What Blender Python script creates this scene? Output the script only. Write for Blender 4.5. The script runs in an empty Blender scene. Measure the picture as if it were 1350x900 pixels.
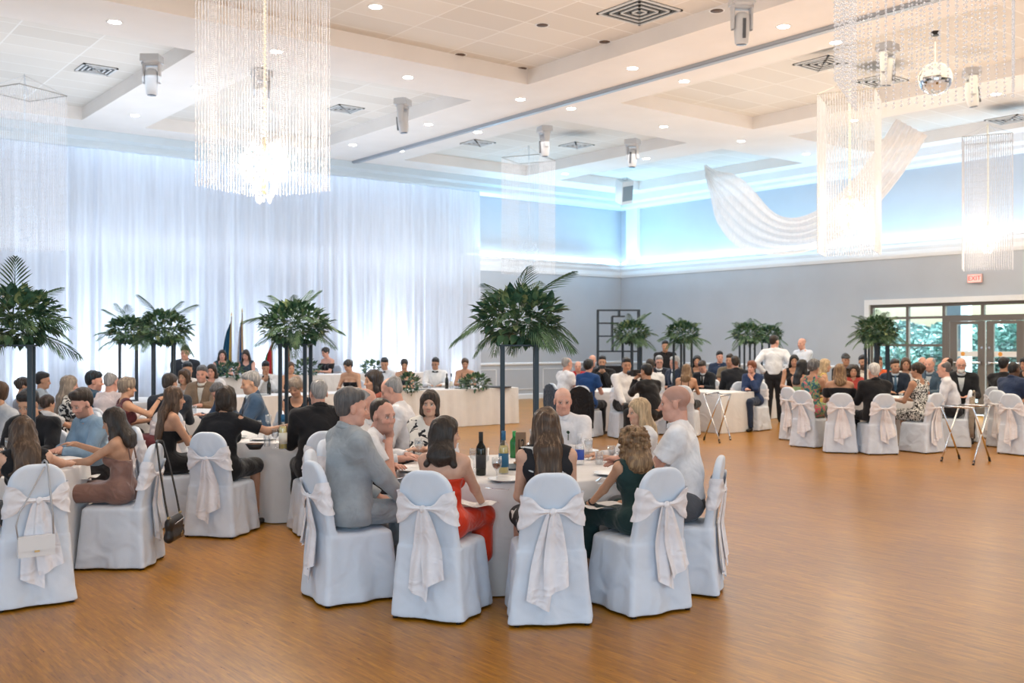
import bpy, math, random
import numpy as np
from mathutils import Matrix, Vector
random.seed(7); np.random.seed(7)
SC = bpy.context.scene
COL = SC.collection
F_PX = 1344.0; CAMH = 1.73
PHI = math.radians(37.92)
FW = (math.sin(PHI), math.cos(PHI)); RT = (math.cos(PHI), -math.sin(PHI))
XR, YL = 23.2, 24.0          # right wall, left wall
ZC, ZT = 6.35, 6.62          # ceiling, ceiling trays

def cg(r, f):
    """metres to the right of / in front of the viewpoint -> room x, y"""
    return (r*RT[0] + f*FW[0], r*RT[1] + f*FW[1])
def lat(px): return (px-675.0)/F_PX
def on_ceiling(px, py, z=ZC):
    d = (z-CAMH)*F_PX/(450.0-py)
    return cg(lat(px)*d, d)
def on_floor(px, py, z=0.0):
    d = (CAMH-z)*F_PX/(py-450.0)
    return cg(lat(px)*d, d)
def head(a): return math.radians(a) - PHI

# ------------------------------------------------------------------ materials
_m = {}
def nodes_of(name):
    m = bpy.data.materials.new(name); m.use_nodes = True
    nt = m.node_tree; b = nt.nodes['Principled BSDF']
    return m, nt, b
def lk(nt, a, b): nt.links.new(a, b)
def coords(nt, scale=(1,1,1), rot=(0,0,0)):
    tc = nt.nodes.new('ShaderNodeTexCoord'); mp = nt.nodes.new('ShaderNodeMapping')
    mp.inputs['Scale'].default_value = scale; mp.inputs['Rotation'].default_value = rot
    lk(nt, tc.outputs['Object'], mp.inputs['Vector']); return mp.outputs['Vector']
def bump(nt, b, height, strength=0.2, dist=0.01):
    bp = nt.nodes.new('ShaderNodeBump'); bp.inputs['Strength'].default_value = strength
    bp.inputs['Distance'].default_value = dist
    lk(nt, height, bp.inputs['Height']); lk(nt, bp.outputs['Normal'], b.inputs['Normal'])
def noise(nt, vec, scale, detail=3, rough=0.5):
    n = nt.nodes.new('ShaderNodeTexNoise'); n.inputs['Scale'].default_value = scale
    n.inputs['Detail'].default_value = detail; n.inputs['Roughness'].default_value = rough
    if vec is not None: lk(nt, vec, n.inputs['Vector'])
    return n
def ramp(nt, fac, stops, interp='LINEAR'):
    r = nt.nodes.new('ShaderNodeValToRGB'); r.color_ramp.interpolation = interp
    e = r.color_ramp.elements
    while len(e) < len(stops): e.new(0.5)
    for k, (p, c) in enumerate(stops):
        e[k].position = p; e[k].color = (*c, 1)
    lk(nt, fac, r.inputs['Fac']); return r.outputs['Color']
def plain(name, c, rough=0.5, metal=0.0, emit=None, estr=0.0, spec=0.5, nb=0.0, nscale=40):
    key = ('p', name, c, rough, metal, emit, estr, spec, nb, nscale)
    if key in _m: return _m[key]
    m, nt, b = nodes_of(name)
    b.inputs['Base Color'].default_value = (*c, 1); b.inputs['Roughness'].default_value = rough
    b.inputs['Metallic'].default_value = metal; b.inputs['Specular IOR Level'].default_value = spec
    n = noise(nt, coords(nt), nscale, 2)
    mx = nt.nodes.new('ShaderNodeMapRange'); mx.inputs['To Min'].default_value = max(0.02, rough-0.06); mx.inputs['To Max'].default_value = min(1, rough+0.06)
    lk(nt, n.outputs['Fac'], mx.inputs['Value']); lk(nt, mx.outputs['Result'], b.inputs['Roughness'])
    if nb: bump(nt, b, n.outputs['Fac'], nb)
    if emit:
        b.inputs['Emission Color'].default_value = (*emit, 1); b.inputs['Emission Strength'].default_value = estr
    _m[key] = m; return m
def fabric(c, rough=0.85, var=0.12, sheen=0.15, scale=9, wr=0.35, dis=1.2):
    key = ('f', c, rough, var, sheen, scale, wr, dis)
    if key in _m: return _m[key]
    m, nt, b = nodes_of('fabric'); v = coords(nt)
    n = noise(nt, v, scale, 4, 0.6)
    d = tuple(max(0, x*(1-var)) for x in c); l = tuple(min(1, x*(1+var)) for x in c)
    lk(nt, ramp(nt, n.outputs['Fac'], [(0.3, d), (0.7, l)]), b.inputs['Base Color'])
    b.inputs['Roughness'].default_value = rough; b.inputs['Specular IOR Level'].default_value = 0.25
    b.inputs['Sheen Weight'].default_value = sheen
    n2 = noise(nt, v, scale*0.62, 2, 0.45); n2.inputs['Distortion'].default_value = dis
    rg = ramp(nt, n2.outputs['Fac'], [(0.30, (0, 0, 0)), (0.5, (1, 1, 1)), (0.70, (0, 0, 0))], 'EASE')
    n3 = noise(nt, v, scale*26, 2)
    ad = nt.nodes.new('ShaderNodeMixRGB'); ad.inputs['Fac'].default_value = 0.06; lk(nt, rg, ad.inputs['Color1']); lk(nt, n3.outputs['Fac'], ad.inputs['Color2'])
    bump(nt, b, ad.outputs['Color'], wr, 0.022)
    _m[key] = m; return m
def pattern(c1, c2, scale=14, thr=0.52, c3=None, distort=1.5):
    key = ('pt', c1, c2, scale, thr, c3)
    if key in _m: return _m[key]
    m, nt, b = nodes_of('printed_fabric'); v = coords(nt)
    n = noise(nt, v, scale, 2, 0.5); n.inputs['Distortion'].default_value = distort
    st = [(0.0, c1), (thr, c2)] if c3 is None else [(0.0, c1), (thr-0.1, c3), (thr, c2)]
    lk(nt, ramp(nt, n.outputs['Fac'], st, 'CONSTANT'), b.inputs['Base Color'])
    b.inputs['Roughness'].default_value = 0.85
    _m[key] = m; return m
def hair_mat(c, c2=None):
    key = ('h', c, c2)
    if key in _m: return _m[key]
    m, nt, b = nodes_of('hair'); v = coords(nt, (55, 55, 5))
    n = noise(nt, v, 1.0, 4, 0.6); n.inputs['Distortion'].default_value = 0.6
    hi = c2 or tuple(min(1, x*1.45+0.008) for x in c); lo = tuple(x*0.62 for x in c)
    lk(nt, ramp(nt, n.outputs['Fac'], [(0.32, lo), (0.5, c), (0.68, hi)]), b.inputs['Base Color'])
    b.inputs['Roughness'].default_value = 0.42; b.inputs['Specular IOR Level'].default_value = 0.4
    bump(nt, b, n.outputs['Fac'], 0.7, 0.012)
    _m[key] = m; return m
def skin_mat():
    if 'skin' in _m: return _m['skin']
    m, nt, b = nodes_of('skin')
    a = nt.nodes.new('ShaderNodeAttribute'); a.attribute_name = 'Col'
    n = noise(nt, coords(nt), 30, 3)
    mx = nt.nodes.new('ShaderNodeMixRGB'); mx.blend_type = 'MULTIPLY'; mx.inputs['Fac'].default_value = 1
    lk(nt, a.outputs['Color'], mx.inputs['Color1'])
    lk(nt, ramp(nt, n.outputs['Fac'], [(0.3, (0.92, 0.88, 0.86)), (0.7, (1, 1, 1))]), mx.inputs['Color2'])
    lk(nt, mx.outputs['Color'], b.inputs['Base Color'])
    b.inputs['Roughness'].default_value = 0.5; b.inputs['Specular IOR Level'].default_value = 0.35
    _m['skin'] = m; return m
def emis(name, c, s):
    key = ('e', name, c, s)
    if key in _m: return _m[key]
    m, nt, b = nodes_of(name)
    b.inputs['Base Color'].default_value = (*c, 1)
    b.inputs['Emission Color'].default_value = (*c, 1); b.inputs['Emission Strength'].default_value = s
    _m[key] = m; return m
def glass_mat(name, tint=(0.95, 0.97, 1.0), clear=0.8, rough=0.03):
    key = ('g', name, tint, clear)
    if key in _m: return _m[key]
    m = bpy.data.materials.new(name); m.use_nodes = True; nt = m.node_tree
    for n in list(nt.nodes): nt.nodes.remove(n)
    o = nt.nodes.new('ShaderNodeOutputMaterial'); mix = nt.nodes.new('ShaderNodeMixShader')
    t = nt.nodes.new('ShaderNodeBsdfTransparent'); t.inputs['Color'].default_value = (*tint, 1)
    g = nt.nodes.new('ShaderNodeBsdfGlossy'); g.inputs['Roughness'].default_value = rough
    f = nt.nodes.new('ShaderNodeLayerWeight'); f.inputs['Blend'].default_value = 0.3
    mr = nt.nodes.new('ShaderNodeMapRange'); mr.inputs['To Min'].default_value = (1-clear)*0.6; mr.inputs['To Max'].default_value = 0.55
    lk(nt, f.outputs['Facing'], mr.inputs['Value']); lk(nt, mr.outputs['Result'], mix.inputs['Fac'])
    lk(nt, t.outputs[0], mix.inputs[1]); lk(nt, g.outputs[0], mix.inputs[2]); lk(nt, mix.outputs[0], o.inputs['Surface'])
    _m[key] = m; return m
def sheer_mat(name, c, opac, transl=0.5, stripes=0):
    key = ('s', name, c, opac, transl)
    if key in _m: return _m[key]
    m = bpy.data.materials.new(name); m.use_nodes = True; nt = m.node_tree
    for n in list(nt.nodes): nt.nodes.remove(n)
    o = nt.nodes.new('ShaderNodeOutputMaterial'); mix = nt.nodes.new('ShaderNodeMixShader'); mix2 = nt.nodes.new('ShaderNodeMixShader')
    d = nt.nodes.new('ShaderNodeBsdfDiffuse'); t = nt.nodes.new('ShaderNodeBsdfTranslucent'); tr = nt.nodes.new('ShaderNodeBsdfTransparent')
    n = noise(nt, coords(nt, (6, 6, 0.3)), 3, 3)
    colr = ramp(nt, n.outputs['Fac'], [(0.3, tuple(x*0.9 for x in c)), (0.7, c)])
    lk(nt, colr, d.inputs['Color']); lk(nt, colr, t.inputs['Color'])
    mix.inputs['Fac'].default_value = transl
    lk(nt, d.outputs[0], mix.inputs[1]); lk(nt, t.outputs[0], mix.inputs[2])
    mix2.inputs['Fac'].default_value = opac
    lk(nt, tr.outputs[0], mix2.inputs[1]); lk(nt, mix.outputs[0], mix2.inputs[2])
    lk(nt, mix2.outputs[0], o.inputs['Surface'])
    _m[key] = m; return m

# ------------------------------------------------------------------ mesh helpers
class MB:
    """collects shapes for ONE mesh object"""
    def __init__(s): s.v = []; s.f = []; s.mi = []; s.smooth = False
    def add(s, vs, fs, mi=0):
        o = len(s.v); s.v += [tuple(p) for p in vs]; s.f += [tuple(i+o for i in f) for f in fs]; s.mi += [mi]*len(fs)
    def box(s, c, size, rz=0, mi=0, taper=1.0, rx=0):
        x, y, z = (q/2 for q in size); R = Matrix.Rotation(rz, 3, 'Z') @ Matrix.Rotation(rx, 3, 'X')
        vs = []
        for dz in (-1, 1):
            t = taper if dz > 0 else 1
            for dx, dy in ((-1,-1),(1,-1),(1,1),(-1,1)):
                p = R @ Vector((dx*x*t, dy*y*t, dz*z)); vs.append((p.x+c[0], p.y+c[1], p.z+c[2]))
        s.add(vs, [(3,2,1,0),(4,5,6,7),(0,1,5,4),(1,2,6,5),(2,3,7,6),(3,0,4,7)], mi); return s
    def tube(s, pts, r, n=8, caps=True, mi=0):
        pts = [Vector(p) for p in pts]; rs = r if isinstance(r, (list, tuple)) else [r]*len(pts)
        vs = []; fs = []; up = None
        for i, p in enumerate(pts):
            d = (pts[min(i+1, len(pts)-1)] - pts[max(i-1, 0)])
            d = d.normalized() if d.length > 1e-9 else Vector((0,0,1))
            if up is None: up = d.orthogonal().normalized()
            else:
                up = (up - d*up.dot(d)); up = up.normalized() if up.length > 1e-6 else d.orthogonal().normalized()
            sd = d.cross(up)
            for k in range(n):
                a = 2*math.pi*k/n; q = p + (up*math.cos(a) + sd*math.sin(a))*rs[i]; vs.append(q)
        for i in range(len(pts)-1):
            for k in range(n): fs.append((i*n+k, i*n+(k+1)%n, (i+1)*n+(k+1)%n, (i+1)*n+k))
        if caps: fs += [tuple(range(n-1, -1, -1)), tuple((len(pts)-1)*n+k for k in range(n))]
        s.add(vs, fs, mi); return s
    def lathe(s, prof, n=20, c=(0,0,0), mi=0):
        vs = []; fs = []
        for r, z in prof:
            for k in range(n):
                a = 2*math.pi*k/n; vs.append((c[0]+r*math.cos(a), c[1]+r*math.sin(a), c[2]+z))
        for i in range(len(prof)-1):
            for k in range(n): fs.append((i*n+k, i*n+(k+1)%n, (i+1)*n+(k+1)%n, (i+1)*n+k))
        if prof[0][0] > 1e-6: fs.append(tuple(range(n-1, -1, -1)))
        if prof[-1][0] > 1e-6: fs.append(tuple((len(prof)-1)*n+k for k in range(n)))
        s.add(vs, fs, mi); return s
    def grid(s, fn, nu, nv, mi=0, closed=False):
        vs = [fn(i/(nu-1 if not closed else nu), j/(nv-1)) for i in range(nu) for j in range(nv)]
        fs = []
        for i in range(nu if closed else nu-1):
            for j in range(nv-1):
                i2 = (i+1) % nu; fs.append((i*nv+j, i2*nv+j, i2*nv+j+1, i*nv+j+1))
        s.add(vs, fs, mi); return s
    def mesh(s, name, mats, smooth=None):
        me = bpy.data.meshes.new(name); me.from_pydata(s.v, [], s.f)
        for m in (mats if isinstance(mats, (list, tuple)) else [mats]): me.materials.append(m)
        if s.mi and max(s.mi) > 0: me.polygons.foreach_set('material_index', s.mi)
        if smooth if smooth is not None else s.smooth: me.polygons.foreach_set('use_smooth', [True]*len(me.polygons))
        me.update(); return me
    def build(s, name, mats, parent=None, smooth=None):
        return obj(name, s.mesh(name, mats, smooth), parent)
def obj(name, data, parent=None):
    o = bpy.data.objects.new(name, data); COL.objects.link(o)
    if parent is not None: o.parent = parent
    return o
def tag(o, label, cat, group=None, kind=None):
    o['label'] = label; o['category'] = cat
    if group: o['group'] = group
    if kind: o['kind'] = kind
    return o
def thing(name, label, cat, loc=(0,0,0), rz=0.0, group=None):
    o = obj(name, None); o.location = loc; o.rotation_euler = (0, 0, rz)
    o.empty_display_size = 0.1
    return tag(o, label, cat, group)
def struct(o):
    o['kind'] = 'structure'; return o
def dup(root, loc, rz, label, group=None):
    def cp(o, par):
        c = o.copy(); COL.objects.link(c); c.parent = par
        for ch in list(o.children): cp(ch, c)
        return c
    r = cp(root, None); r.location = loc; r.rotation_euler = (0, 0, rz); r['label'] = label
    if group: r['group'] = group
    return r

# ------------------------------------------------------------------ distance-field modelling
def nv(x): return np.array(x, dtype=np.float64)
def unit(x):
    x = nv(x); l = np.linalg.norm(x); return x/l if l > 1e-9 else nv((0,0,1))
def rotz(a): c, s = math.cos(a), math.sin(a); return np.array([[c,-s,0],[s,c,0],[0,0,1.0]])
def rotx(a): c, s = math.cos(a), math.sin(a); return np.array([[1.0,0,0],[0,c,-s],[0,s,c]])
def roty(a): c, s = math.cos(a), math.sin(a); return np.array([[c,0,s],[0,1.0,0],[-s,0,c]])

def cone(a, b, ra, rb=None, k=0.02, n=None, e=1.0):
    """rounded cone from a to b; flattened by e along the direction n"""
    return dict(t='c', a=nv(a), b=nv(b), ra=ra, rb=ra if rb is None else rb, k=k, n=None if n is None else unit(n), e=e)
def ell(c, r, R=None, k=0.02):
    return dict(t='e', c=nv(c), r=nv(r), R=np.eye(3) if R is None else R, k=k)
def infl(p, e):
    q = dict(p)
    if q['t'] == 'c': q['ra'] = p['ra']+e; q['rb'] = p['rb']+e
    else: q['r'] = p['r']+e
    return q
def bounds(p):
    if p['t'] == 'c':
        m = max(p['ra'], p['rb'])*max(1.0, p['e'])
        return np.minimum(p['a'], p['b'])-m, np.maximum(p['a'], p['b'])+m
    ext = np.sqrt(((p['R']*p['r'][None, :])**2).sum(1)); return p['c']-ext, p['c']+ext
def dist(p, X, Y, Z):
    if p['t'] == 'c':
        a, b = p['a'], p['b']; ab = b-a; L2 = max(float(ab@ab), 1e-9)
        x, y, z = X-a[0], Y-a[1], Z-a[2]
        t = np.clip((x*ab[0]+y*ab[1]+z*ab[2])/L2, 0, 1)
        x = x-t*ab[0]; y = y-t*ab[1]; z = z-t*ab[2]
        if p['n'] is not None and p['e'] != 1.0:
            n = p['n']; q = (x*n[0]+y*n[1]+z*n[2])*(1.0/p['e']-1.0)
            x = x+q*n[0]; y = y+q*n[1]; z = z+q*n[2]
        return np.sqrt(x*x+y*y+z*z) - (p['ra']+(p['rb']-p['ra'])*t)
    R, c, r = p['R'], p['c'], p['r']
    x, y, z = X-c[0], Y-c[1], Z-c[2]
    u = (R[0,0]*x+R[1,0]*y+R[2,0]*z)/r[0]; v = (R[0,1]*x+R[1,1]*y+R[2,1]*z)/r[1]; w = (R[0,2]*x+R[1,2]*y+R[2,2]*z)/r[2]
    return (np.sqrt(u*u+v*v+w*w)-1.0)*float(min(r)**0.6*max(r)**0.4)

class Field:
    def __init__(s, h, lo, hi):
        s.h = h; pad = 4*h
        s.lo = nv(lo)-pad; n = np.ceil((nv(hi)+pad-s.lo)/h).astype(int)+1
        s.n = n; s.ax = [(s.lo[i]+h*np.arange(n[i])).astype(np.float32) for i in range(3)]
        s.D = np.full(tuple(n), 0.5, dtype=np.float32)
    def slab(s, lo, hi, m):
        i0 = np.clip(np.floor((nv(lo)-m-s.lo)/s.h).astype(int), 0, s.n); i1 = np.clip(np.ceil((nv(hi)+m-s.lo)/s.h).astype(int)+1, 0, s.n)
        if (i1 <= i0).any(): return None
        sl = tuple(slice(i0[k], i1[k]) for k in range(3))
        return sl, s.ax[0][sl[0]][:, None, None], s.ax[1][sl[1]][None, :, None], s.ax[2][sl[2]][None, None, :]
    def add(s, p):
        k = p['k']; lo, hi = bounds(p); q = s.slab(lo, hi, k+3*s.h)
        if q is None: return
        sl, X, Y, Z = q; d = dist(p, X, Y, Z).astype(np.float32); A = s.D[sl]
        if k < 1e-4: s.D[sl] = np.minimum(A, d)
        else:
            hh = np.clip(0.5+0.5*(A-d)/k, 0, 1); s.D[sl] = A*(1-hh)+d*hh - k*hh*(1-hh)
    def sub(s, p, k=0.004):
        lo, hi = bounds(p); q = s.slab(lo, hi, k+3*s.h)
        if q is None: return
        sl, X, Y, Z = q; d = -dist(p, X, Y, Z).astype(np.float32); A = s.D[sl]
        hh = np.clip(0.5-0.5*(A-d)/k, 0, 1); s.D[sl] = A*(1-hh)+d*hh + k*hh*(1-hh)
    def cut(s, pt, n, where=None):
        """remove the side the normal points to"""
        n = unit(n); X, Y, Z = s.ax[0][:, None, None], s.ax[1][None, :, None], s.ax[2][None, None, :]
        d = (X-pt[0])*n[0]+(Y-pt[1])*n[1]+(Z-pt[2])*n[2]
        s.D = np.maximum(s.D, d.astype(np.float32))
    def wrinkle(s, amp, f=18.0, ph=0.0, zs=0.6):
        X, Y, Z = s.ax[0][:, None, None], s.ax[1][None, :, None], s.ax[2][None, None, :]
        if amp > 0.003 and f < 30:
            a = np.sin(f*0.8*Z+ph+2.3*np.sin(f*0.35*X+ph)+1.2*np.sin(f*0.4*Y)); b2 = np.sin(f*0.62*(X+0.7*Z)+1.7*ph+1.8*np.sin(f*0.45*Y-ph))
            s.D = s.D + (amp*0.9*(1.2-np.abs(a)*1.9)*np.clip(0.5+0.8*b2, 0, 1)).astype(np.float32)
        s.D = s.D + (amp*(np.sin(f*X+ph+2.1*np.sin(f*zs*0.7*Z+ph))*np.sin(f*zs*Z+1.3*ph+1.7*np.sin(f*0.6*Y)) + 0.6*np.sin(f*1.9*Y+ph+f*1.3*Z*zs))).astype(np.float32)
    def nets(s):
        D = s.D; neg = D < 0; nx, ny, nz = D.shape
        c = np.zeros((nx-1, ny-1, nz-1), dtype=np.int8)
        for i in (0, 1):
            for j in (0, 1):
                for k in (0, 1): c += neg[i:nx-1+i, j:ny-1+j, k:nz-1+k]
        I = np.argwhere((c > 0) & (c < 8))
        idx = np.full(c.shape, -1, dtype=np.int32); idx[I[:,0], I[:,1], I[:,2]] = np.arange(len(I))
        val = {}
        for i in (0, 1):
            for j in (0, 1):
                for k in (0, 1): val[(i,j,k)] = D[I[:,0]+i, I[:,1]+j, I[:,2]+k]
        acc = np.zeros((len(I), 3)); cnt = np.zeros(len(I))
        cs = list(val)
        for p in cs:
            for ax in range(3):
                if p[ax] == 1: continue
                q = list(p); q[ax] = 1; q = tuple(q)
                A, B = val[p], val[q]; m = (A < 0) != (B < 0)
                t = np.where(m, A/np.where(m, A-B, 1), 0)
                for d in range(3):
                    pos = p[d] + (t if d == ax else 0)
                    acc[:, d] += np.where(m, pos, 0)
                cnt += m
        V = s.lo[None, :] + (I + acc/np.maximum(cnt, 1)[:, None])*s.h
        Q = []
        for ax in range(3):
            o = [a for a in range(3) if a != ax]
            A = neg[:-1] if ax == 0 else (neg[:, :-1] if ax == 1 else neg[:, :, :-1])
            B = neg[1:] if ax == 0 else (neg[:, 1:] if ax == 1 else neg[:, :, 1:])
            E = np.argwhere(A != B)
            fl = A[E[:,0], E[:,1], E[:,2]]
            ok = (E[:, o[0]] > 0) & (E[:, o[1]] > 0) & (E[:, o[0]] < D.shape[o[0]]-1) & (E[:, o[1]] < D.shape[o[1]]-1)
            E = E[ok]; fl = fl[ok]
            def at(d0, d1):
                G = E.copy(); G[:, o[0]] -= d0; G[:, o[1]] -= d1
                return idx[G[:,0], G[:,1], G[:,2]]
            q = np.stack([at(1,1), at(0,1), at(0,0), at(1,0)], 1)
            if ax == 1: fl = ~fl
            q = np.where(fl[:, None], q, q[:, ::-1]); Q.append(q[(q >= 0).all(1)])
        return V, np.concatenate(Q)
def np_mesh(name, V, Q, m):
    me = bpy.data.meshes.new(name)
    me.vertices.add(len(V)); me.vertices.foreach_set('co', V.astype(np.float32).ravel())
    me.loops.add(Q.size); me.loops.foreach_set('vertex_index', Q.astype(np.int32).ravel())
    me.polygons.add(len(Q)); me.polygons.foreach_set('loop_start', np.arange(0, Q.size, 4, dtype=np.int32))
    me.polygons.foreach_set('use_smooth', np.ones(len(Q), dtype=bool))
    me.materials.append(m); me.update(calc_edges=True); me.validate(); return me
def field_of(prims, h, extra=0.0):
    bs = [bounds(p) for p in prims]
    f = Field(h, np.min([b[0] for b in bs], 0)-extra, np.max([b[1] for b in bs], 0)+extra)
    for p in prims: f.add(p)
    return f
# ------------------------------------------------------------------ people
HC = dict(black=(0.012,0.011,0.013), dark=(0.028,0.018,0.013), brown=(0.075,0.04,0.022), light=(0.2,0.115,0.06), blonde=(0.46,0.33,0.2),
          grey=(0.3,0.29,0.29), white=(0.62,0.6,0.58), red=(0.19,0.06,0.025), steel=(0.11,0.105,0.11), ash=(0.24,0.19,0.15))
SK = dict(fair=(0.66,0.40,0.29), pink=(0.70,0.38,0.29), tan=(0.52,0.29,0.19), olive=(0.46,0.27,0.17), deep=(0.13,0.07,0.045), warm=(0.6,0.34,0.22))
UP = nv((0, 0, 1))
def ik(S, T, la, lb, pole):
    v = T-S; L = np.linalg.norm(v); L2 = min(max(L, abs(la-lb)+0.02), (la+lb)*0.995)
    u = v/max(L, 1e-6); T = S+u*L2
    x = (la*la-lb*lb+L2*L2)/(2*L2); h = math.sqrt(max(la*la-x*x, 0))
    p = nv(pole); p = p-u*(p@u); p = unit(p)
    return S+u*x+p*h, T

def skeleton(q):
    """joint positions of one figure, in metres, facing +y, origin on the floor below the hips"""
    J = {}; fem = q['sex'] == 'f'
    lean, nod = math.radians(q['lean']), math.radians(q['nod'])
    if q['pose'] == 'sit':
        s = (q['z']-0.50)/(0.10+0.5*math.cos(lean)+0.262*math.cos(lean*0.6))
        s = min(max(s, 0.72), 1.14); hz = 0.50+0.10*s
    else:
        s = q['z']/(0.90+0.5*math.cos(lean)+0.262); hz = 0.90*s
    J['s'] = s; H = nv((0, 0, hz)); J['H'] = H
    sd = math.radians(q['side'])
    u = unit((math.sin(sd), math.sin(lean), math.cos(lean))); J['u'] = u
    tw = math.radians(q['twist']); r = unit(rotz(tw) @ nv((1, 0, 0)) - u*((rotz(tw) @ nv((1, 0, 0)))@u)); J['r'] = r
    f = unit(np.cross(u, r)); J['f'] = f
    N = H+u*0.50*s; J['N'] = N
    sw = (0.158 if fem else 0.187)*s*q['wide']; sw = max(sw, 0.12)
    J['SR'] = H+u*0.442*s+r*sw; J['SL'] = H+u*0.442*s-r*sw; J['sw'] = sw
    hs = (0.95 if fem else 1.0)*min(1.04, 0.35+0.65*s); J['hs'] = hs
    hd = unit(u*0.6+UP*0.6+nv((0, 0.1, 0)))
    J['C'] = N+hd*0.152*s+f*0.012
    yaw = math.radians(q['yaw']); J['R'] = rotz(yaw+tw*0.5) @ roty(math.radians(q['tilt'])) @ rotx(-nod)
    if q['nod'] > 15: J['C'] = J['C']+(J['R'] @ nv((0, 1, 0)))*nv((1, 1, 0))*0.035
    for sgn, nm in ((1, 'R'), (-1, 'L')):
        t = q['arm'+nm]; S = J['S'+nm]; pole = [sgn*0.55, -0.35, -1.0]
        if isinstance(t, str):
            if t == 'chin': T = J['C']+J['R'] @ nv((sgn*0.045, 0.12, -0.19)); pole = [sgn*0.4, 0.3, -1]
            elif t == 'hip': T = nv((sgn*0.19, -0.03, hz+0.06)); pole = [sgn*1, -0.6, 0.1]
            else:
                T = nv({'table': (sgn*0.12, 0.40, 0.80), 'lap': (sgn*0.07, 0.27, 0.63), 'fork': (sgn*0.10, 0.36, 0.92), 'side': (sgn*0.24, 0.06, 0.60),
                        'fold': (-sgn*0.04, 0.36, 0.81), 'knee': (sgn*0.15, 0.38, 0.60), 'hang': (sgn*0.23*s, 0.04, hz-0.10), 'glass': (sgn*0.12, 0.40, 1.02)}[t])
        else: T = nv(t)
        E, W = ik(S, T, 0.285*s, 0.255*s, pole)
        J['E'+nm], J['W'+nm] = E, W
        hp = H+nv((sgn*0.085*s, 0, -0.02))
        J['hip'+nm] = hp
        if q['pose'] == 'sit':
            sp = q['spread']
            ky = max(0.43*s, 0.385); J['K'+nm] = nv((sgn*sp, ky, 0.565)); J['A'+nm] = nv((sgn*(sp+0.01), ky-0.02+q['shin'], 0.085))
        else:
            J['K'+nm] = nv((sgn*0.095*s, 0.03+0.02*sgn, 0.49*s)); J['A'+nm] = nv((sgn*0.11*s, -0.02+0.03*sgn, 0.085))
    return J

def torso(J, q, e=0.0):
    s, H, u, r, f = J['s'], J['H'], J['u'], J['r'], J['f']; fem = q['sex'] == 'f'; b = q['bulk']
    w = J['sw']; P = []
    hw = (0.098 if fem else 0.088)*s*max(1, b*0.95)
    P.append(cone(H-r*hw+u*0.0, H+r*hw, 0.098*s*b+e, k=0.03, n=u, e=1.0))
    P.append(cone(H+u*0.03*s, H+u*0.19*s, (0.142 if fem else 0.15)*s*b+e, (0.115 if fem else 0.145)*s*b+e, k=0.04, n=f, e=0.70 if b < 1.1 else 0.84))
    P.append(cone(H+u*0.19*s, H+u*0.345*s, (0.115 if fem else 0.145)*s*b+e, (0.128 if fem else 0.156)*s+e, k=0.04, n=f, e=0.70))
    P.append(cone(H+u*0.385*s-r*(w-0.052*s), H+u*0.385*s+r*(w-0.052*s), 0.073*s+e, k=0.04))
    for sg, nm in ((1, 'R'), (-1, 'L')):
        P.append(cone(J['N']-u*0.005, J['S'+nm]+u*0.008, 0.054*s+e, 0.052*s+e, k=0.025))
        if fem: P.append(ell(H+u*0.30*s+r*sg*0.068*s+f*0.085*s, (0.062*s+e, 0.055*s+e, 0.062*s+e), k=0.03))
        else: P.append(ell(H+u*0.325*s+r*sg*0.07*s+f*0.06*s, (0.075*s+e, 0.045*s+e, 0.06*s+e), k=0.03))
        if q['pose'] == 'sit': P.append(ell(H+r*sg*0.085*s+nv((0, -0.03, -0.03)), (0.092*s+e, 0.10*s+e, 0.07*s+e), k=0.03))
    return P
def drape(J, q, e, kind):
    """looser torso for shirts and jackets"""
    s, H, u, r, f = J['s'], J['H'], J['u'], J['r'], J['f']; b = q['bulk']; w = J['sw']; P = []; pad = 0.008 if kind == 'jacket' else 0.0
    lowr = {'jacket': 0.172, 'shirt': 0.158}[kind]*s*max(b, 0.98)
    P.append(cone(H+u*0.34*s, H+u*0.17*s, 0.152*s+e, 0.155*s*max(1, b*0.97)+e, k=0.05, n=f, e=0.78))
    P.append(cone(H+u*0.18*s, H+u*(-0.04 if kind == 'jacket' else 0.03)*s, 0.155*s*max(1, b*0.97)+e, lowr+e, k=0.05, n=f, e=0.80))
    P.append(cone(H+u*0.385*s-r*(w-0.045*s+pad), H+u*0.385*s+r*(w-0.045*s+pad), 0.072*s+e, k=0.05))
    for sg, nm in ((1, 'R'), (-1, 'L')):
        P.append(cone(J['N']-u*0.008, J['S'+nm]+u*(0.006+pad)+r*sg*pad, 0.054*s+e, 0.050*s+e, k=0.03))
        P.append(ell(H+u*0.31*s+r*sg*0.07*s+f*0.055*s, (0.08*s+e, 0.05*s+e, 0.09*s+e), k=0.05))
    if b > 1.04: P.append(ell(H+u*0.14*s+f*0.06*s, (0.15*s*b, 0.13*s*b, 0.15*s*b), k=0.06))
    return P
def legs(J, q, e=0.0, full=True, top=1.0):
    s = J['s']; P = []; b = 0.5+0.5*q['bulk']
    for nm in 'RL':
        P.append(cone(J['hip'+nm], J['K'+nm], 0.080*s*b*top+e, 0.058*s*top+e, k=0.03))
        if full: P.append(cone(J['K'+nm], J['A'+nm], 0.054*s+e, 0.036*s+e, k=0.025))
    return P
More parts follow.
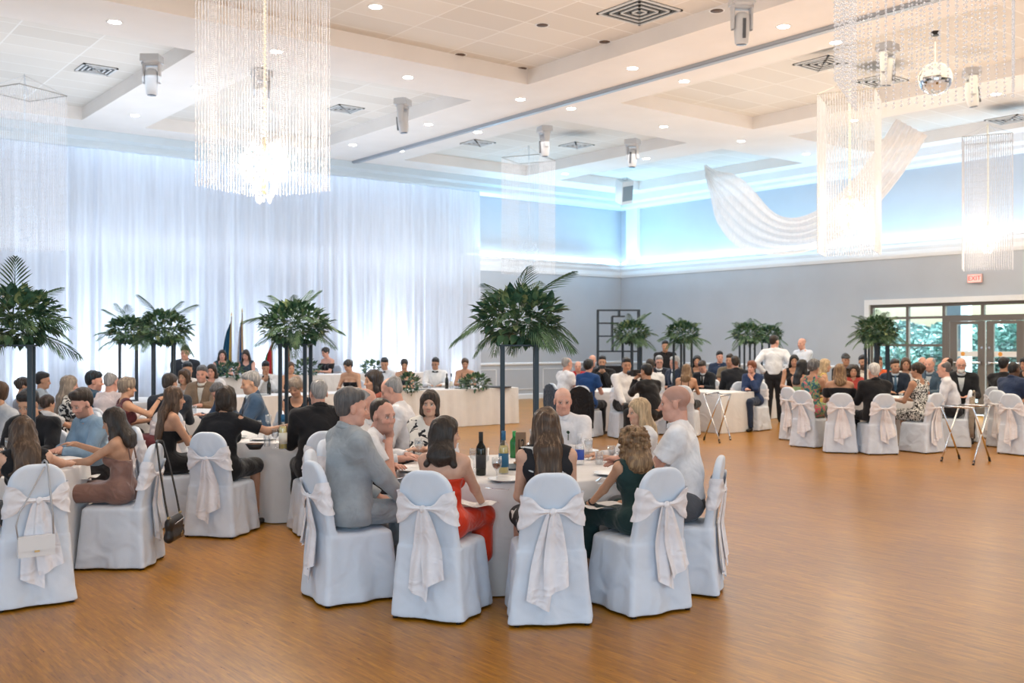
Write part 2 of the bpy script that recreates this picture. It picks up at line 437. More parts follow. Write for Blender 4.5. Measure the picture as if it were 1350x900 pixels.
def arm_prims(J, q, nm, e=0.0, t0=0.0, t1=2.0):
    """upper arm is 0..1, forearm 1..2"""
    s = J['s']*(0.9 if q['sex'] == 'f' else 1.0); S, E, W = J['S'+nm], J['E'+nm], J['W'+nm]; P = []
    a = min(t1, 1.0); P.append(cone(S, S+(E-S)*a, 0.054*s+e, (0.054-0.014*a)*s+e, k=0.025))
    if t1 > 1.0:
        c = t1-1.0; P.append(cone(E, E+(W-E)*c, 0.041*s+e, (0.041-0.014*c)*s+e, k=0.02))
    return P
def hand_prims(J, q, nm):
    s = J['s']*(0.92 if q['sex'] == 'f' else 1.0); sg = 1 if nm == 'R' else -1
    E, W = J['E'+nm], J['W'+nm]; fd = unit(W-E); st = q['arm'+nm]; P = []
    if st == 'chin':
        d = unit(fd+nv((-sg*0.5, 0.2, 0))); pn = unit(J['C']-W)
    elif st in ('glass', 'fork'): d = unit(fd+nv((-sg*0.5, 0.25, 0.1))); pn = unit((-sg, 0.2, -0.3))
    elif st == 'hip': d = unit((-sg*0.3, 0.7, -0.5)); pn = unit((-sg, 0, 0))
    else: d = unit(fd*nv((1, 1, 0.35))+nv((-sg*0.15, 0.1, 0))); pn = nv((0, 0, -1.0))
    if abs(d @ pn) > 0.95: pn = unit((-sg, 0.3, 0.1))
    pn = unit(pn-d*(d@pn)); sd = unit(np.cross(d, pn))
    if sd[0]*sg > 0: sd = -sd                # towards the thumb (inner) side
    P.append(cone(W, W+d*0.03*s, 0.026*s, 0.03*s, k=0.012))
    P.append(cone(W+d*0.025*s, W+d*0.075*s, 0.033*s, 0.039*s, k=0.012, n=pn, e=0.42))
    curl = {'fork': 1.0, 'glass': 1.1, 'chin': 1.0}.get(st if isinstance(st, str) else '', 0.35)
    for k, (o, L) in enumerate(((0.031, 0.070), (0.0105, 0.079), (-0.0105, 0.073), (-0.031, 0.057))):
        b0 = W+d*0.085*s+sd*o*s; d1 = unit(d+pn*curl*0.6+sd*o*2.2); m = b0+d1*L*0.5*s; d2 = unit(d+pn*curl*1.6+sd*o*1.5)
        P.append(cone(b0, m, 0.0098*s, 0.0088*s, k=0.004)); P.append(cone(m, m+d2*L*0.5*s, 0.0088*s, 0.0072*s, k=0.003))
    tb = W+d*0.035*s+sd*0.03*s; tm = tb+unit(d*0.8+sd*0.75+pn*0.3)*0.04*s
    P.append(cone(tb, tm, 0.0125*s, 0.0105*s, k=0.006)); P.append(cone(tm, tm+unit(d+sd*0.15+pn*0.4)*0.03*s, 0.0105*s, 0.0085*s, k=0.004))
    return P
def H2P(J, p): return J['C'] + J['R'] @ (nv(p)*J['hs'])
def hell(J, c, r, k=0.01): return ell(H2P(J, c), nv(r)*J['hs'], J['R'], k=k*J['hs'])
def hcone(J, a, b, ra, rb=None, k=0.01, n=None, e=1.0):
    return cone(H2P(J, a), H2P(J, b), ra*J['hs'], (ra if rb is None else rb)*J['hs'], k=k*J['hs'], n=None if n is None else J['R'] @ nv(n), e=e)
def head_prims(J, q):
    fem = q['sex'] == 'f'; P = []
    P.append(hell(J, (0, -0.012, 0.042), (0.074, 0.096, 0.080), 0.02))
    P.append(hell(J, (0, 0.030, -0.030), (0.059, 0.058, 0.080), 0.03))
    P.append(hcone(J, (-0.03, 0.038, -0.075), (0.03, 0.038, -0.075), 0.026 if fem else 0.031, k=0.03))
    P.append(hell(J, (0, 0.068, -0.092), (0.022, 0.02, 0.017) if fem else (0.027, 0.021, 0.019), 0.02))
    P.append(hcone(J, (-0.036, 0.071, 0.024), (0.036, 0.071, 0.024), 0.012 if fem else 0.015, k=0.02))
    for sg in (1, -1):
        P.append(hell(J, (sg*0.040, 0.056, -0.024), (0.026, 0.026, 0.024), 0.02))
        P.append(hell(J, (sg*0.076, -0.006, -0.006), (0.010, 0.020, 0.032), 0.006))
    return P
def head_detail(f, J, q):
    for sg in (1, -1): f.sub(hell(J, (sg*0.031, 0.096, 0.004), (0.019, 0.016, 0.011)), 0.012*J['hs'])
    f.add(hcone(J, (0, 0.084, 0.012), (0, 0.107, -0.026), 0.0085, 0.012, k=0.012))
    for sg in (1, -1):
        f.add(hell(J, (sg*0.013, 0.094, -0.031), (0.009, 0.011, 0.008), 0.008))
        f.add(hell(J, (sg*0.031, 0.079, 0.004), (0.013, 0.011, 0.0105), 0.002))
    f.add(hcone(J, (-0.016, 0.083, -0.053), (0.016, 0.083, -0.053), 0.0065, k=0.008))
    f.add(hcone(J, (-0.014, 0.083, -0.064), (0.014, 0.083, -0.064), 0.0075, k=0.008))
def body_cols(V, J, q):
    sk = nv(SK[q['skin']]); C = np.tile(np.append(sk, 1.0), (len(V), 1))
    L = ((V-J['C']) @ J['R'])/J['hs']; x, y, z = L[:,0], L[:,1], L[:,2]; ax = np.abs(x)
    hd = (np.abs(z) < 0.14) & (ax < 0.1) & (y > 0.02) & (y < 0.15)
    def mix(m, c, a): C[m, :3] = C[m, :3]*(1-a)+nv(c)*a
    hc = nv(HC[q['hc']])
    mix(hd & (np.hypot(ax-0.040, z+0.03) < 0.022), (0.75, 0.25, 0.2), 0.18)
    mix(hd & (np.hypot(x, z+0.03) < 0.014) & (y > 0.09), (0.75, 0.25, 0.2), 0.15)
    mix(hd & (ax < 0.021) & (z > -0.068) & (z < -0.049) & (y > 0.074), (0.5, 0.13, 0.12) if q['sex'] == 'f' else (0.5, 0.22, 0.17), 0.6 if q['sex'] == 'f' else 0.35)
    mix(hd & (ax > 0.013) & (ax < 0.05) & (np.abs(z-0.026+0.12*(ax-0.03)**1) < 0.0055) & (y > 0.05), hc*0.8 if q['hc'] not in ('white',) else hc*0.5, 0.5 if q['hc'] not in ('blonde', 'white') else 0.4)
    er = np.hypot((ax-0.031)/1.35, z-0.004)
    mix(hd & (er < 0.0135) & (y > 0.06), (0.12, 0.06, 0.05), 0.35)
    if q['d'] < 9.5:
        mix(hd & (np.hypot((ax-0.031)/1.5, z-0.0035) < 0.0078) & (y > 0.07), (0.75, 0.72, 0.7), 0.85)
        mix(hd & (np.hypot(ax-0.031, z-0.0035) < 0.0062) & (y > 0.07), (0.03, 0.02, 0.015), 0.95)
        mix(hd & (ax > 0.016) & (ax < 0.047) & (np.abs(z-0.013) < 0.0035) & (y > 0.055), (0.05, 0.03, 0.025), 0.6)
    else: mix(hd & (er < 0.0068) & (y > 0.06), (0.03, 0.02, 0.018), 0.6)
    if q['beard']:
        bm = (np.abs(z) < 0.14) & (ax < 0.1) & (y > 0.0) & (y < 0.15) & ((z < -0.04) | ((ax > 0.045) & (z < -0.01) & (y < 0.06))) & ~((ax < 0.02) & (z > -0.07) & (z < -0.048))
        mix(bm, hc if q['hc'] not in ('bald',) else (0.2, 0.16, 0.14), q['beard'])
    if q['scalp'] and q['hair'] == 'none':
        sm = (0.72*y-0.69*z < 0.004) & (z > -0.05) & (z < 0.14) & (ax < 0.1) & (y > -0.13) & (y < 0.12) & ~((ax > 0.068) & (z < 0.03))
        mix(sm, hc, q['scalp'])
    ft = V[:, 2] < 0.13; C[ft, :3] = (0.02, 0.02, 0.022)
    if q['socks']: mm = (V[:, 2] < J['H'][2]+0.1) & (V[:, 2] >= 0.13); C[mm & (V[:, 1] > 0.2), :3] = nv(q['socks'])
    return C

def hair_field(J, q, h):
    st = q['hair']; P = []; X = []
    def capp(e, zc=0.045, ex=0.0): return hell(J, (0, -0.014, zc), (0.076+e+ex, 0.097+e, 0.083+e), 0.012)
    FACE = lambda e=0.0: hell(J, (0, 0.105, -0.022+e), (0.064, 0.075, 0.094))
    plane = None
    if st in ('short', 'balding', 'quiff', 'buzz'):
        e = {'short': 0.012, 'balding': 0.007, 'quiff': 0.014, 'buzz': 0.005}[st]
        P = [hell(J, (0, -0.029, 0.052+e*0.5), (0.0750+e*0.42, 0.089+e*0.7, 0.078+e*0.9), 0.012)]
        P.append(hell(J, (0, -0.052, 0.006), (0.062+e*0.15, 0.058+e*0.35, 0.070), 0.02))
        if st in ('short', 'quiff'): P.append(hell(J, (0, -0.02, 0.085), (0.066, 0.085, 0.052+e*0.4), 0.03))
        if st == 'quiff': P.append(hcone(J, (-0.032, 0.052, 0.112), (0.032, 0.052, 0.112), 0.026, k=0.04))
        if st == 'short': P.append(hcone(J, (-0.03, 0.05, 0.10), (0.03, 0.05, 0.10), 0.022, k=0.04))
        plane = ((0, 0.088, 0.080), (0, 0.72, -0.69)); X = [hell(J, (0, 0.07, 0.02), (0.07, 0.05, 0.045))]
        for sg in (1, -1): X.append(hell(J, (sg*0.082, 0.004, -0.012), (0.022, 0.024, 0.036)))
        if st == 'balding': X.append(hell(J, (0, 0.045, 0.14), (0.068, 0.115, 0.085)))
    elif st == 'shortf':
        P = [capp(0.020, 0.052), hcone(J, (-0.04, 0.06, 0.105), (0.04, 0.05, 0.11), 0.028, k=0.03), hell(J, (0, -0.06, 0.01), (0.078, 0.055, 0.075), 0.02)]
        plane = None; X = [FACE(-0.006), hell(J, (0, 0.08, -0.09), (0.15, 0.1, 0.08))]
        for sg in (1, -1): X.append(hell(J, (sg*0.09, 0.02, -0.025), (0.03, 0.034, 0.04)))
    elif st == 'bob':
        P = [capp(0.017, 0.05), hell(J, (0, -0.03, -0.02), (0.094, 0.083, 0.098), 0.02), hcone(J, (-0.06, -0.025, -0.10), (0.06, -0.025, -0.10), 0.034, k=0.03),
             hcone(J, (-0.035, 0.07, 0.10), (0.04, 0.06, 0.10), 0.02, k=0.03)]
        for sg in (1, -1): P.append(hcone(J, (sg*0.075, 0.02, 0.05), (sg*0.078, 0.03, -0.085), 0.026, 0.022, k=0.02))
        X = [FACE(-0.008), hell(J, (0, 0.03, -0.135), (0.055, 0.09, 0.06))]
    elif st in ('long', 'longbob', 'curly', 'pony', 'updo'):
        P = [capp(0.013 if st != 'curly' else 0.02, 0.048)]
        if st != 'updo':
            P.append(hell(J, (0, -0.04, -0.01), (0.088, 0.072, 0.10), 0.02))
        X = [FACE(0.0), hell(J, (0, 0.06, -0.13), (0.07, 0.09, 0.07))]
        if st == 'updo':
            P.append(hell(J, (0, -0.105, 0.045), (0.048, 0.042, 0.048), 0.01)); P.append(hell(J, (0, -0.06, 0.0), (0.07, 0.05, 0.06), 0.02))
            for sg in (1, -1): X.append(hell(J, (sg*0.088, 0.01, -0.03), (0.03, 0.035, 0.05)))
        if st == 'pony':
            P.append(cone(H2P(J, (0, -0.11, 0.04)), H2P(J, (0, -0.13, -0.12)), 0.028, 0.035, k=0.02))
        if st in ('long', 'longbob', 'curly'):
            L = q['hlen']; u, r, f = J['u'], J['r'], J['f']; B = H2P(J, (0, -0.05, -0.03))
            Nn = J['N']-f*0.075*J['s']
            wd = 0.068 if st != 'curly' else 0.085
            P.append(cone(B, Nn, wd+0.012, wd+0.016, k=0.03, n=f, e=0.62))
            E = Nn-u*L-f*0.02+r*q['hside']
            for o in (-1, -0.35, 0.35, 1): P.append(cone(Nn+r*o*0.05, E+r*o*0.062-u*0.02*((o*7) % 1), 0.036, 0.024, k=0.025))
            for sg in (1, -1):
                P.append(hcone(J, (sg*0.074, 0.015, 0.05), (sg*0.083, 0.0, -0.09), 0.024, 0.03, k=0.02))
                P.append(cone(H2P(J, (sg*0.083, 0.0, -0.09)), J['N']+r*sg*0.095+f*q['hfront']-u*(0.06+L*0.35), 0.03, 0.024, k=0.025))
    if not P: return None
    if st == 'curly':
        rs = random.Random(3)
        for i in range(150):
            a = rs.uniform(0, 6.283); zz = rs.uniform(-0.24, 0.125); rr = 0.112 if zz < 0.03 else 0.112*math.cos((zz-0.03)*10)
            c = (rr*math.cos(a)*1.1, -0.03+rr*math.sin(a), zz)
            if c[1] > 0.03 and zz < 0.07: continue
            P.append(hell(J, c, (0.026, 0.026, 0.019), 0.003))
    f = field_of(P, h, 0.01)
    f.wrinkle(0.0035 if st in ('long', 'bob', 'curly', 'shortf') else 0.0022, 75 if st != 'curly' else 60, q['ph'], 0.22 if st != 'curly' else 1.0)
    for x in X: f.sub(x, 0.012 if st not in ('short', 'buzz', 'balding') else 0.006)
    if plane:
        f.cut(H2P(J, plane[0]), J['R'] @ nv(plane[1])); f.cut(H2P(J, (0, -0.09, -0.068)), J['R'] @ nv((0, -0.25, -1)))
    return f

def ring(J, c, n, R, r, k=0.004, e=1.0, m=14):
    n = unit(n); a = unit(np.cross(n, (1, 0.01, 0))); b = np.cross(n, a); a2 = np.cross(b, n); P = []
    pt = [c+(a2*math.cos(t)*1.0+b*math.sin(t)*e)*R for t in np.linspace(0, 2*math.pi, m+1)]
    return [cone(pt[i], pt[i+1], r, k=k) for i in range(m)]

def make_person(q, h):
    J = skeleton(q); s = J['s']; u, r, f = J['u'], J['r'], J['f']; N, H = J['N'], J['H']
    # body: one continuous surface
    P = torso(J, q)+legs(J, q)
    for nm in 'RL':
        A = J['A'+nm]; P.append(cone(A+nv((0, -0.02, -0.045)), A+nv((0, 0.15*s, -0.055)), 0.034*s, 0.028*s, k=0.02))
        P += arm_prims(J, q, nm)+hand_prims(J, q, nm)
    P.append(cone(N-u*0.03*s, H2P(J, (0, -0.028, -0.05)), (0.045 if q['sex'] == 'f' else 0.054)*s, (0.041 if q['sex'] == 'f' else 0.051)*J['hs'], k=0.025))
    P += head_prims(J, q)
    F = field_of(P, h); head_detail(F, J, q)
    V, Q = F.nets(); me = np_mesh('person', V, Q, skin_mat())
    ca = me.color_attributes.new('Col', 'FLOAT_COLOR', 'POINT')
    ca.data.foreach_set('color', body_cols(V, J, q).astype(np.float32).ravel())
    root = obj('person', me)
    # clothes
    tc, top = q['tc'], q['top']; e = 0.011
    def garment(name, F, m, parent=root):
        V, Q = F.nets()
        if len(Q) < 8: return None
        return obj(name, np_mesh(name, V, Q, m), parent)
    def sleeve_end(F, nm, t, rad=0.085):
        S, E, W = J['S'+nm], J['E'+nm], J['W'+nm]
        p, d = (S+(E-S)*t, unit(E-S)) if t <= 1 else (E+(W-E)*(t-1), unit(W-E))
        c = p+d*rad*0.55; q2 = F.slab(c-rad*1.5, c+rad*1.5, 0.01)
        if q2 is None: return
        sl, X, Y, Z = q2
        sp = np.sqrt((X-c[0])**2+(Y-c[1])**2+(Z-c[2])**2)-rad
        pl = -((X-p[0])*d[0]+(Y-p[1])*d[1]+(Z-p[2])*d[2])
        F.D[sl] = np.maximum(F.D[sl], -np.maximum(sp, pl).astype(np.float32))
    def neck_hole(F, rad=0.062, depth=0.0): F.sub(cone(N-u*(0.012+depth)+f*0.012, N+u*0.16+f*0.05, rad*s, rad*s*1.2), 0.01)
    m_top = tc if not isinstance(tc, tuple) else fabric(tc, wr=0.22)
    hem = H-u*0.02
    if top in ('shirt', 'polo', 'tee', 'blouse', 'cap_sleeve'):
        t1 = {'shirt': 1.93, 'polo': 0.6, 'tee': 0.58, 'blouse': 1.75, 'cap_sleeve': 0.42}[top]
        SP = drape(J, q, e, 'shirt') if q['sex'] == 'm' else torso(J, q, e+0.004)
        for nm in 'RL': SP += arm_prims(J, q, nm, e+(0.016 if t1 < 1 else 0.011), 0, t1)
        F = field_of(SP, h, 0.01); F.wrinkle(0.0048, 24, q['ph'])
        if q['sex'] == 'm': F.cut(H+u*0.015, -u)
        for nm in 'RL': sleeve_end(F, nm, t1)
        neck_hole(F, 0.054 if top != 'blouse' else 0.068)
        g = garment('shirt' if top != 'blouse' else 'blouse', F, m_top)
        if top in ('shirt', 'polo') and g is not None:
            c = N+u*0.012*s+f*0.014; nn = unit(u+f*0.30)
            CF = field_of(ring(J, c, nn, 0.064*s, 0.013, e=1.0)+ring(J, c+nn*0.018, nn, 0.060*s, 0.011, e=1.0), h); CF.sub(cone(c+f*0.075*s-u*0.04, c+f*0.065*s+u*0.06, 0.006, 0.024), 0.004); garment('collar', CF, m_top, g)
    elif top == 'jacket':
        sc_ = q['shirt'] or (0.8, 0.8, 0.82)
        SF = field_of(torso(J, q, 0.006), h); neck_hole(SF, 0.055)
        sh = garment('shirt', SF, fabric(sc_))
        nn = unit(u+f*0.3); CF = field_of(ring(J, N+u*0.014*s+f*0.014, nn, 0.062*s, 0.013)+ring(J, N+u*0.034*s+f*0.018, nn, 0.060*s, 0.011), h); garment('collar', CF, fabric(sc_), sh)
        JP = drape(J, q, 0.022, 'jacket')
        for nm in 'RL': JP += arm_prims(J, q, nm, 0.020, 0, 1.9)
        JP += [cone(H-r*0.1*s-f*0.01, H+r*0.1*s-f*0.01, 0.125*s*q['bulk'], k=0.06), cone(J['SR']+r*0.004, J['SR']+(J['ER']-J['SR'])*0.25, 0.072*s, 0.066*s, k=0.02), cone(J['SL']-r*0.004, J['SL']+(J['EL']-J['SL'])*0.25, 0.072*s, 0.066*s, k=0.02)]
        F = field_of(JP, h, 0.01); F.wrinkle(0.005, 20, q['ph'])
        F.cut((0, 0, 0.50 if q['pose'] == 'sit' else J['H'][2]-0.09*s), (0, 0, -1))
        if h < 0.009: F.sub(cone(H+u*0.02-f*0.17*s, H-u*0.2-f*0.17*s, 0.006, 0.012), 0.004)
        for nm in 'RL': sleeve_end(F, nm, 1.9)
        neck_hole(F, 0.066)
        a = H+u*0.20*s+f*0.16; b = N+f*0.11*s+u*0.02
        F.sub(cone(a, b, 0.008, 0.062*s, k=0.01, n=f, e=2.2), 0.008)
        jk = garment('jacket', F, m_top)
        LF = field_of(ring(J, N+u*0.008*s+f*0.004, unit(u+f*0.5), 0.078*s, 0.018, e=1.05)+ring(J, N+u*0.030*s-f*0.002, unit(u+f*0.6), 0.069*s, 0.012, e=1.05), h)
        LF.sub(cone(N+f*0.12*s, N+f*0.12*s+u*0.05, 0.045*s), 0.004); garment('collar', LF, m_top, jk)
        if q['tie']:
            t0 = N+f*0.085*s-u*0.01; 
            if q['tie'] == 'bow':
                TF = field_of([cone(t0+f*0.015-r*0.045+u*0.012, t0+f*0.015, 0.018, 0.009, k=0.004), cone(t0+f*0.015+r*0.045+u*0.012, t0+f*0.015, 0.018, 0.009, k=0.004)], min(h, 0.008))
                garment('bow_tie', TF, fabric((0.012, 0.012, 0.015)))
            else:
                TF = field_of([cone(t0+f*0.012, H+u*0.33*s+f*0.135*s, 0.018, 0.026, k=0.005, n=f, e=0.5), cone(H+u*0.33*s+f*0.135*s, H+u*0.2*s+f*0.12*s, 0.026, 0.03, k=0.005, n=f, e=0.5)], min(h, 0.009)); garment('tie', TF, fabric(q['tie']))
    elif top == 'vest':
        SP = drape(J, q, 0.007, 'shirt')
        for nm in 'RL': SP += arm_prims(J, q, nm, 0.018, 0, 1.93)
        F = field_of(SP, h, 0.01); F.wrinkle(0.003, 22, q['ph']); neck_hole(F, 0.056)
        for nm in 'RL': sleeve_end(F, nm, 1.93)
        sh = garment('shirt', F, fabric(q['shirt'] or (0.82, 0.82, 0.84)))
        nn = unit(u+f*0.3); CF = field_of(ring(J, N+u*0.014*s+f*0.014, nn, 0.062*s, 0.013)+ring(J, N+u*0.034*s+f*0.018, nn, 0.060*s, 0.011), h); garment('collar', CF, fabric((0.82, 0.82, 0.84)), sh)
        if isinstance(tc, tuple) and sum(tc) < 1.5:
            VF = field_of(torso(J, q, 0.02), h); VF.cut(H+u*0.44*s, u); neck_hole(VF, 0.07)
            VF.sub(cone(H+u*0.2*s+f*0.16, N+f*0.11*s, 0.008, 0.075*s, n=f, e=2.2), 0.008)
            for sg, nm in ((1, 'R'), (-1, 'L')): VF.sub(ell(J['S'+nm], (0.075*s,)*3), 0.01)
            garment('waistcoat', VF, m_top)
        t0 = N+f*0.09*s-u*0.012
        TF = field_of([cone(t0+f*0.015-r*0.05+u*0.012, t0+f*0.015, 0.02, 0.009, k=0.004), cone(t0+f*0.015+r*0.05+u*0.012, t0+f*0.015, 0.02, 0.009, k=0.004)], min(h, 0.009)); garment('bow_tie', TF, fabric((0.012, 0.012, 0.015)))
    elif top in ('sleeveless', 'strapless', 'straps', 'offshoulder', 'dress_tee'):
        SP = torso(J, q, e)
        if top == 'offshoulder':
            for sg, nm in ((1, 'R'), (-1, 'L')): SP.append(cone(J['S'+nm]+(J['E'+nm]-J['S'+nm])*0.2, J['S'+nm]+(J['E'+nm]-J['S'+nm])*0.5, 0.075*s, 0.08*s, k=0.02))
        if top == 'dress_tee':
            for nm in 'RL': SP += arm_prims(J, q, nm, e+0.009, 0, 0.75)
        if q['skirt']:
            for nm in 'RL':
                SP.append(cone(J['hip'+nm], J['K'+nm]+nv((0, 0.0, 0)), 0.10*s, 0.085*s, k=0.06))
                if q['skirt'] > 1: SP.append(cone(J['K'+nm], J['K'+nm]+nv((0, -0.02, -0.25)), 0.08*s, 0.09*s, k=0.05))
            SP.append(cone(H+nv((0, 0.05, -0.01)), nv((0, 0.34*s, 0.568)), 0.095*s, 0.075*s, k=0.06))
        F = field_of(SP, h, 0.01); F.wrinkle(0.003 if q['skirt'] < 2 else 0.0045, 24, q['ph'])
        if top == 'strapless': F.cut(H+u*0.325*s, unit(u+f*(-0.15)))
        elif top == 'offshoulder': F.cut(H+u*0.40*s, u)
        elif top == 'straps':
            F.cut(H+u*0.30*s, unit(u-f*0.25))
        elif top == 'dress_tee':
            for nm in 'RL': sleeve_end(F, nm, 0.75)
            neck_hole(F, 0.075)
            if q.get('cold'):
                for sg, nm in ((1, 'R'), (-1, 'L')): F.sub(ell(J['S'+nm]+u*0.03+r*sg*0.02, (0.034, 0.05, 0.034)), 0.006)
        else:
            for sg, nm in ((1, 'R'), (-1, 'L')): F.sub(cone(J['S'+nm]+r*sg*0.012, J['S'+nm]+(J['E'+nm]-J['S'+nm])*0.3+r*sg*0.03, 0.066*s, 0.06*s), 0.006)
            neck_hole(F, 0.085, 0.03)
        g = garment('dress' if q['skirt'] else 'top', F, m_top)
        if top == 'straps':
            for sg in (1, -1):
                c = [H+u*0.29*s+r*sg*0.075*s-f*0.115*s, H+u*0.42*s+r*sg*0.07*s-f*0.095*s, N-u*0.035*s+r*sg*0.07*s+u*0.045, H+u*0.42*s+r*sg*0.07*s+f*0.08*s, H+u*0.31*s+r*sg*0.07*s+f*0.13*s]
                MB().tube(c, 0.006, 6).build('strap', m_top, g, True)
    if q['legs'] and q['pose'] == 'sit' and not q['skirt']:
        F = field_of([cone(H-r*0.09*s, H+r*0.09*s, 0.112*s*q['bulk'], k=0.03), cone(H, H+u*0.06*s, 0.155*s*q['bulk'], 0.15*s*q['bulk'], k=0.03, n=f, e=0.74)]+[infl(g_, 0.013) for g_ in torso(J, q)[-4:] if g_['t'] == 'e' and g_['c'][2] < H[2]+0.02]+legs(J, q, 0.014), h, 0.01); F.wrinkle(0.0035, 22, q['ph'])
        for nm in 'RL': F.cut((0, 0, 0.075), (0, 0, -1))
        garment('trousers', F, fabric(q['legs']))
    elif q['pose'] == 'stand':
        F = field_of([cone(H-r*0.09*s, H+r*0.09*s, 0.112*s, k=0.03), cone(H, H+u*0.1*s, 0.145*s, 0.142*s, k=0.03, n=f, e=0.72)]+legs(J, q, 0.018), h, 0.01)
        F.cut(H+u*0.11*s, u); garment('trousers', F, fabric(q['legs'] or (0.015, 0.015, 0.02)))
    HF = hair_field(J, q, h)
    if HF is not None:
        V, Q = HF.nets()
        if len(Q) > 8: obj('hair', np_mesh('hair', V, Q, hair_mat(HC[q['hc']], q['hc2'])), root)
    if q['glasses']:
        gm = plain('spectacle_frame', (0.02, 0.02, 0.022), 0.3); g = MB()
        for sg in (1, -1):
            g.tube([H2P(J, (sg*0.032+0.021*math.cos(t), 0.104, 0.002+0.017*math.sin(t))) for t in np.linspace(0, 6.283, 13)], 0.0022, 5)
            g.tube([H2P(J, (sg*0.053, 0.100, 0.004)), H2P(J, (sg*0.08, 0.0, 0.008))], 0.0022, 5)
        g.tube([H2P(J, (-0.011, 0.105, 0.006)), H2P(J, (0.011, 0.105, 0.006))], 0.0022, 5); g.build('spectacles', gm, root, True)
    if q['cap']:
        F = field_of([hell(J, (0, -0.008, 0.058), (0.092, 0.112, 0.078)), hcone(J, (-0.03, 0.1, 0.06), (0.03, 0.1, 0.06), 0.026, n=(0, 0.2, 1), e=0.4)], h)
        F.cut(H2P(J, (0, 0, 0.035)), J['R'] @ nv((0, 0.1, -1))); obj('flat_cap', np_mesh('flat_cap', *F.nets(), fabric(q['cap'])), root)
    if q.get('beardmesh'):
        F = field_of([hell(J, (0, 0.05, -0.085), (0.058, 0.052, 0.05)), hell(J, (0, 0.075, -0.1), (0.03, 0.028, 0.03))], h)
        F.sub(hell(J, (0, 0.09, -0.05), (0.028, 0.04, 0.017)), 0.004); F.sub(hell(J, (0, 0.05, -0.03), (0.1, 0.1, 0.03)), 0.004)
        obj('beard', np_mesh('beard', *F.nets(), hair_mat(HC[q['hc']])), root)
    if q.get('earring'):
        for sg in (1, -1): MB().lathe([(0, -0.006), (0.005, -0.003), (0.006, 0), (0.005, 0.003), (0, 0.006)], 8, H2P(J, (sg*0.084, 0.0, -0.042))).build('earring', plain('pearl', (0.8, 0.78, 0.72), 0.2), root, True)
    if q.get('watch'):
        for nm in q['watch']:
            W, E = J['W'+nm], J['E'+nm]; d = unit(W-E); c = W-d*0.02
            F = field_of(ring(J, c, d, 0.029*s, 0.006, m=12), min(h, 0.006)); obj('wristband', np_mesh('wristband', *F.nets(), plain('strap_leather', (0.015, 0.013, 0.012), 0.4)), root)
    if q.get('flower'):
        c = H+u*0.36*s+r*(-0.07*s)+f*0.135*s; g = MB()
        for k in range(5):
            a = 0.7+k*0.35; g.add([c, c+r*0.022*math.cos(a)+u*0.04*math.sin(a)+f*0.012, c+r*0.02*math.cos(a+0.4)+u*0.03*math.sin(a+0.4)+f*0.004], [(0, 1, 2)])
        g.tube([c, c-u*0.05+f*0.005], 0.004, 5); g.build('boutonniere', plain('leaf_dark', (0.03, 0.07, 0.03), 0.6), root)
    return root, J

DEF = dict(sex='m', lean=6, nod=4, side=0, twist=0, yaw=0, tilt=0, pose='sit', wide=1.0, bulk=1.0, armR='table', armL='table', spread=0.13, shin=0.0,
           hair='short', hc='dark', hc2=None, top='jacket', tc=(0.02, 0.022, 0.03), shirt=None, tie=None, skirt=0, legs=(0.02, 0.02, 0.025), skin='fair', beard=0, scalp=0,
           glasses=False, cap=None, socks=None, hlen=0.22, hside=0.0, hfront=-0.03, ph=0.0, chair=True)
PEOPLE = []
def P(px, py, d, a, who, label, **kw):
    """px, py: where the top of the head shows; d: metres in front; a: facing (0 away, 90 to the left)"""
    q = dict(DEF); q.update(kw); q.update(px=px, py=py, d=d, a=a, who=who, label=label)
    q['z'] = q.get('ztop') or CAMH-(py-450.0)*d/F_PX
    if q['sex'] == 'f' and 'legs' not in kw: q['legs'] = None
    PEOPLE.append(q); return q
# ------------------------------------------------------------------ furniture
COVER = fabric((0.72, 0.78, 0.88), 0.8, 0.03, 0.1, 6, 0.4, 0.5)
SASH = fabric((0.88, 0.86, 0.90), 0.55, 0.04, 0.2, 10, 0.3)
LINEN = fabric((0.80, 0.79, 0.80), 0.85, 0.03, 0.1, 4, 0.22)
TEAL = plain('dark_metal', (0.012, 0.022, 0.034), 0.45)
CHROME = plain('chrome', (0.72, 0.72, 0.74), 0.22, 1.0)
BLACK = plain('black_plastic', (0.012, 0.012, 0.013), 0.45)

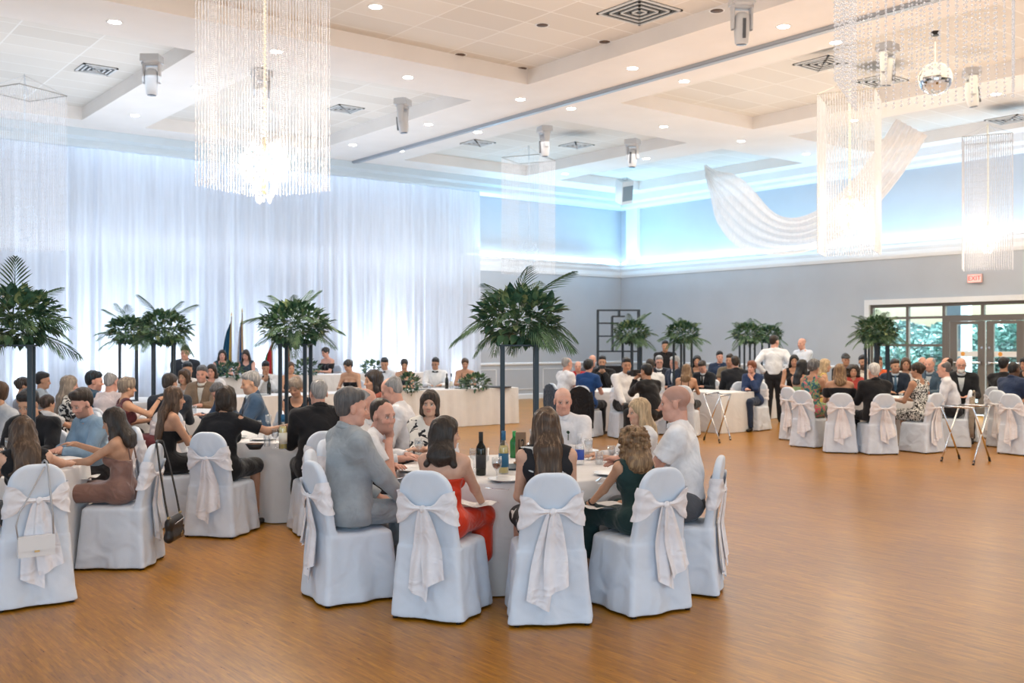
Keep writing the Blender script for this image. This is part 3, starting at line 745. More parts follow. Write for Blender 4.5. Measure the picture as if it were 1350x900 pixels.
def yback(z): return -0.245-0.075*max(0, (z-0.47)/0.46)-0.045*max(0, (0.47-z)/0.47)   # rear face of the cover
def cover_mesh(h, ph):
    F = Field(h, (-0.31, -0.42, 0), (0.31, 0.30, 0.97))
    X, Y, Z = F.ax[0][:, None, None], F.ax[1][None, :, None], F.ax[2][None, None, :]
    t = np.clip(1-Z/0.47, 0, 1)
    hw = 0.210+0.046*t; y1 = 0.215+0.035*t; y0 = -0.245-0.045*t
    rip = t**0.8*(0.010*np.sin(X*24+ph+2*np.sin(Y*9+ph))+0.009*np.sin(Y*27+ph*1.7+1.5*np.sin(X*7)+2.5*Z))+0.004*(1-np.abs(np.sin(X*9+Z*13+Y*11+ph)))*(0.3+t)
    cy = (y1+y0)/2; hy = (y1-y0)/2; r = 0.038
    qx = np.abs(X)-(hw-r); qy = np.abs(Y-cy)-(hy-r)
    d2 = np.sqrt(np.maximum(qx, 0)**2+np.maximum(qy, 0)**2)+np.minimum(np.maximum(qx, qy), 0)-r+rip
    zt = 0.478-0.012*np.clip((np.abs(X)/0.2)**2, 0, 1)
    qz = np.abs(Z-zt/2)-(zt/2-0.03)
    dz = d2+0.03
    seat = np.sqrt(np.maximum(dz, 0)**2+np.maximum(qz, 0)**2)+np.minimum(np.maximum(dz, qz), 0)-0.03
    # back panel: arched outline, leaning back
    tb = np.clip((Z-0.47)/0.46, 0, 1)
    wb = 0.206-0.040*tb; cyb = -0.212-0.07*tb
    Rt = 0.125; zc = 0.935-Rt
    qx = np.abs(X)-np.maximum(wb-Rt, 0.001); qz2 = Z-zc
    arch = np.sqrt(np.maximum(qx, 0)**2+np.maximum(qz2, 0)**2)+np.minimum(np.maximum(qx, qz2), 0)-Rt
    th = np.abs(Y-cyb+0.006*np.sin(X*16+ph)*tb*(1-tb)*3+0.003*np.sin(X*40+Z*9+ph)*(1-tb))-(0.032-0.006*tb)
    back = np.sqrt(np.maximum(arch+0.024, 0)**2+np.maximum(th+0.024, 0)**2)+np.minimum(np.maximum(arch+0.024, th+0.024), 0)-0.024
    back = np.maximum(back, 0.2-Z)
    k = 0.035; hh = np.clip(0.5+0.5*(seat-back)/k, 0, 1)
    D = seat*(1-hh)+back*hh-k*hh*(1-hh)
    seam = 0.0035*np.exp(-((Z-0.462)/0.008)**2)
    D = D+seam
    F.D = np.maximum(D, 0.014-Z).astype(np.float32)
    return np_mesh('chair_cover', *F.nets(), COVER)
def sash_meshes(ph, sway, tl):
    zc = 0.715
    def band(uu, vv):
        t = uu*2*math.pi; w = 0.205; cx, cyy = math.cos(t), math.sin(t)
        back = max(0, -cyy); kn = math.exp(-(cx/0.33)**2)*(1 if cyy < 0 else 0)
        hgt = 0.108*(1-0.84*kn)*(0.72+0.28*abs(cx)); z = zc-0.012*kn-0.015*abs(cx)+(0.012*cx*math.sin(ph))+(vv-0.5)*2*hgt
        pl = 0.0045*math.sin(vv*math.pi*5+cx*2.5+ph)*(0.6+0.4*abs(cx))+0.02*kn*(1-abs(2*vv-1))
        tb = min(1, max(0, (z-0.47)/0.46)); wb = 0.206-0.040*tb+0.014; arch = 1.0
        sx = math.copysign(abs(cx)**0.55, cx)*(wb+pl); sy = -0.212-0.07*tb+math.copysign(abs(cyy)**0.55, cyy)*(0.047+pl)
        return (sx, sy-(0.008*back), z)
    g = MB(); g.grid(band, 72, 12, closed=True)
    kn = MB(); kn.grid(lambda a, b: (0.024*math.sin(b*math.pi)*math.cos(a*6.283), yback(0.70)-0.030+0.013*math.sin(b*math.pi)*math.sin(a*6.283), 0.70+0.024*math.cos(b*math.pi)*(1+0.1*math.cos(a*19))), 14, 8, closed=True)
    tails = []
    for sg, L, w1 in ((-1, 0.53*tl, 0.07), (1, 0.45*tl, 0.075)):
        def tail(uu, vv, sg=sg, L=L, w1=w1):
            z = 0.695-L*vv+0.045*(uu-0.5)*sg*vv*1.6
            w = 0.022+(w1-0.022)*min(1, vv*1.6)**0.7
            x = sg*(0.012+0.045*vv)+sway*vv*0.12+(uu-0.5)*2*w
            y = yback(z)-0.030-0.012*vv*(1+sg*0.3)+0.013*math.sin(uu*9.5+ph+vv*1.5)*(0.35+0.65*vv)-0.006*sg
            return (x, y, z)
        m = MB(); m.grid(tail, 18, 16); tails.append(m)
    return [x.mesh('sash', SASH, True) for x in (g, kn, *tails)]
CH_COVER = [cover_mesh(0.0085, 0.3), cover_mesh(0.0085, 2.4), cover_mesh(0.0085, 4.4)]
CH_SASH = [sash_meshes(0.2, 0.15, 1.0), sash_meshes(1.9, -0.3, 1.06), sash_meshes(3.7, 0.5, 0.95)]
def _foot(x, y): return MB().lathe([(0.016, 0), (0.017, 0.012), (0.012, 0.03)], 8, (x, y, 0)).mesh('chair_foot', BLACK, True)
CH_FEET = [_foot(x, y) for x, y in ((-0.215, -0.255), (0.215, -0.255), (-0.205, 0.205), (0.205, 0.205))]
def chair(x, y, rz, label, var, sash=True, group=None):
    t = thing('banquet_chair', label, 'chair', (x, y, 0), rz, group)
    obj('chair_cover', CH_COVER[var % 3], t)
    if sash:
        ms = CH_SASH[(var*2+1) % 3]
        b = obj('sash_band', ms[0], t); obj('sash_knot', ms[1], b)
        obj('sash_tail', ms[2], b); obj('sash_tail', ms[3], b)
    for m in CH_FEET: obj('leg', m, t)
    return t

def cloth_round(R, seed, m=None):
    rs = random.Random(seed); ph = [rs.uniform(0, 6.28) for _ in range(4)]; n = 144; rows = []
    prof = [(0.0, 0.762, 0)] + [(R*k/6, 0.762, 0) for k in range(1, 6)] + [(R-0.012, 0.762, 0), (R-0.003, 0.759, 0), (R+0.002, 0.75, 0)] + \
           [(R+0.006+0.05*(k/12)**1.2, 0.75-0.742*k/12, (k/12)**0.8) for k in range(1, 13)]
    g = MB(); vs = [(0, 0, 0.762)]; fs = []
    for i, (r, z, a) in enumerate(prof[1:]):
        for k in range(n):
            th = 2*math.pi*k/n
            w = math.sin(th*17+ph[0])*0.5+math.sin(th*11+ph[1])*0.35+math.sin(th*29+ph[2])*0.2
            rr = r+0.034*a*w; zz = max(0.004, z); vs.append((rr*math.cos(th), rr*math.sin(th), zz))
    for k in range(n): fs.append((0, 1+k, 1+(k+1) % n))
    for i in range(len(prof)-2):
        for k in range(n): fs.append((1+i*n+k, 1+(i+1)*n+k, 1+(i+1)*n+(k+1) % n, 1+i*n+(k+1) % n))
    g.add(vs, fs); return g.mesh('tablecloth', m or LINEN, True)
def cloth_rect(L, W, zt, zb, seed, pleat=0.02, m=None):
    """box pleated floor-length cloth, long along x"""
    rs = random.Random(seed); ph = rs.uniform(0, 6.28); pts = []; step = 0.045; r = 0.03
    def side(p0, p1):
        l = math.dist(p0, p1); n = max(2, int(l/step)); return [(p0[0]+(p1[0]-p0[0])*i/n, p0[1]+(p1[1]-p0[1])*i/n) for i in range(n)]
    c = [(-L/2, -W/2), (L/2, -W/2), (L/2, W/2), (-L/2, W/2)]
    for i in range(4): pts += side(c[i], c[(i+1) % 4])
    N = len(pts); g = MB(); vs = []; fs = []; lev = [(0, zt), (0.004, zt-0.008)]+[(0.006+0.02*(k/8), zt-0.008-(zt-0.008-zb)*k/8) for k in range(1, 9)]
    s = 0
    for li, (o, z) in enumerate(lev):
        a = max(0, (li-1)/8)
        for i, (x, y) in enumerate(pts):
            nx = (1 if x > L/2-0.001 else -1 if x < -L/2+0.001 else 0); ny = (1 if y > W/2-0.001 else -1 if y < -W/2+0.001 else 0)
            w = pleat*a**0.6*(math.sin(i*1.25+ph)*0.6+math.sin(i*0.53+ph*2)*0.5)
            vs.append((x+nx*(o+w), y+ny*(o+w), z))
    for li in range(len(lev)-1):
        for i in range(N): fs.append((li*N+i, (li+1)*N+i, (li+1)*N+(i+1) % N, li*N+(i+1) % N))
    fs.append(tuple(range(N))); g.add(vs, fs); return g.mesh('tablecloth', m or LINEN, False)
def round_table(r, f, R, label, seed):
    x, y = cg(r, f); t = thing('round_table', label, 'table', (x, y, 0), head(seed*20))
    obj('tablecloth', cloth_round(R, seed), t)
    MB().lathe([(0, 0.722), (R-0.015, 0.722), (R-0.015, 0.752), (0, 0.752)], 48).build('tabletop', plain('plywood', (0.4, 0.28, 0.17), 0.6), t)
    return t
def rect_table(x, y, rz, L, W, label, seed, zt=0.762, zb=0.006, pleat=0.02):
    t = thing('long_table', label, 'table', (x, y, 0), rz)
    obj('tablecloth', cloth_rect(L, W, zt, zb, seed, pleat), t)
    MB().box((0, 0, zt-0.025), (L-0.03, W-0.03, 0.03)).build('tabletop', plain('plywood', (0.4, 0.28, 0.17), 0.6), t)
    return t

# greenery -----------------------------------------------------------
def leaf_mat(c, hi):
    m, nt, b = nodes_of('leaf'); n = noise(nt, coords(nt), 9, 3)
    lk(nt, ramp(nt, n.outputs['Fac'], [(0.35, c), (0.68, hi)]), b.inputs['Base Color'])
    b.inputs['Roughness'].default_value = 0.5; return m
LEAF_D = leaf_mat((0.020, 0.068, 0.045), (0.075, 0.17, 0.095)); LEAF_F = leaf_mat((0.032, 0.095, 0.052), (0.15, 0.25, 0.115)); LEAF_L = leaf_mat((0.06, 0.13, 0.05), (0.28, 0.33, 0.15))
def frond_mesh(L, droop, seed, n=24):
    rs = random.Random(seed); g = MB(); pts = []
    for i in range(n+1):
        t = i/n; pts.append(Vector((L*t*(1-0.12*droop*t), 0, -droop*L*0.55*t*t+0.05*L*math.sin(t*3))))
    g.tube(pts[::3]+[pts[-1]], [0.0045*(1-0.8*i/(n//3+1)) for i in range(len(pts[::3])+1)], 5)
    for i in range(3, n+1):
        t = i/n; ll = L*0.40*math.sin(math.pi*min(1, 0.12+0.83*t))**0.7*rs.uniform(0.85, 1.1)
        tg = (pts[min(i+1, n)]-pts[i-1]).normalized()
        for sg in (-1, 1):
            sw = 0.75-0.35*t; dr = Vector((tg.x*(0.55+0.7*t), sg*sw, tg.z*(0.5+0.5*t)-0.22)).normalized()
            w = 0.0048; sd = dr.cross(Vector((0, 0, 1))).normalized(); p = pts[i]
            m1 = p+dr*ll*0.35+Vector((0, 0, 0.012)); m2 = p+dr*ll*0.72; e = p+dr*ll+Vector((0, 0, -0.12*ll))
            vs = [p, m1+sd*w, m1-sd*w, m2+sd*w*0.8, m2-sd*w*0.8, e, m1+Vector((0, 0, -0.004)), m2+Vector((0, 0, -0.005))]
            g.add(vs, [(0, 6, 1), (0, 2, 6), (1, 6, 7, 3), (6, 2, 4, 7), (3, 7, 5), (7, 4, 5)])
    return g.mesh('frond', LEAF_F, False)
def leaves_mesh(n, rx, rz, ls, seed, name='leafy_filler', blooms=10, zoff=0.0, mats=None):
    rs = random.Random(seed); g = MB()
    for i in range(n):
        a, z = rs.uniform(0, 6.283), rs.uniform(-1, 1); rr = math.sqrt(1-z*z)*rs.uniform(0.35, 1.0)**0.5
        p = Vector((rx*rr*math.cos(a), rx*rr*math.sin(a), rz*z+zoff)); d = Vector((math.cos(a)*rr+rs.uniform(-.5, .5), math.sin(a)*rr+rs.uniform(-.5, .5), z*0.7+rs.uniform(-.4, .7))).normalized()
        L = ls*rs.uniform(0.6, 1.35); sd = d.cross(Vector((rs.uniform(-.4, .4), rs.uniform(-.4, .4), 1))).normalized(); up = sd.cross(d); w = L*0.27
        vs = [p, p+d*L*0.3+sd*w+up*0.1*L, p+d*L*0.3-sd*w+up*0.1*L, p+d*L*0.7+sd*w*0.75+up*0.06*L, p+d*L*0.7-sd*w*0.75+up*0.06*L, p+d*L-up*0.1*L, p+d*L*0.3, p+d*L*0.7]
        g.add(vs, [(0, 6, 1), (0, 2, 6), (1, 6, 7, 3), (6, 2, 4, 7), (3, 7, 5), (7, 4, 5)], rs.choice((0, 0, 0, 1, 1, 2)))
    for i in range(blooms):
        a, z = rs.uniform(0, 6.283), rs.uniform(-0.5, 0.9); rr = math.sqrt(1-z*z)*0.9; p = (rx*rr*math.cos(a), rx*rr*math.sin(a), rz*z+zoff); q = 0.011
        g.add([(p[0]+q, p[1], p[2]), (p[0]-q, p[1], p[2]), (p[0], p[1]+q, p[2]), (p[0], p[1]-q, p[2]), (p[0], p[1], p[2]+q), (p[0], p[1], p[2]-q)],
              [(0, 2, 4), (2, 1, 4), (1, 3, 4), (3, 0, 4), (2, 0, 5), (1, 2, 5), (3, 1, 5), (0, 3, 5)], 3)
    return g.mesh(name, mats or [LEAF_D, LEAF_F, LEAF_L, plain('petal', (0.75, 0.68, 0.6), 0.6)], False)
FR = [frond_mesh(0.47, 0.42, 1, 17), frond_mesh(0.42, 0.28, 2, 15), frond_mesh(0.44, 0.75, 3, 16)]
FILL = [leaves_mesh(680, 0.33, 0.18, 0.085, 5), leaves_mesh(680, 0.33, 0.17, 0.085, 6)]
POST = MB().box((0, 0, 0.46), (0.034, 0.034, 0.92)).mesh('post', TEAL)
def centrepiece(r, f, z, label, seed, rot=0.0, sc=1.0):
    rs = random.Random(seed); x, y = cg(r, f)
    t = thing('tall_centrepiece', label, 'centrepiece', (x, y, z), head(rot), 'tall palm centrepieces'); S = 0.128
    for sx in (-1, 1):
        for sy in (-1, 1):
            p = obj('post', POST, t); p.location = (sx*S, sy*S, 0.01)
    MB().box((0, 0, 0.006), (0.30, 0.30, 0.012)).build('base_plate', TEAL, t)
    MB().box((0, 0, 0.935), (0.32, 0.32, 0.012)).build('top_plate', TEAL, t)
    fl = obj('leafy_filler', FILL[seed % 2], t); fl.location = (0, 0, 1.15); fl.rotation_euler = (0, 0, rs.uniform(0, 6))
    n = 0
    for k in range(13):
        o = obj('frond', FR[0 if k % 2 else 2], t); o.location = (0, 0, 1.05+rs.uniform(-0.03, 0.12)); a = k*6.283/13+rs.uniform(-.2, .2)
        o.rotation_euler = (rs.uniform(-.4, .4), -rs.uniform(-0.22, 0.30), a); o.scale = (rs.uniform(0.92, 1.2),)*3
    for k in range(5):
        o = obj('frond', FR[1], t); o.location = (0, 0, 1.14); a = k*1.26+rs.uniform(-.3, .3)+1
        o.rotation_euler = (rs.uniform(-.5, .5), -rs.uniform(0.55, 1.15), a); o.scale = (rs.uniform(0.95, 1.3),)*3
    return t

# tableware ----------------------------------------------------------
GL = glass_mat('clear_glass', (0.93, 0.95, 0.97), 0.85); CHINA = plain('white_china', (0.82, 0.82, 0.82), 0.25); STEEL = plain('steel', (0.6, 0.6, 0.62), 0.25, 1.0)
GOB = MB().lathe([(0.0, 0.0), (0.034, 0.001), (0.034, 0.004), (0.006, 0.008), (0.0045, 0.075), (0.012, 0.085), (0.030, 0.105), (0.036, 0.135), (0.033, 0.175), (0.0315, 0.175), (0.034, 0.135), (0.028, 0.107), (0.0, 0.09)], 16).mesh('wine_glass', GL, True)
TUM = MB().lathe([(0, 0), (0.029, 0), (0.033, 0.105), (0.031, 0.105), (0.027, 0.006), (0, 0.006)], 16).mesh('tumbler', GL, True)
PLA = MB().lathe([(0, 0.0), (0.075, 0.0), (0.125, 0.016), (0.132, 0.018), (0.128, 0.021), (0.08, 0.006), (0, 0.006)], 28).mesh('plate', CHINA, True)
def cutlery_mesh(kind):
    g = MB(); g.box((0, -0.03, 0.004), (0.010, 0.12, 0.003))
    if kind == 'knife': g.box((0, 0.075, 0.004), (0.017, 0.10, 0.002), taper=0.9)
    else:
        g.grid(lambda a, b: ((0.019*math.sin(b*math.pi))*math.cos(a*6.283), 0.062+0.03*math.cos(b*math.pi), 0.006-0.005*math.sin(b*math.pi)+0.002*math.sin(a*6.283)), 12, 7, closed=True)
    return g.mesh(kind, STEEL, False)
KNI, SPO = cutlery_mesh('knife'), cutlery_mesh('spoon')
def leaf_item(name, me, label, cat, x, y, z, rz=0, group=None):
    o = obj(name, me); o.location = (x, y, z); o.rotation_euler = (0, 0, rz); return tag(o, label, cat, group)
def bottle(x, y, z, label, body, lab=None, cap=None, wine=None, h=0.31, group=None):
    t = thing('wine_bottle', label, 'bottle', (x, y, z), 0, group); k = h/0.31
    MB().lathe([(0, 0.004), (0.034, 0.0), (0.037, 0.006), (0.037, 0.185*k), (0.032, 0.208*k), (0.016, 0.235*k), (0.014, 0.30*k), (0.0155, 0.302*k), (0.0155, 0.31*k), (0, 0.31*k)], 20).build('glass_body', body, t, True)
    if wine: MB().lathe([(0, 0.008), (0.034, 0.008), (0.034, 0.185*k), (0.028, 0.205*k), (0, 0.206*k)], 16).build('wine', wine, t, True)
    if lab: MB().lathe([(0.0376, 0.05*k), (0.0376, 0.15*k)], 20).build('paper_label', lab, t, True)
    MB().lathe([(0.0162, 0.245*k), (0.0165, 0.312*k), (0, 0.3135*k)], 14).build('foil_cap', cap or BLACK, t, True)
    return t

# lights and ceiling gear ---------------------------------------------
BEAD = None
def bead_mat():
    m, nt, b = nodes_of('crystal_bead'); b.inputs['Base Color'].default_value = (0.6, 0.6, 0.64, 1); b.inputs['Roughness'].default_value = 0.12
    b.inputs['Specular IOR Level'].default_value = 0.9; b.inputs['Emission Color'].default_value = (1, 0.93, 0.88, 1); b.inputs['Emission Strength'].default_value = 0.15  # faint glow in the bead material imitates light from the bulbs inside
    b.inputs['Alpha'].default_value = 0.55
    return m
BEADM = bead_mat()
GOLD = plain('pale_gold', (0.75, 0.68, 0.5), 0.3, 0.8)
def chandelier_meshes(side, drop, ns, rb, sp, cz=0.25, lit=True):
    M = {}; g = MB(); r = 0.012; h = side/2
    for a in range(4):
        c, s = math.cos(a*math.pi/2), math.sin(a*math.pi/2); g.box((h*c, h*s, 0), (0.014, side+0.014, 0.014), rz=a*math.pi/2)
    M['frame'] = g.mesh('frame', plain('frame_grey', (0.42, 0.40, 0.38), 0.4)); M['lit'] = lit
    g = MB()
    for sx in (-1, 1):
        for sy in (-1, 1): g.tube([(sx*h, sy*h, 0), (0, 0, 0.30)], 0.0035, 5)
    M['cable'] = g.mesh('suspension_cable', CHROME)
    nb = int(drop/sp); oct_f = [(0, 2, 4), (2, 1, 4), (1, 3, 4), (3, 0, 4), (2, 0, 5), (1, 2, 5), (3, 1, 5), (0, 3, 5)]
    one = []
    for k in range(nb):
        z = -0.02-k*sp; q = rb*(1.25 if k % 6 == 0 else 1.0)
        one.append((z, q))
    oct_v = lambda x, y, z, q: [(x+q, y, z), (x-q, y, z), (x, y+q, z), (x, y-q, z), (x, y, z+q*1.25), (x, y, z-q*1.25)]
    V = []; Fc = []; rs = random.Random(4)
    for a in range(4):
        c, s = math.cos(a*math.pi/2), math.sin(a*math.pi/2)
        for i in range(ns):
            t = -h+side*i/ns; x, y = h*c-t*s, h*s+t*c; j = rs.uniform(-sp/2, sp/2)
            for z, q in one: o = len(V); V += oct_v(x, y, z+j, q); Fc += [tuple(o+e for e in f) for f in oct_f]
    g = MB(); g.v = V; g.f = Fc; M['beads'] = g.mesh('bead_curtain', BEADM)
    bdrop = drop; drop = drop+cz
    g = MB(); zz = 0.30
    while zz > -drop+0.75:
        g.add(oct_v(0, 0, zz, 0.022), oct_f); g.add(oct_v(0.012, 0.01, zz-0.02, 0.014), oct_f); zz -= 0.045
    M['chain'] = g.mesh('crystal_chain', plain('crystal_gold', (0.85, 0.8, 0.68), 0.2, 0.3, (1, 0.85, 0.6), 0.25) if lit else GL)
    g = MB(); rs = random.Random(9)
    for k in range(300):
        z = rs.uniform(-1, 0.9); a = rs.uniform(0, 6.283); rr = (0.05+0.24*rs.uniform(0.3, 1)**0.5*(1-abs(z-0.15)/1.2))
        g.add(oct_v(rr*math.cos(a), rr*math.sin(a), -drop+0.44+z*0.33, rs.uniform(0.008, 0.019)), oct_f)
    M['crystals'] = g.mesh('crystal_cluster', plain('crystal', (0.95, 0.93, 0.9), 0.08, 0.1, (1, 0.85, 0.62), 0.9) if lit else GL)  # crystals, like the chain, are given a glow for the bulb light
    g = MB()
    for k in range(8):
        a = k*math.pi/4; pts = [(0.05*math.cos(a), 0.05*math.sin(a), -drop+0.42), (0.15*math.cos(a), 0.15*math.sin(a), -drop+0.34), (0.22*math.cos(a), 0.22*math.sin(a), -drop+0.42), (0.22*math.cos(a), 0.22*math.sin(a), -drop+0.50)]
        g.tube(pts, 0.008, 6)
    g.tube([(0, 0, -drop+0.78), (0, 0, -drop+0.2)], 0.02, 8)
    M['arms'] = g.mesh('candle_arms', GOLD, True)
    M['bulb'] = [MB().lathe([(0, -0.045), (0.014, -0.03), (0.018, 0), (0.012, 0.03), (0, 0.055)], 8, (0.22*math.cos(k*math.pi/4), 0.22*math.sin(k*math.pi/4), -drop+0.545)) for k in range(8)]
    M['drop'] = drop
    return M
def chandelier(M, x, y, z, rz, label, estr, drop, energy):
    drop = M['drop']
    t = thing('crystal_chandelier', label, 'chandelier', (x, y, z), rz, 'crystal bead chandeliers')
    obj('frame', M['frame'], t); obj('suspension_cable', M['cable'], t); b = obj('bead_curtain', M['beads'], t); b['kind'] = 'stuff'
    obj('crystal_chain', M['chain'], t); cc = obj('crystal_cluster', M['crystals'], t); cc['kind'] = 'stuff'; a = obj('candle_frame', M['arms'], t) if M['lit'] else None
    MB().tube([(0, 0, 0.3), (0, 0, ZC-z)], 0.006, 6).build('hanging_rod', CHROME, t)
    for k in range(8 if a else 0): obj('bulb', M['bulb'][k].mesh('bulb', emis('warm_bulb', (1, 0.86, 0.66), estr), True), a)
    if not a: return t
    l = bpy.data.lights.new('chandelier_light', 'POINT'); l.energy = energy; l.color = (1, 0.84, 0.66); l.shadow_soft_size = 0.25
    lo = bpy.data.objects.new('chandelier_light', l); COL.objects.link(lo); lo.parent = t; lo.location = (0, 0, -drop+0.42)
    return t
def moving_head(x, y, z, rz, label, tilt=0.0, sc=1.0):
    t = thing('moving_head_spotlight', label, 'stage light', (x, y, z), rz, 'moving head stage lights'); t.scale = (sc,)*3
    W = plain('light_casing', (0.62, 0.63, 0.66), 0.4); D = plain('dark_casing', (0.10, 0.11, 0.13), 0.4)
    g = MB(); g.box((0, 0, -0.055), (0.24, 0.2, 0.09), taper=0.95); g.lathe([(0.10, -0.12), (0.115, -0.10), (0.10, -0.09)], 20); g.build('base_box', W, t)
    g = MB(); g.tube([(0, 0, 0), (0, 0, -0.02)], 0.05, 10); g.box((0.07, 0, -0.012), (0.03, 0.1, 0.03)); g.box((-0.07, 0, -0.012), (0.03, 0.1, 0.03)); g.build('clamp', CHROME, t)
    g = MB()
    for sg in (-1, 1): g.grid(lambda a, b, sg=sg: (sg*(0.098+0.022*math.sin(b*3.14)*0+0.018*math.cos(a*6.283)), 0.06*math.sin(a*6.283)*(1-0.35*b), -0.11-0.25*b), 12, 6, closed=True)
    g.box((0, 0, -0.125), (0.22, 0.12, 0.03)); g.build('yoke', W, t, True)
    hd = MB().lathe([(0, 0.13), (0.05, 0.125), (0.078, 0.09), (0.082, 0.0), (0.078, -0.1), (0.068, -0.19), (0.058, -0.2), (0, -0.2)], 18).build('lamp_head', W, t, True)
    hd.location = (0, 0, -0.31); hd.rotation_euler = (tilt, 0, 0)
    MB().lathe([(0, -0.203), (0.054, -0.203), (0.054, -0.2)], 16).build('lens', plain('lens_glass', (0.1, 0.12, 0.16), 0.08), hd, True)
    g = MB(); g.box((0, 0.088, -0.05), (0.03, 0.02, 0.2)); g.build('grip', D, hd)
    return t
# ------------------------------------------------------------------ the room
def room_px_wallright(px): # y along the right wall seen at column px
    l = lat(px); return XR*(FW[1]+RT[1]*l)/(FW[0]+RT[0]*l)
def zr(px, py, x=XR): l = lat(px); d = x/(FW[0]+RT[0]*l); return CAMH+(450-py)*d/F_PX
def floor_mat():
    m, nt, b = nodes_of('mosaic_parquet'); tc = nt.nodes.new('ShaderNodeTexCoord')
    mp = nt.nodes.new('ShaderNodeMapping'); mp.inputs['Rotation'].default_value = (0, 0, math.radians(90)); lk(nt, tc.outputs['Object'], mp.inputs['Vector'])
    br = nt.nodes.new('ShaderNodeTexBrick'); br.inputs['Scale'].default_value = 1.0; br.inputs['Brick Width'].default_value = 0.30; br.inputs['Row Height'].default_value = 0.024
    br.inputs['Mortar Size'].default_value = 0.0012; br.inputs['Mortar Smooth'].default_value = 0.3; br.offset = 0.37; br.offset_frequency = 2
    br.inputs['Color1'].default_value = (0, 0, 0, 1); br.inputs['Color2'].default_value = (1, 1, 1, 1); br.inputs['Mortar'].default_value = (0.1, 0.1, 0.1, 1)
    lk(nt, mp.outputs['Vector'], br.inputs['Vector'])
    mp2 = nt.nodes.new('ShaderNodeMapping'); mp2.inputs['Scale'].default_value = (75, 6.0, 1); lk(nt, tc.outputs['Object'], mp2.inputs['Vector'])
    n1 = noise(nt, mp2.outputs['Vector'], 1.0, 4, 0.65); n2 = noise(nt, tc.outputs['Object'], 0.55, 3, 0.5)
    c1 = ramp(nt, n1.outputs['Fac'], [(0.28, (0.18, 0.064, 0.004)), (0.40, (0.36, 0.150, 0.008)), (0.6, (0.46, 0.218, 0.014)), (0.80, (0.57, 0.305, 0.028))])
    mx = nt.nodes.new('ShaderNodeMixRGB'); mx.blend_type = 'MULTIPLY'; mx.inputs['Fac'].default_value = 0.55
    lk(nt, c1, mx.inputs['Color1']); lk(nt, ramp(nt, br.outputs['Color'], [(0.0, (0.62, 0.55, 0.5)), (1.0, (1.15, 1.1, 1.05))]), mx.inputs['Color2'])
    mx2 = nt.nodes.new('ShaderNodeMixRGB'); mx2.blend_type = 'MULTIPLY'; mx2.inputs['Fac'].default_value = 0.6
    lk(nt, mx.outputs['Color'], mx2.inputs['Color1']); lk(nt, ramp(nt, n2.outputs['Fac'], [(0.35, (0.78, 0.72, 0.68)), (0.65, (1.1, 1.08, 1.05))]), mx2.inputs['Color2'])
    lk(nt, mx2.outputs['Color'], b.inputs['Base Color'])
    r = nt.nodes.new('ShaderNodeMapRange'); r.inputs['To Min'].default_value = 0.24; r.inputs['To Max'].default_value = 0.36; lk(nt, n1.outputs['Fac'], r.inputs['Value']); lk(nt, r.outputs['Result'], b.inputs['Roughness'])
    b.inputs['Specular IOR Level'].default_value = 0.3
    bump(nt, b, n1.outputs['Fac'], 0.12, 0.004); return m
def paint(name, c, var=0.03, rough=0.7):
    m, nt, b = nodes_of(name); n = noise(nt, coords(nt), 1.2, 3)
    lk(nt, ramp(nt, n.outputs['Fac'], [(0.3, tuple(x*(1-var) for x in c)), (0.7, tuple(min(1, x*(1+var)) for x in c))]), b.inputs['Base Color'])
    b.inputs['Roughness'].default_value = rough
    n2 = noise(nt, coords(nt), 160, 2); bump(nt, b, n2.outputs['Fac'], 0.05, 0.003); return m
def tile_mat():
    m, nt, b = nodes_of('ceiling_tile'); tc = nt.nodes.new('ShaderNodeTexCoord')
    br = nt.nodes.new('ShaderNodeTexBrick'); br.inputs['Scale'].default_value = 1; br.inputs['Brick Width'].default_value = 1.22; br.inputs['Row Height'].default_value = 0.61; br.offset = 0
    br.inputs['Mortar Size'].default_value = 0.014; br.inputs['Color1'].default_value = (0.70, 0.66, 0.62, 1); br.inputs['Color2'].default_value = (0.78, 0.74, 0.70, 1); br.inputs['Mortar'].default_value = (0.86, 0.84, 0.82, 1)
    lk(nt, tc.outputs['Object'], br.inputs['Vector']); lk(nt, br.outputs['Color'], b.inputs['Base Color']); b.inputs['Roughness'].default_value = 0.9
    n = noise(nt, coords(nt), 90, 3); bump(nt, b, n.outputs['Fac'], 0.15, 0.01); return m
WALLM = paint('wall_paint', (0.50, 0.53, 0.585)); WHITEM = paint('white_paint', (0.84, 0.85, 0.88)); CEILM = paint('ceiling_paint', (0.86, 0.82, 0.80)); TILEM = tile_mat()
g = MB(); g.add([(-12, -12, 0), (XR, -12, 0), (XR, YL, 0), (-12, YL, 0)], [(0, 1, 2, 3)]); struct(g.build('floor', floor_mat()))
# left and right walls as seen: the left one carries the curtain, the right one the doors
DY0, DY1 = room_px_wallright(1450), room_px_wallright(1147)
DZ = zr(1147, 402)
g = MB(); g.box(((XR-12)/2+0.1, YL+0.1, 3.4), (XR+12.4, 0.2, 6.8)); struct(g.build('wall_left', WALLM))
g = MB()
for y0, y1, z0, z1 in ((-12, DY0, 0, 6.8), (DY1, YL, 0, 6.8), (DY0, DY1, DZ, 6.8)): g.box((XR+0.1, (y0+y1)/2, (z0+z1)/2), (0.2, y1-y0, z1-z0))
struct(g.build('wall_right', WALLM))
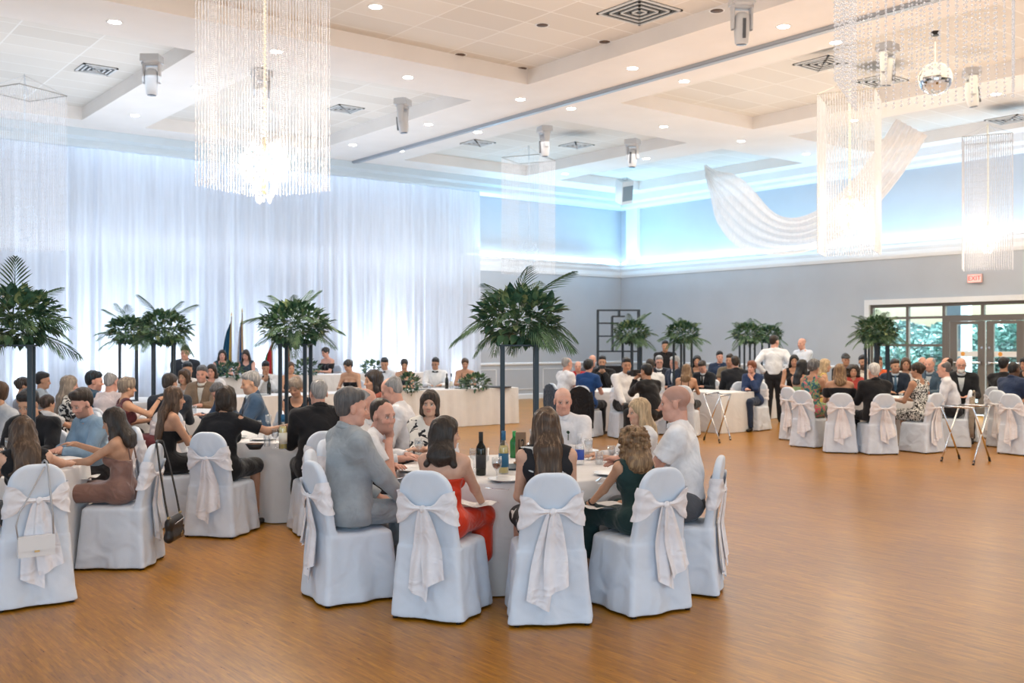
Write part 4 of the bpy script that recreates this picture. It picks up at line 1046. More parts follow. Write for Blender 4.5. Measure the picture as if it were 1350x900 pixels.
# ceiling with stepped trays
trays = [(-6, 11.5, -2, 14.3), (-6, 6.0, 15.9, 22.3), (7.3, 11.4, 15.9, 22.3), (13.8, 17.8, 3, 14.3), (13.8, 17.8, 16.2, 22.2), (19.0, 22.2, 3, 14.3), (19.0, 22.2, 16.2, 22.2)]
xs = sorted({-12, XR} | {t[0] for t in trays} | {t[1] for t in trays}); ys = sorted({-12, YL} | {t[2] for t in trays} | {t[3] for t in trays})
def in_tray(x, y): return any(a < x < b and c < y < d for a, b, c, d in trays)
g = MB()
for i in range(len(xs)-1):
    for j in range(len(ys)-1):
        x0, x1, y0, y1 = xs[i], xs[i+1], ys[j], ys[j+1]; T = in_tray((x0+x1)/2, (y0+y1)/2); z = ZT if T else ZC
        g.add([(x0, y0, z), (x0, y1, z), (x1, y1, z), (x1, y0, z)], [(0, 1, 2, 3)], 1 if T else 0)
for a, b, c, d in trays:
    for p, q in (((a, c), (b, c)), ((b, c), (b, d)), ((b, d), (a, d)), ((a, d), (a, c))):
        g.add([(p[0], p[1], ZC), (q[0], q[1], ZC), (q[0], q[1], ZT), (p[0], p[1], ZT)], [(0, 1, 2, 3)], 0)
struct(g.build('ceiling', [CEILM, TILEM]))
g = MB(); g.box((12.9, 6, ZC-0.02), (0.17, 36, 0.05)); g.box((12.86, 6, ZC-0.05), (0.05, 36, 0.02)); struct(g.build('trim_1', plain('track_metal', (0.42, 0.46, 0.52), 0.4, 0.4)))
def rail(prof, mat, name, x0=-12, wall='L', y0=-12, y1=None):
    """extruded moulding; prof: (distance from wall, z)"""
    g = MB(); n = len(prof)
    if wall == 'L': vs = [(x0, YL-p, z) for p, z in prof]+[(XR-p, YL-p, z) for p, z in prof]
    else: vs = [(XR-p, y0, z) for p, z in prof]+[(XR-p, YL-p if y1 is None else y1, z) for p, z in prof]
    fs = [(k, (k+1) % n, n+(k+1) % n, n+k) for k in range(n)]+[tuple(range(n)), tuple(range(2*n-1, n-1, -1))]
    g.add(vs, fs); return struct(g.build(name, mat))
soff = [(0, 5.97), (0.30, 5.97), (0.34, 6.02), (0.34, 6.10), (0.48, 6.16), (0.48, 6.35), (0, 6.35)]
cove = [(0, 3.80), (0.03, 3.80), (0.05, 3.88), (0.05, 3.98), (0.10, 4.06), (0.10, 4.14), (0.16, 4.16), (0.16, 4.22), (0.11, 4.22), (0.11, 4.17), (0, 4.17)]
crail = [(0, 1.02), (0.02, 1.02), (0.035, 1.05), (0.035, 1.075), (0.02, 1.10), (0, 1.10)]
base = [(0, 0), (0.025, 0), (0.025, 0.13), (0.01, 0.16), (0, 0.16)]
softl = [(0, 5.97), (0.72, 5.97), (0.76, 6.02), (0.76, 6.12), (0.88, 6.18), (0.88, 6.35), (0, 6.35)]
rail(softl, paint('soffit_paint', (0.66, 0.75, 0.83)), 'trim_2'); rail(soff, WHITEM, 'trim_3', wall='R')
rail(cove, WHITEM, 'trim_4'); rail(cove, WHITEM, 'trim_5', wall='R')
rail(crail, WHITEM, 'trim_6'); rail(crail, WHITEM, 'trim_7', wall='R', y0=DY1+0.14)
rail(base, WHITEM, 'baseboard_left'); rail(base, WHITEM, 'baseboard_right', wall='R', y0=DY1+0.14)
struct(MB().box((XR-0.07, YL-0.62, 5.1), (0.14, 0.5, 1.78)).build('trim_8', WHITEM))
# wainscot panels below the chair rail
g = MB()
for k in range(5):
    x = XR-1.2-k*1.5
    for dx, dz, sx, sz in ((0, 0.30, 1.2, 0.025), (0, -0.30, 1.2, 0.025), (-0.6, 0, 0.025, 0.6), (0.6, 0, 0.025, 0.6)): g.box((x+dx, YL-0.006, 0.6+dz), (sx, 0.012, sz))
struct(g.build('trim_9', WHITEM))
# LED lines on top of the coves
LEDC = (0.62, 0.86, 1.0)
o = MB().box((20.0, YL-0.09, 4.245), (6.0, 0.04, 0.04)).build('led_strip', emis('led_blue_white', LEDC, 14)); tag(o, 'glowing blue-white LED strip along the cove right of the curtain', 'light strip')
o = MB().box((XR-0.09, (YL-12)/2, 4.245), (0.04, YL+12-0.3, 0.04)).build('led_strip', emis('led_blue_white', LEDC, 14)); tag(o, 'glowing blue-white LED strip along the cove above the glass doors', 'light strip')

# storefront --------------------------------------------------------
FRM = plain('bronze_aluminium', (0.15, 0.135, 0.125), 0.5, 0.1); PANE = glass_mat('window_glass', (0.86, 0.96, 0.97), 0.9)
yp = room_px_wallright
cas = MB(); cw = 0.13
cas.box((XR-0.03, DY1+cw/2, DZ/2), (0.06, cw, DZ)); cas.box((XR-0.03, (DY0+DY1+cw)/2, DZ+cw/2), (0.06, DY1-DY0+cw, cw)); struct(cas.build('trim_10', WHITEM))
zb_tr = zr(1290, 417)            # underside of the transom
wY = [yp(1195), yp(1243)]; jY = yp(1250); d1 = (yp(1298), yp(1250)); d2 = (yp(1350), yp(1298))
win = struct(obj('window_1', None)); win.location = (XR+0.08, 0, 0)
def fbar(mb, y0, y1, z0, z1, dx=0.09): mb.box((0, (y0+y1)/2, (z0+z1)/2), (dx, abs(y1-y0), z1-z0))
g = MB()
for yy in (DY1-0.03, wY[0], wY[1]): fbar(g, yy-0.035, yy+0.035, 0, DZ)
for z_a, z_b in ((0, 0.12), (DZ-0.08, DZ-0.002), (zb_tr-0.03, zb_tr+0.03)): fbar(g, wY[1]+0.03, DY1-0.002, z_a+0.003, z_b, 0.084)
zm = zr(1220, 455); fbar(g, wY[1]+0.03, DY1-0.002, zm-0.03, zm+0.03, 0.084)
fbar(g, DY0+0.002, wY[1]-0.03, DZ-0.08, DZ-0.003, 0.082); fbar(g, DY0+0.003, wY[1]-0.03, zb_tr-0.10, zb_tr+0.04, 0.082)
fbar(g, jY, wY[1]-0.036, 0.002, zb_tr-0.101, 0.086); fbar(g, yp(1294)-0.04, yp(1294)+0.04, zb_tr+0.041, DZ-0.081, 0.08); fbar(g, DY0, DY0+0.08, 0, DZ, 0.088)
g.build('window_frame', FRM, win); g = MB()
fbar(g, DY0, DY1, zb_tr, DZ, 0.01); g.build('transom_pane', PANE, win); g = MB(); fbar(g, wY[1], DY1, 0.1, zb_tr, 0.01); g.build('side_pane', PANE, win)
band_m = plain('frosted_band', (0.75, 0.75, 0.76), 0.6); dot_m = plain('orange_emblem', (0.75, 0.33, 0.05), 0.5)
for n, (a, b) in ((1, d1), (2, d2)):
    dr = struct(obj('door_%d' % n, None)); dr.location = (XR+0.08, 0, 0); a2, b2 = a+0.02, b-0.02; st = 0.17; zt = zb_tr-0.105; zg = zr(1290, 427)
    g = MB(); fbar(g, a2, a2+st, 0.02, zt, 0.06); fbar(g, b2-st, b2, 0.02, zt, 0.06); fbar(g, a2+st, b2-st, zg, zt, 0.054); fbar(g, a2+st, b2-st, 0.022, 0.30, 0.054); g.build('door_frame', FRM, dr)
    g = MB(); fbar(g, a2+st, b2-st, 0.3, zg, 0.012); g.build('door_pane', PANE, dr)
    zbar = zr(1290, 478); g = MB(); g.tube([(-0.09, a2+0.08, zbar), (-0.09, b2-0.08, zbar)], 0.018, 8); g.box((-0.06, a2+0.09, zbar), (0.07, 0.05, 0.06)); g.box((-0.06, b2-0.09, zbar), (0.07, 0.05, 0.06)); g.build('push_bar', STEEL, dr)
    zs0, zs1 = zr(1290, 470), zr(1290, 463); g = MB(); fbar(g, a2+st, b2-st, zs0, zs1, 0.004); sb = g.build('notice_band', band_m, dr); sb.location.x = -0.012
    yc = a2+st+(b2-a2-2*st)*0.72; g = MB(); g.lathe([(0, 0), (0.05, 0), (0.05, 0.004), (0, 0.004)], 16); e = g.build('emblem', dot_m, sb); e.location = (-0.004, yc, (zs0+zs1)/2); e.rotation_euler = (0, -math.pi/2, 0)
    g = MB(); g.lathe([(0, 0), (0.03, 0), (0.03, 0.01), (0, 0.012)], 12); e = g.build('door_lock', STEEL, dr); e.location = (-0.03, a2+0.07 if n == 1 else b2-0.07, zbar+0.35); e.rotation_euler = (0, -math.pi/2, 0)
# outside -----------------------------------------------------------
o = MB().box((XR+16, 12, -0.06), (31.6, 60, 0.1)).build('ground', paint('outdoor_paving', (0.32, 0.36, 0.33))); struct(o)
shrub = leaves_mesh(2200, 1.0, 0.85, 0.15, 21, 'shrub_foliage', 0, 0.85, [leaf_mat((0.05, 0.12, 0.10), (0.12, 0.24, 0.20)), leaf_mat((0.14, 0.25, 0.22), (0.3, 0.42, 0.38)), leaf_mat((0.4, 0.5, 0.48), (0.6, 0.72, 0.72))])
for nm_, px_, d_, sx_, col_ in (('pillar', 1274, 29.5, 0.22, (0.7, 0.72, 0.72)), ('pillar', 1262, 31.5, 0.5, (0.06, 0.07, 0.08))):
    x, y = cg(lat(px_)*d_, d_); struct(MB().box((x, y, 1.6), (sx_, sx_, 3.2)).build(nm_, plain('porch_paint', col_, 0.6)))
gard = [(1160, 35, 1.2, 'low round green shrub outside behind the palm stand window'), (1205, 37, 1.5, 'bushy green shrub outside the tall side window'), (1238, 44, 1.1, 'small green shrub outside beside the left door jamb'),
        (1268, 41, 2.3, 'tall leafy tree-sized bush outside behind the first glass door'), (1296, 36, 1.6, 'green bush outside behind the meeting stiles of the doors'), (1325, 38, 2.2, 'large leafy bush filling the second glass door'), (1362, 36, 1.8, 'green bush outside past the second glass door'), (1180, 44, 2.6, 'tall pale tree-like bush far outside the side window')]
for k, (px, d, s, lb) in enumerate(gard):
    x, y = cg(lat(px)*d, d); t = thing('garden_shrub', lb, 'shrub', (x, y, 0), k*1.3, 'garden shrubs beyond the glass doors'); o = obj('foliage', shrub, t); s = min(s, 1.9); o.scale = (s*1.15, s*1.15, s*0.75); o.location.z = 0.0
    MB().tube([(0, 0, 0), (0.02*s, 0, 0.8*s)], 0.06*s, 8).build('trunk', plain('bark', (0.12, 0.08, 0.05), 0.9), t)
# curtain -----------------------------------------------------------
CURT = sheer_mat('white_sheer_curtain', (0.86, 0.89, 0.96), 0.975, 0.5)
def curtain(name, x0, x1, y, z0, z1, label, seed, puddle=0.0):
    rs = random.Random(seed); ph = [rs.uniform(0, 6.28) for _ in range(6)]; n = int((x1-x0)/0.03); zs = [z1-(z1-z0)*k/10 for k in range(11)]
    def fn(u, v):
        x = x0+(x1-x0)*u; a = 0.45+0.55*v
        w = 0.045*math.sin(x*17+ph[0]+1.2*math.sin(x*2.3+ph[1]))+0.03*math.sin(x*31+ph[2])+0.05*math.sin(x*5.1+ph[3])
        return (x+0.012*math.sin(x*40+v*3)*v, y+w*a, z1-(z1-z0)*v)
    g = MB(); g.grid(fn, n, 11); o = g.build(name, CURT, None, True); return tag(o, label, 'curtain', 'white sheer curtains on the left wall')
cuts = [-4, 3.2, 6.6, 9.6, 12.1, 14.6, 17.0]
lbs = ['white sheer curtain panel running out of the frame at the far left', 'white pleated sheer curtain panel behind the left edge palm', 'white pleated sheer curtain panel left of the paired palm stands', 'white pleated sheer curtain panel glowing behind the big chandelier', 'bright backlit sheer curtain panel behind the flags', 'white sheer curtain panel at the right end, beside the bare wall']
for k in range(6): curtain('sheer_curtain', cuts[k], cuts[k+1]+0.05, 23.36+0.05*(k % 2), 0.02, 5.968, lbs[k], k)
# swag --------------------------------------------------------------
SWAG = sheer_mat('ivory_swag', (0.93, 0.86, 0.82), 0.8, 0.45)
A0 = Vector((*cg(lat(930)*26.5, 26.5), 6.2)); A1 = Vector((*cg(lat(1202)*21.5, 21.5), 6.25))
def swag(u, v):
    dirv = (A1-A0); hl = Vector((dirv.x, dirv.y, 0)); span = hl.length; hd_ = hl.normalized(); side = hd_.cross(Vector((0, 0, 1)))
    t = u; p = A0.lerp(A1, t)-Vector((0, 0, 2.0*(1-(2*t-1)**2))); slope = -2.0*4*(1-2*t)/span; nrm = Vector((-slope*hd_.x, -slope*hd_.y, 1)).normalized()
    w = 0.42+0.42*math.exp(-((u-0.2)/0.16)**2)-0.05*u; q = (v-0.5)*2; e = min(1, 0.35+u*6)
    return tuple(p+nrm*(q*w*e)+side*(0.30*math.sin(q*1.4)*w+0.05*math.sin(v*38+u*3)))
g = MB(); g.grid(swag, 60, 40); o = g.build('ceiling_swag', SWAG, None, True); tag(o, 'sheer ivory fabric swag looped from the ceiling behind the right chandelier', 'drape')
# ceiling fittings ---------------------------------------------------
DL_R = emis('downlight_lens', (1, 0.93, 0.85), 22); DL_T = plain('white_trim', (0.85, 0.85, 0.86), 0.4)
ring_me = MB().lathe([(0.085, 0.0), (0.105, -0.006), (0.115, 0.0)], 22).mesh('trim_ring', DL_T, True); lens_me = MB().lathe([(0, -0.004), (0.086, -0.004), (0.086, 0)], 20).mesh('lens', DL_R, True)
hole_me = MB().lathe([(0, -0.004), (0.09, -0.004), (0.09, 0)], 20).mesh('lens', plain('dark_hole', (0.10, 0.06, 0.04), 0.6), True)
dls = [(151, 29, 'top left, above the square ceiling vent'), (364, 68, 'seen through the big left chandelier strands'), (260, 115, 'just left of the big chandelier strands'), (178, 152, 'faint, low left above the curtain'), (495, 9, 'at the top edge, right of the big chandelier'),
       (538, 102, 'directly above the stage light beside the big chandelier'), (565, 164, 'right below that stage light near the track'), (630, 174, 'just right of the ceiling track middle'), (686, 131, 'left of the track under the tray corner'), (753, 143, 'right of the track above two stage lights'),
       (465, 191, 'in the glare right of the big chandelier'), (834, 90, 'left of the track, upper middle'), (902, 107, 'right of the track, upper middle'), (875, 167, 'above the pale tray left of the swag'), (852, 209, 'beside the far hanging stage light'), (745, 229, 'farthest, near the corner speaker'),
       (528, 199, 'low in the glare above the curtain'), (1033, 35, 'left of the near bead strands at top'), (977, 186, 'above the left end of the swag'), (1063, 203, 'just left of the right chandelier top'), (1125, 159, 'inside the right chandelier outline'), (1102, 56, 'behind the near bead strands'), (1313, 124, 'right of the mirror ball')]
for px, py, w in dls:
    x, y = on_ceiling(px, py); t = thing('recessed_downlight', 'lit round ceiling downlight '+w, 'ceiling light', (x, y, ZC-0.001), 0, 'lit recessed downlights'); obj('trim_ring', ring_me, t); obj('lens', lens_me, t)
for px, py, w in [(715, 33, 'left of the upper ceiling vent'), (797, 55, 'right, in the square tray'), (607, 72, 'left, in the square tray'), (688, 90, 'nearest the tray corner'), (945, 14, 'beside the top stage light')]:
    x, y = on_ceiling(px, py, ZT if py != 14 else ZC); t = thing('recessed_downlight', 'unlit dark round ceiling light '+w, 'ceiling light', (x, y, (ZT if py != 14 else ZC)-0.001), 0, 'unlit recessed lights'); obj('trim_ring', ring_me, t); obj('lens', hole_me, t)
VM = plain('vent_white', (0.66, 0.68, 0.7), 0.5); VD = plain('vent_dark', (0.05, 0.06, 0.07), 0.7)
def vent(px, py, z, w, s=0.6, white=True):
    x, y = on_ceiling(px, py, z); t = thing('ceiling_vent', 'square louvred ceiling vent '+w, 'vent', (x, y, z), 0, 'ceiling air vents')
    MB().box((0, 0, -0.005), (s, s, 0.008)).build('back_plate', VD, t)
    g = MB()
    for i, q in enumerate((1.0, 0.74, 0.48, 0.22)):
        h = s*q/2; wd = 0.03 if i else 0.04
        for a in range(4): c, sn = math.cos(a*math.pi/2), math.sin(a*math.pi/2); g.box(((h-wd/2)*c, (h-wd/2)*sn, -0.016+0.0*i), (wd, 2*h, 0.016), rz=a*math.pi/2)
    g.build('louvre_frame', VM, t)
for a in [(127, 91, ZT, 'upper left in the tiled tray'), (843, 15, ZT, 'at the top of the middle tray', 0.9), (455, 143, ZT, 'right beside the big chandelier'), (630, 188, ZC, 'small, right of the track'), (760, 191, ZC, 'small, between two stage lights'), (1160, 106, ZC, 'below the stage light behind the beads', 0.7), (1330, 157, ZC, 'at the far right edge', 0.7), (1085, 83, ZC, 'left of the near bead strands', 0.7)]: vent(*a)
mh = [(200, 72, 'at the upper left under the tiled tray'), (345, 92, 'half hidden behind the big chandelier strands'), (531, 130, 'just right of the big chandelier'), (718, 166, 'in the middle, right of the track'), (834, 183, 'near the corner speaker'), (978, -6, 'cut by the top edge'), (1170, 57, 'left of the mirror ball behind beads'), (1281, 90, 'right of the mirror ball behind beads')]
for k, (px, py, w) in enumerate(mh):
    x, y = on_ceiling(px, py); moving_head(x, y, ZC, head(k*37), 'white moving head stage light hanging '+w, 0.12*math.sin(k*2), 1.28)
# mirror ball
d = 15.2; x, y = cg(lat(1233)*d, d); zc = CAMH+(450-104)*d/F_PX
t = thing('mirror_ball', 'faceted silver mirror ball hanging from the ceiling', 'mirror ball', (x, y, zc))
g = MB(); R = 0.24; NB, NA = 22, 44
for i in range(NB):
    b0, b1 = math.pi*i/NB, math.pi*(i+1)/NB
    for k in range(NA):
        a0, a1 = 2*math.pi*k/NA, 2*math.pi*(k+1)/NA; P4 = [(R*math.sin(b)*math.cos(a), R*math.sin(b)*math.sin(a), R*math.cos(b)) for b, a in ((b0, a0), (b1, a0), (b1, a1), (b0, a1))]
        g.add(P4, [(0, 1, 2, 3)])
g.build('mirror_sphere', plain('mirror', (0.5, 0.51, 0.53), 0.07, 1.0), t); MB().tube([(0, 0, R-0.02), (0, 0, ZC-zc-0.06)], 0.006, 6).build('hanging_rod', CHROME, t); MB().lathe([(0.06, ZC-zc-0.06), (0.06, ZC-zc), (0, ZC-zc)], 12).build('motor', BLACK, t)
# hanging speaker
d = 28.5; x, y = cg(lat(823)*d, d); zc = CAMH+(450-252)*d/F_PX
t = thing('hanging_speaker', 'white loudspeaker hanging in the blue far corner', 'speaker', (x, y, zc), head(-172)); t.rotation_euler = (math.radians(-24), math.radians(12), head(205))
MB().box((0, 0, 0), (0.36, 0.34, 0.66), taper=1.0).build('cabinet', plain('speaker_white', (0.72, 0.74, 0.76), 0.5), t); g = MB(); g.box((0, 0.175, 0.08-0.1), (0.32, 0.02, 0.42)); g.build('grille', plain('grille_grey', (0.22, 0.28, 0.33), 0.7), t)
g = MB(); g.tube([(0, 0, 0.30), (0.05, 0, ZC-zc-0.05)], 0.02, 8); g.box((0, 0, 0.34), (0.12, 0.12, 0.04)); g.build('bracket', CHROME, t)
# exit sign
px, py = 1287, 367; yy = yp(px); t = thing('exit_sign', 'lit red EXIT sign on the wall above the glass doors', 'exit sign', (XR-0.05, yy, zr(px, py)), -math.pi/2)
MB().box((0, 0, 0), (0.34, 0.06, 0.2)).build('sign_box', plain('sign_white', (0.8, 0.55, 0.5), 0.5), t); MB().box((0, -0.031, 0), (0.31, 0.004, 0.17)).build('sign_face', emis('sign_pink', (1.0, 0.40, 0.36), 0.9), t)
def text(name, s, size, m, parent, loc, rot=(math.pi/2, 0, 0), ext=0.002):
    c = bpy.data.curves.new(name, 'FONT'); c.body = s; c.size = size; c.extrude = ext; c.align_x = 'CENTER'; c.align_y = 'CENTER'; c.materials.append(m)
    tmp = bpy.data.objects.new('tmp', c); COL.objects.link(tmp); bpy.context.view_layer.update()
    me = bpy.data.meshes.new_from_object(tmp.evaluated_get(bpy.context.evaluated_depsgraph_get())); bpy.data.objects.remove(tmp)
    me.name = name; o = obj(name, me, parent); o.location = loc; o.rotation_euler = rot; return o
text('lettering', 'EXIT', 0.15, emis('sign_red', (0.9, 0.04, 0.03), 1.2), t, (0, -0.036, 0))
# ------------------------------------------------------------------ who sits where
W_ = (0.80, 0.80, 0.83); BK = (0.012, 0.012, 0.015); NV = (0.02, 0.035, 0.075)
FLORAL = pattern((0.015, 0.015, 0.02), (0.80, 0.76, 0.70), 9, 0.44); ZEB = pattern((0.012, 0.012, 0.014), (0.82, 0.80, 0.76), 15, 0.5, None, 3.0); SWIRL = pattern((0.02, 0.02, 0.025), (0.8, 0.77, 0.72), 11, 0.5, None, 2.5)
TROP = pattern((0.03, 0.12, 0.16), (0.6, 0.12, 0.18), 13, 0.56, (0.25, 0.35, 0.15)); LINES = pattern((0.7, 0.7, 0.7), (0.012, 0.012, 0.016), 8, 0.36)
# front table
P(720, 541, 6.5, 5, 'the long-haired woman in black', 'woman with long brown ombre hair in a sleeveless dark dress, back turned, front table centre', sex='f', hair='long', hc='brown', hc2=(0.24, 0.15, 0.09), hlen=0.20, top='sleeveless', tc=LINES, skirt=1, armR='lap', armL='lap', ph=1.0, skin='fair', lean=4)
P(588, 553, 6.6, -20, 'the woman in red', 'dark bobbed woman in a strapless red dress looking to the right', sex='f', hair='longbob', hc='dark', hlen=0.015, hfront=-0.05, top='strapless', tc=fabric((0.66, 0.04, 0.010), 0.42, wr=0.3), skirt=2, yaw=-48, armR='knee', armL='lap', ph=2.0, skin='fair', earring=True, lean=5)
P(832, 567, 6.75, 30, 'the curly-haired girl', 'girl with curly light brown hair in a dark green dress', sex='f', hair='curly', hc='light', hc2=(0.42, 0.27, 0.14), hlen=0.03, top='sleeveless', tc=(0.018, 0.045, 0.045), skirt=2, yaw=18, armR='lap', armL='knee', ph=0.4, skin='warm', watch='L', lean=8)
P(890, 510, 7.2, 74, 'the man at the right end in a white short-sleeved shirt', 'shaven-headed man in white short-sleeved shirt and grey trousers, facing left', hair='none', hc='steel', scalp=0.38, top='polo', tc=W_, legs=(0.09, 0.095, 0.11), bulk=1.08, armL=(-0.08, 0.42, 0.89), armR=(0.05, 0.42, 0.86), skin='pink', flower=True, yaw=4, ph=0.9, lean=3)
P(464, 517, 6.95, -58, 'the man in the pale grey suit', 'man in pale grey-blue suit seen from behind, grey-brown hair, front table', hair='short', hc='steel', hc2=(0.16, 0.135, 0.115), top='jacket', tc=(0.34, 0.375, 0.41), legs=(0.31, 0.35, 0.385), shirt=(0.03, 0.03, 0.05), armR='knee', armL='lap', yaw=-12, skin='pink', ph=1.4, lean=0, bulk=1.02)
P(505, 529, 7.55, -88, 'the man leaning his chin on his hand', 'dark cropped man in white polo shirt resting his chin on his raised hand', hair='buzz', hc='dark', scalp=0.45, beard=0.3, top='polo', tc=W_, armR='chin', armL='fold', yaw=-42, lean=27, skin='pink', ph=0.1, flower=True)
P(482, 514, 8.25, -100, 'the balding man behind the grey suit', 'balding pink-faced man in white mostly hidden behind the grey-suited man', hair='balding', hc='grey', top='shirt', tc=W_, skin='pink', yaw=20, ph=0.3)
P(567, 518, 9.0, 172, 'the woman in the black and cream floral top', 'woman with dark brown bob in cream blouse with black floral print, facing the viewer', sex='f', hair='bob', hc='dark', hc2=(0.10, 0.055, 0.035), top='blouse', tc=FLORAL, yaw=4, nod=2, armR='fold', armL='fold', skin='fair', ph=2.2)
P(742, 513, 9.0, 165, 'the bald man facing the viewer', 'bald older man in white long-sleeved shirt with boutonniere, facing the viewer', hair='none', hc='white', scalp=0.12, top='shirt', tc=(0.78, 0.77, 0.80), nod=10, yaw=18, skin='pink', bulk=1.1, flower=True, ph=2.7)
P(842, 528, 8.35, 105, 'the blonde woman in white', 'blonde woman with straight shoulder-length hair in white, profile to the left', sex='f', hair='longbob', hc='blonde', hlen=0.07, top='blouse', tc=(0.8, 0.79, 0.8), skin='fair', ph=0.7, hfront=-0.07)
# table at the left edge
P(30, 553, 6.95, 38, 'the long-haired woman at the left edge', 'woman with very long brown hair in black leaning over the table, at the left edge', sex='f', hair='long', hc='brown', hc2=(0.16, 0.10, 0.06), hlen=0.26, top='sleeveless', tc=BK, skirt=1, lean=16, nod=14, armR=(0.42, 0.50, 0.83), armL='table', skin='fair', ph=2.5)
P(150, 541, 7.95, 90, 'the woman in bronze satin', 'dark-haired woman in bronze satin dress eating, profile to the left', sex='f', hair='longbob', hc='dark', hlen=0.05, hfront=0.02, top='straps', tc=fabric((0.27, 0.15, 0.12), 0.38, wr=0.3), skirt=1, lean=1, nod=16, armL='table', armR=(0.1, 0.40, 0.92), skin='warm', ph=1.1)
P(108, 517, 8.9, 140, 'the man in the light blue shirt', 'dark-haired bearded man in light blue shirt looking down to the left', hair='quiff', hc='dark', beard=0.45, top='shirt', tc=(0.25, 0.36, 0.48), yaw=-20+30, nod=22, lean=10, armL='table', armR='fold', skin='pink', ph=0.6)
P(38, 518, 8.9, 178, 'the dark-haired man in the black suit at the left', 'young man in black suit with head bowed, dark quiff, far left table', hair='quiff', hc='black', top='jacket', tc=BK, nod=24, yaw=-8, skin='warm', lean=10, ph=1.9, shirt=(0.04, 0.04, 0.05))
P(-6, 508, 9.9, 150, 'the grey-suited man cut by the left edge', 'man in pale grey suit cut off by the left edge of the picture', hair='short', hc='brown', top='jacket', tc=(0.4, 0.42, 0.46), yaw=-30, skin='warm', ph=0.2, ztop=1.31)
# second table, black dress
P(230, 512, 9.75, -58, 'the long-haired woman in the strapless black dress', 'woman with very long straight brown hair in strapless black dress, facing right', sex='f', hair='long', hc='brown', hc2=(0.17, 0.10, 0.06), hlen=0.24, hfront=0.03, top='strapless', tc=BK, skirt=1, armL='table', armR='table', skin='tan', ph=0.5, lean=8)
P(298, 512, 9.3, -12, 'the short-haired woman in black', 'short dark-haired woman in black cold-shoulder dress reaching right, back turned', sex='f', hair='bob', hc='dark', top='dress_tee', cold=1, tc=BK, skirt=1, armR=(0.55, 0.30, 0.96), armL=(-0.30, 0.22, 0.76), skin='tan', ph=1.5, lean=6)
P(420, 503, 9.4, 22, 'the grey-haired man in the black suit', 'grey-haired man in black suit seen from behind at the middle left table', hair='balding', hc='grey', top='jacket', tc=BK, skin='pink', bulk=1.12, wide=1.08, ph=0.8, shirt=W_, nod=8)
P(390, 500, 12.05, 178, 'the woman in the black sleeveless top', 'woman with short grey hair in black sleeveless top looking down, facing the viewer', sex='f', hair='shortf', hc='ash', hc2=(0.35, 0.3, 0.26), top='sleeveless', tc=BK, skirt=1, nod=22, yaw=-12, skin='tan', ph=0.9)
P(330, 493, 11.7, 112, 'the grey-haired man in the blue suit', 'older grey-haired man in blue suit and tie, profile to the left', hair='short', hc='grey', hc2=(0.5, 0.47, 0.44), beard=0.25, top='jacket', tc=(0.045, 0.085, 0.15), shirt=(0.62, 0.66, 0.7), tie=(0.03, 0.03, 0.04), yaw=5, nod=10, bulk=1.15, skin='warm', ph=1.3)
P(516, 499, 9.9, 85, 'the white-shirted man leaning left', 'grey-haired man in white shirt leaning left with head bowed, behind the floral blouse', hair='balding', hc='grey', top='shirt', tc=(0.78, 0.78, 0.82), nod=22, lean=14, skin='pink', ph=2.1, yaw=6)
P(492, 489, 11.5, 118, 'the woman in rust', 'woman with long dark hair in rust dress, profile to the left', sex='f', hair='long', hc='dark', hc2=(0.04, 0.05, 0.07), hlen=0.2, top='blouse', tc=(0.25, 0.055, 0.03), skirt=0, legs=(0.2, 0.05, 0.03), skin='warm', ph=0.4)
# third table, paired palm stands
P(168, 500, 11.8, -55, 'the short-haired woman raising her hand', 'woman with short ash-blonde hair and maroon top raising a glass, profile right', sex='f', hair='shortf', hc='ash', hc2=(0.42, 0.34, 0.26), top='sleeveless', tc=(0.13, 0.035, 0.045), skirt=1, armR=(0.16, 0.40, 1.06), armL='table', skin='warm', ph=0.6, watch='R')
P(147, 493, 12.6, -18, 'the bald man in pink', 'bald man in pale pink shirt seen from behind, left of the palm stands', hair='balding', hc='grey', top='shirt', tc=(0.72, 0.62, 0.62), skin='pink', ph=1.7, bulk=1.1, nod=10)
P(125, 492, 12.8, -50, 'the blue-suited man beside the pink shirt', 'dark-haired man in dark blue suit partly hidden by the pink-shirted man', hair='short', hc='black', hc2=(0.03, 0.07, 0.10), top='jacket', tc=(0.03, 0.08, 0.14), skin='pink', ph=1.2, nod=6, yaw=-25)
P(92, 497, 11.9, -58, 'the blonde woman in the black and white print', 'woman with long ash-blonde hair in black and white print top, facing right', sex='f', hair='long', hc='ash', hc2=(0.4, 0.32, 0.26), hlen=0.16, top='blouse', tc=SWIRL, skin='pink', ph=2.3)
P(57, 493, 14.4, -72, 'the black-haired man in profile at the far left', 'black-haired man in profile to the right, behind the bun-haired woman', hair='short', hc='black', top='shirt', tc=(0.35, 0.4, 0.45), skin='tan', ph=0.3)
P(31, 499, 13.5, -62, 'the woman with a dark bun', 'woman with dark grey hair in a bun, pearl earrings, facing right, far left', sex='f', hair='updo', hc='dark', hc2=(0.15, 0.15, 0.17), top='sleeveless', tc=(0.3, 0.3, 0.34), skirt=1, skin='tan', earring=True, ph=1.9)
P(63, 523, 11.2, -30, 'the small dark-haired child', 'small child with dark hair seen from behind on a white chair, far left', sex='f', hair='updo', hc='dark', hc2=(0.08, 0.05, 0.05), top='tee', tc=(0.5, 0.5, 0.52), legs=(0.1, 0.1, 0.12), skin='tan', ph=0.8, wide=0.85)
P(224, 496, 12.2, 14, 'the dark-suited man facing away from the palm stands', 'dark-haired man in charcoal suit and white collar seen from behind, left of the long hair', hair='short', hc='dark', hc2=(0.07, 0.06, 0.06), top='jacket', tc=(0.022, 0.03, 0.045), skin='tan', yaw=-35, nod=14, ph=0.9, shirt=W_)
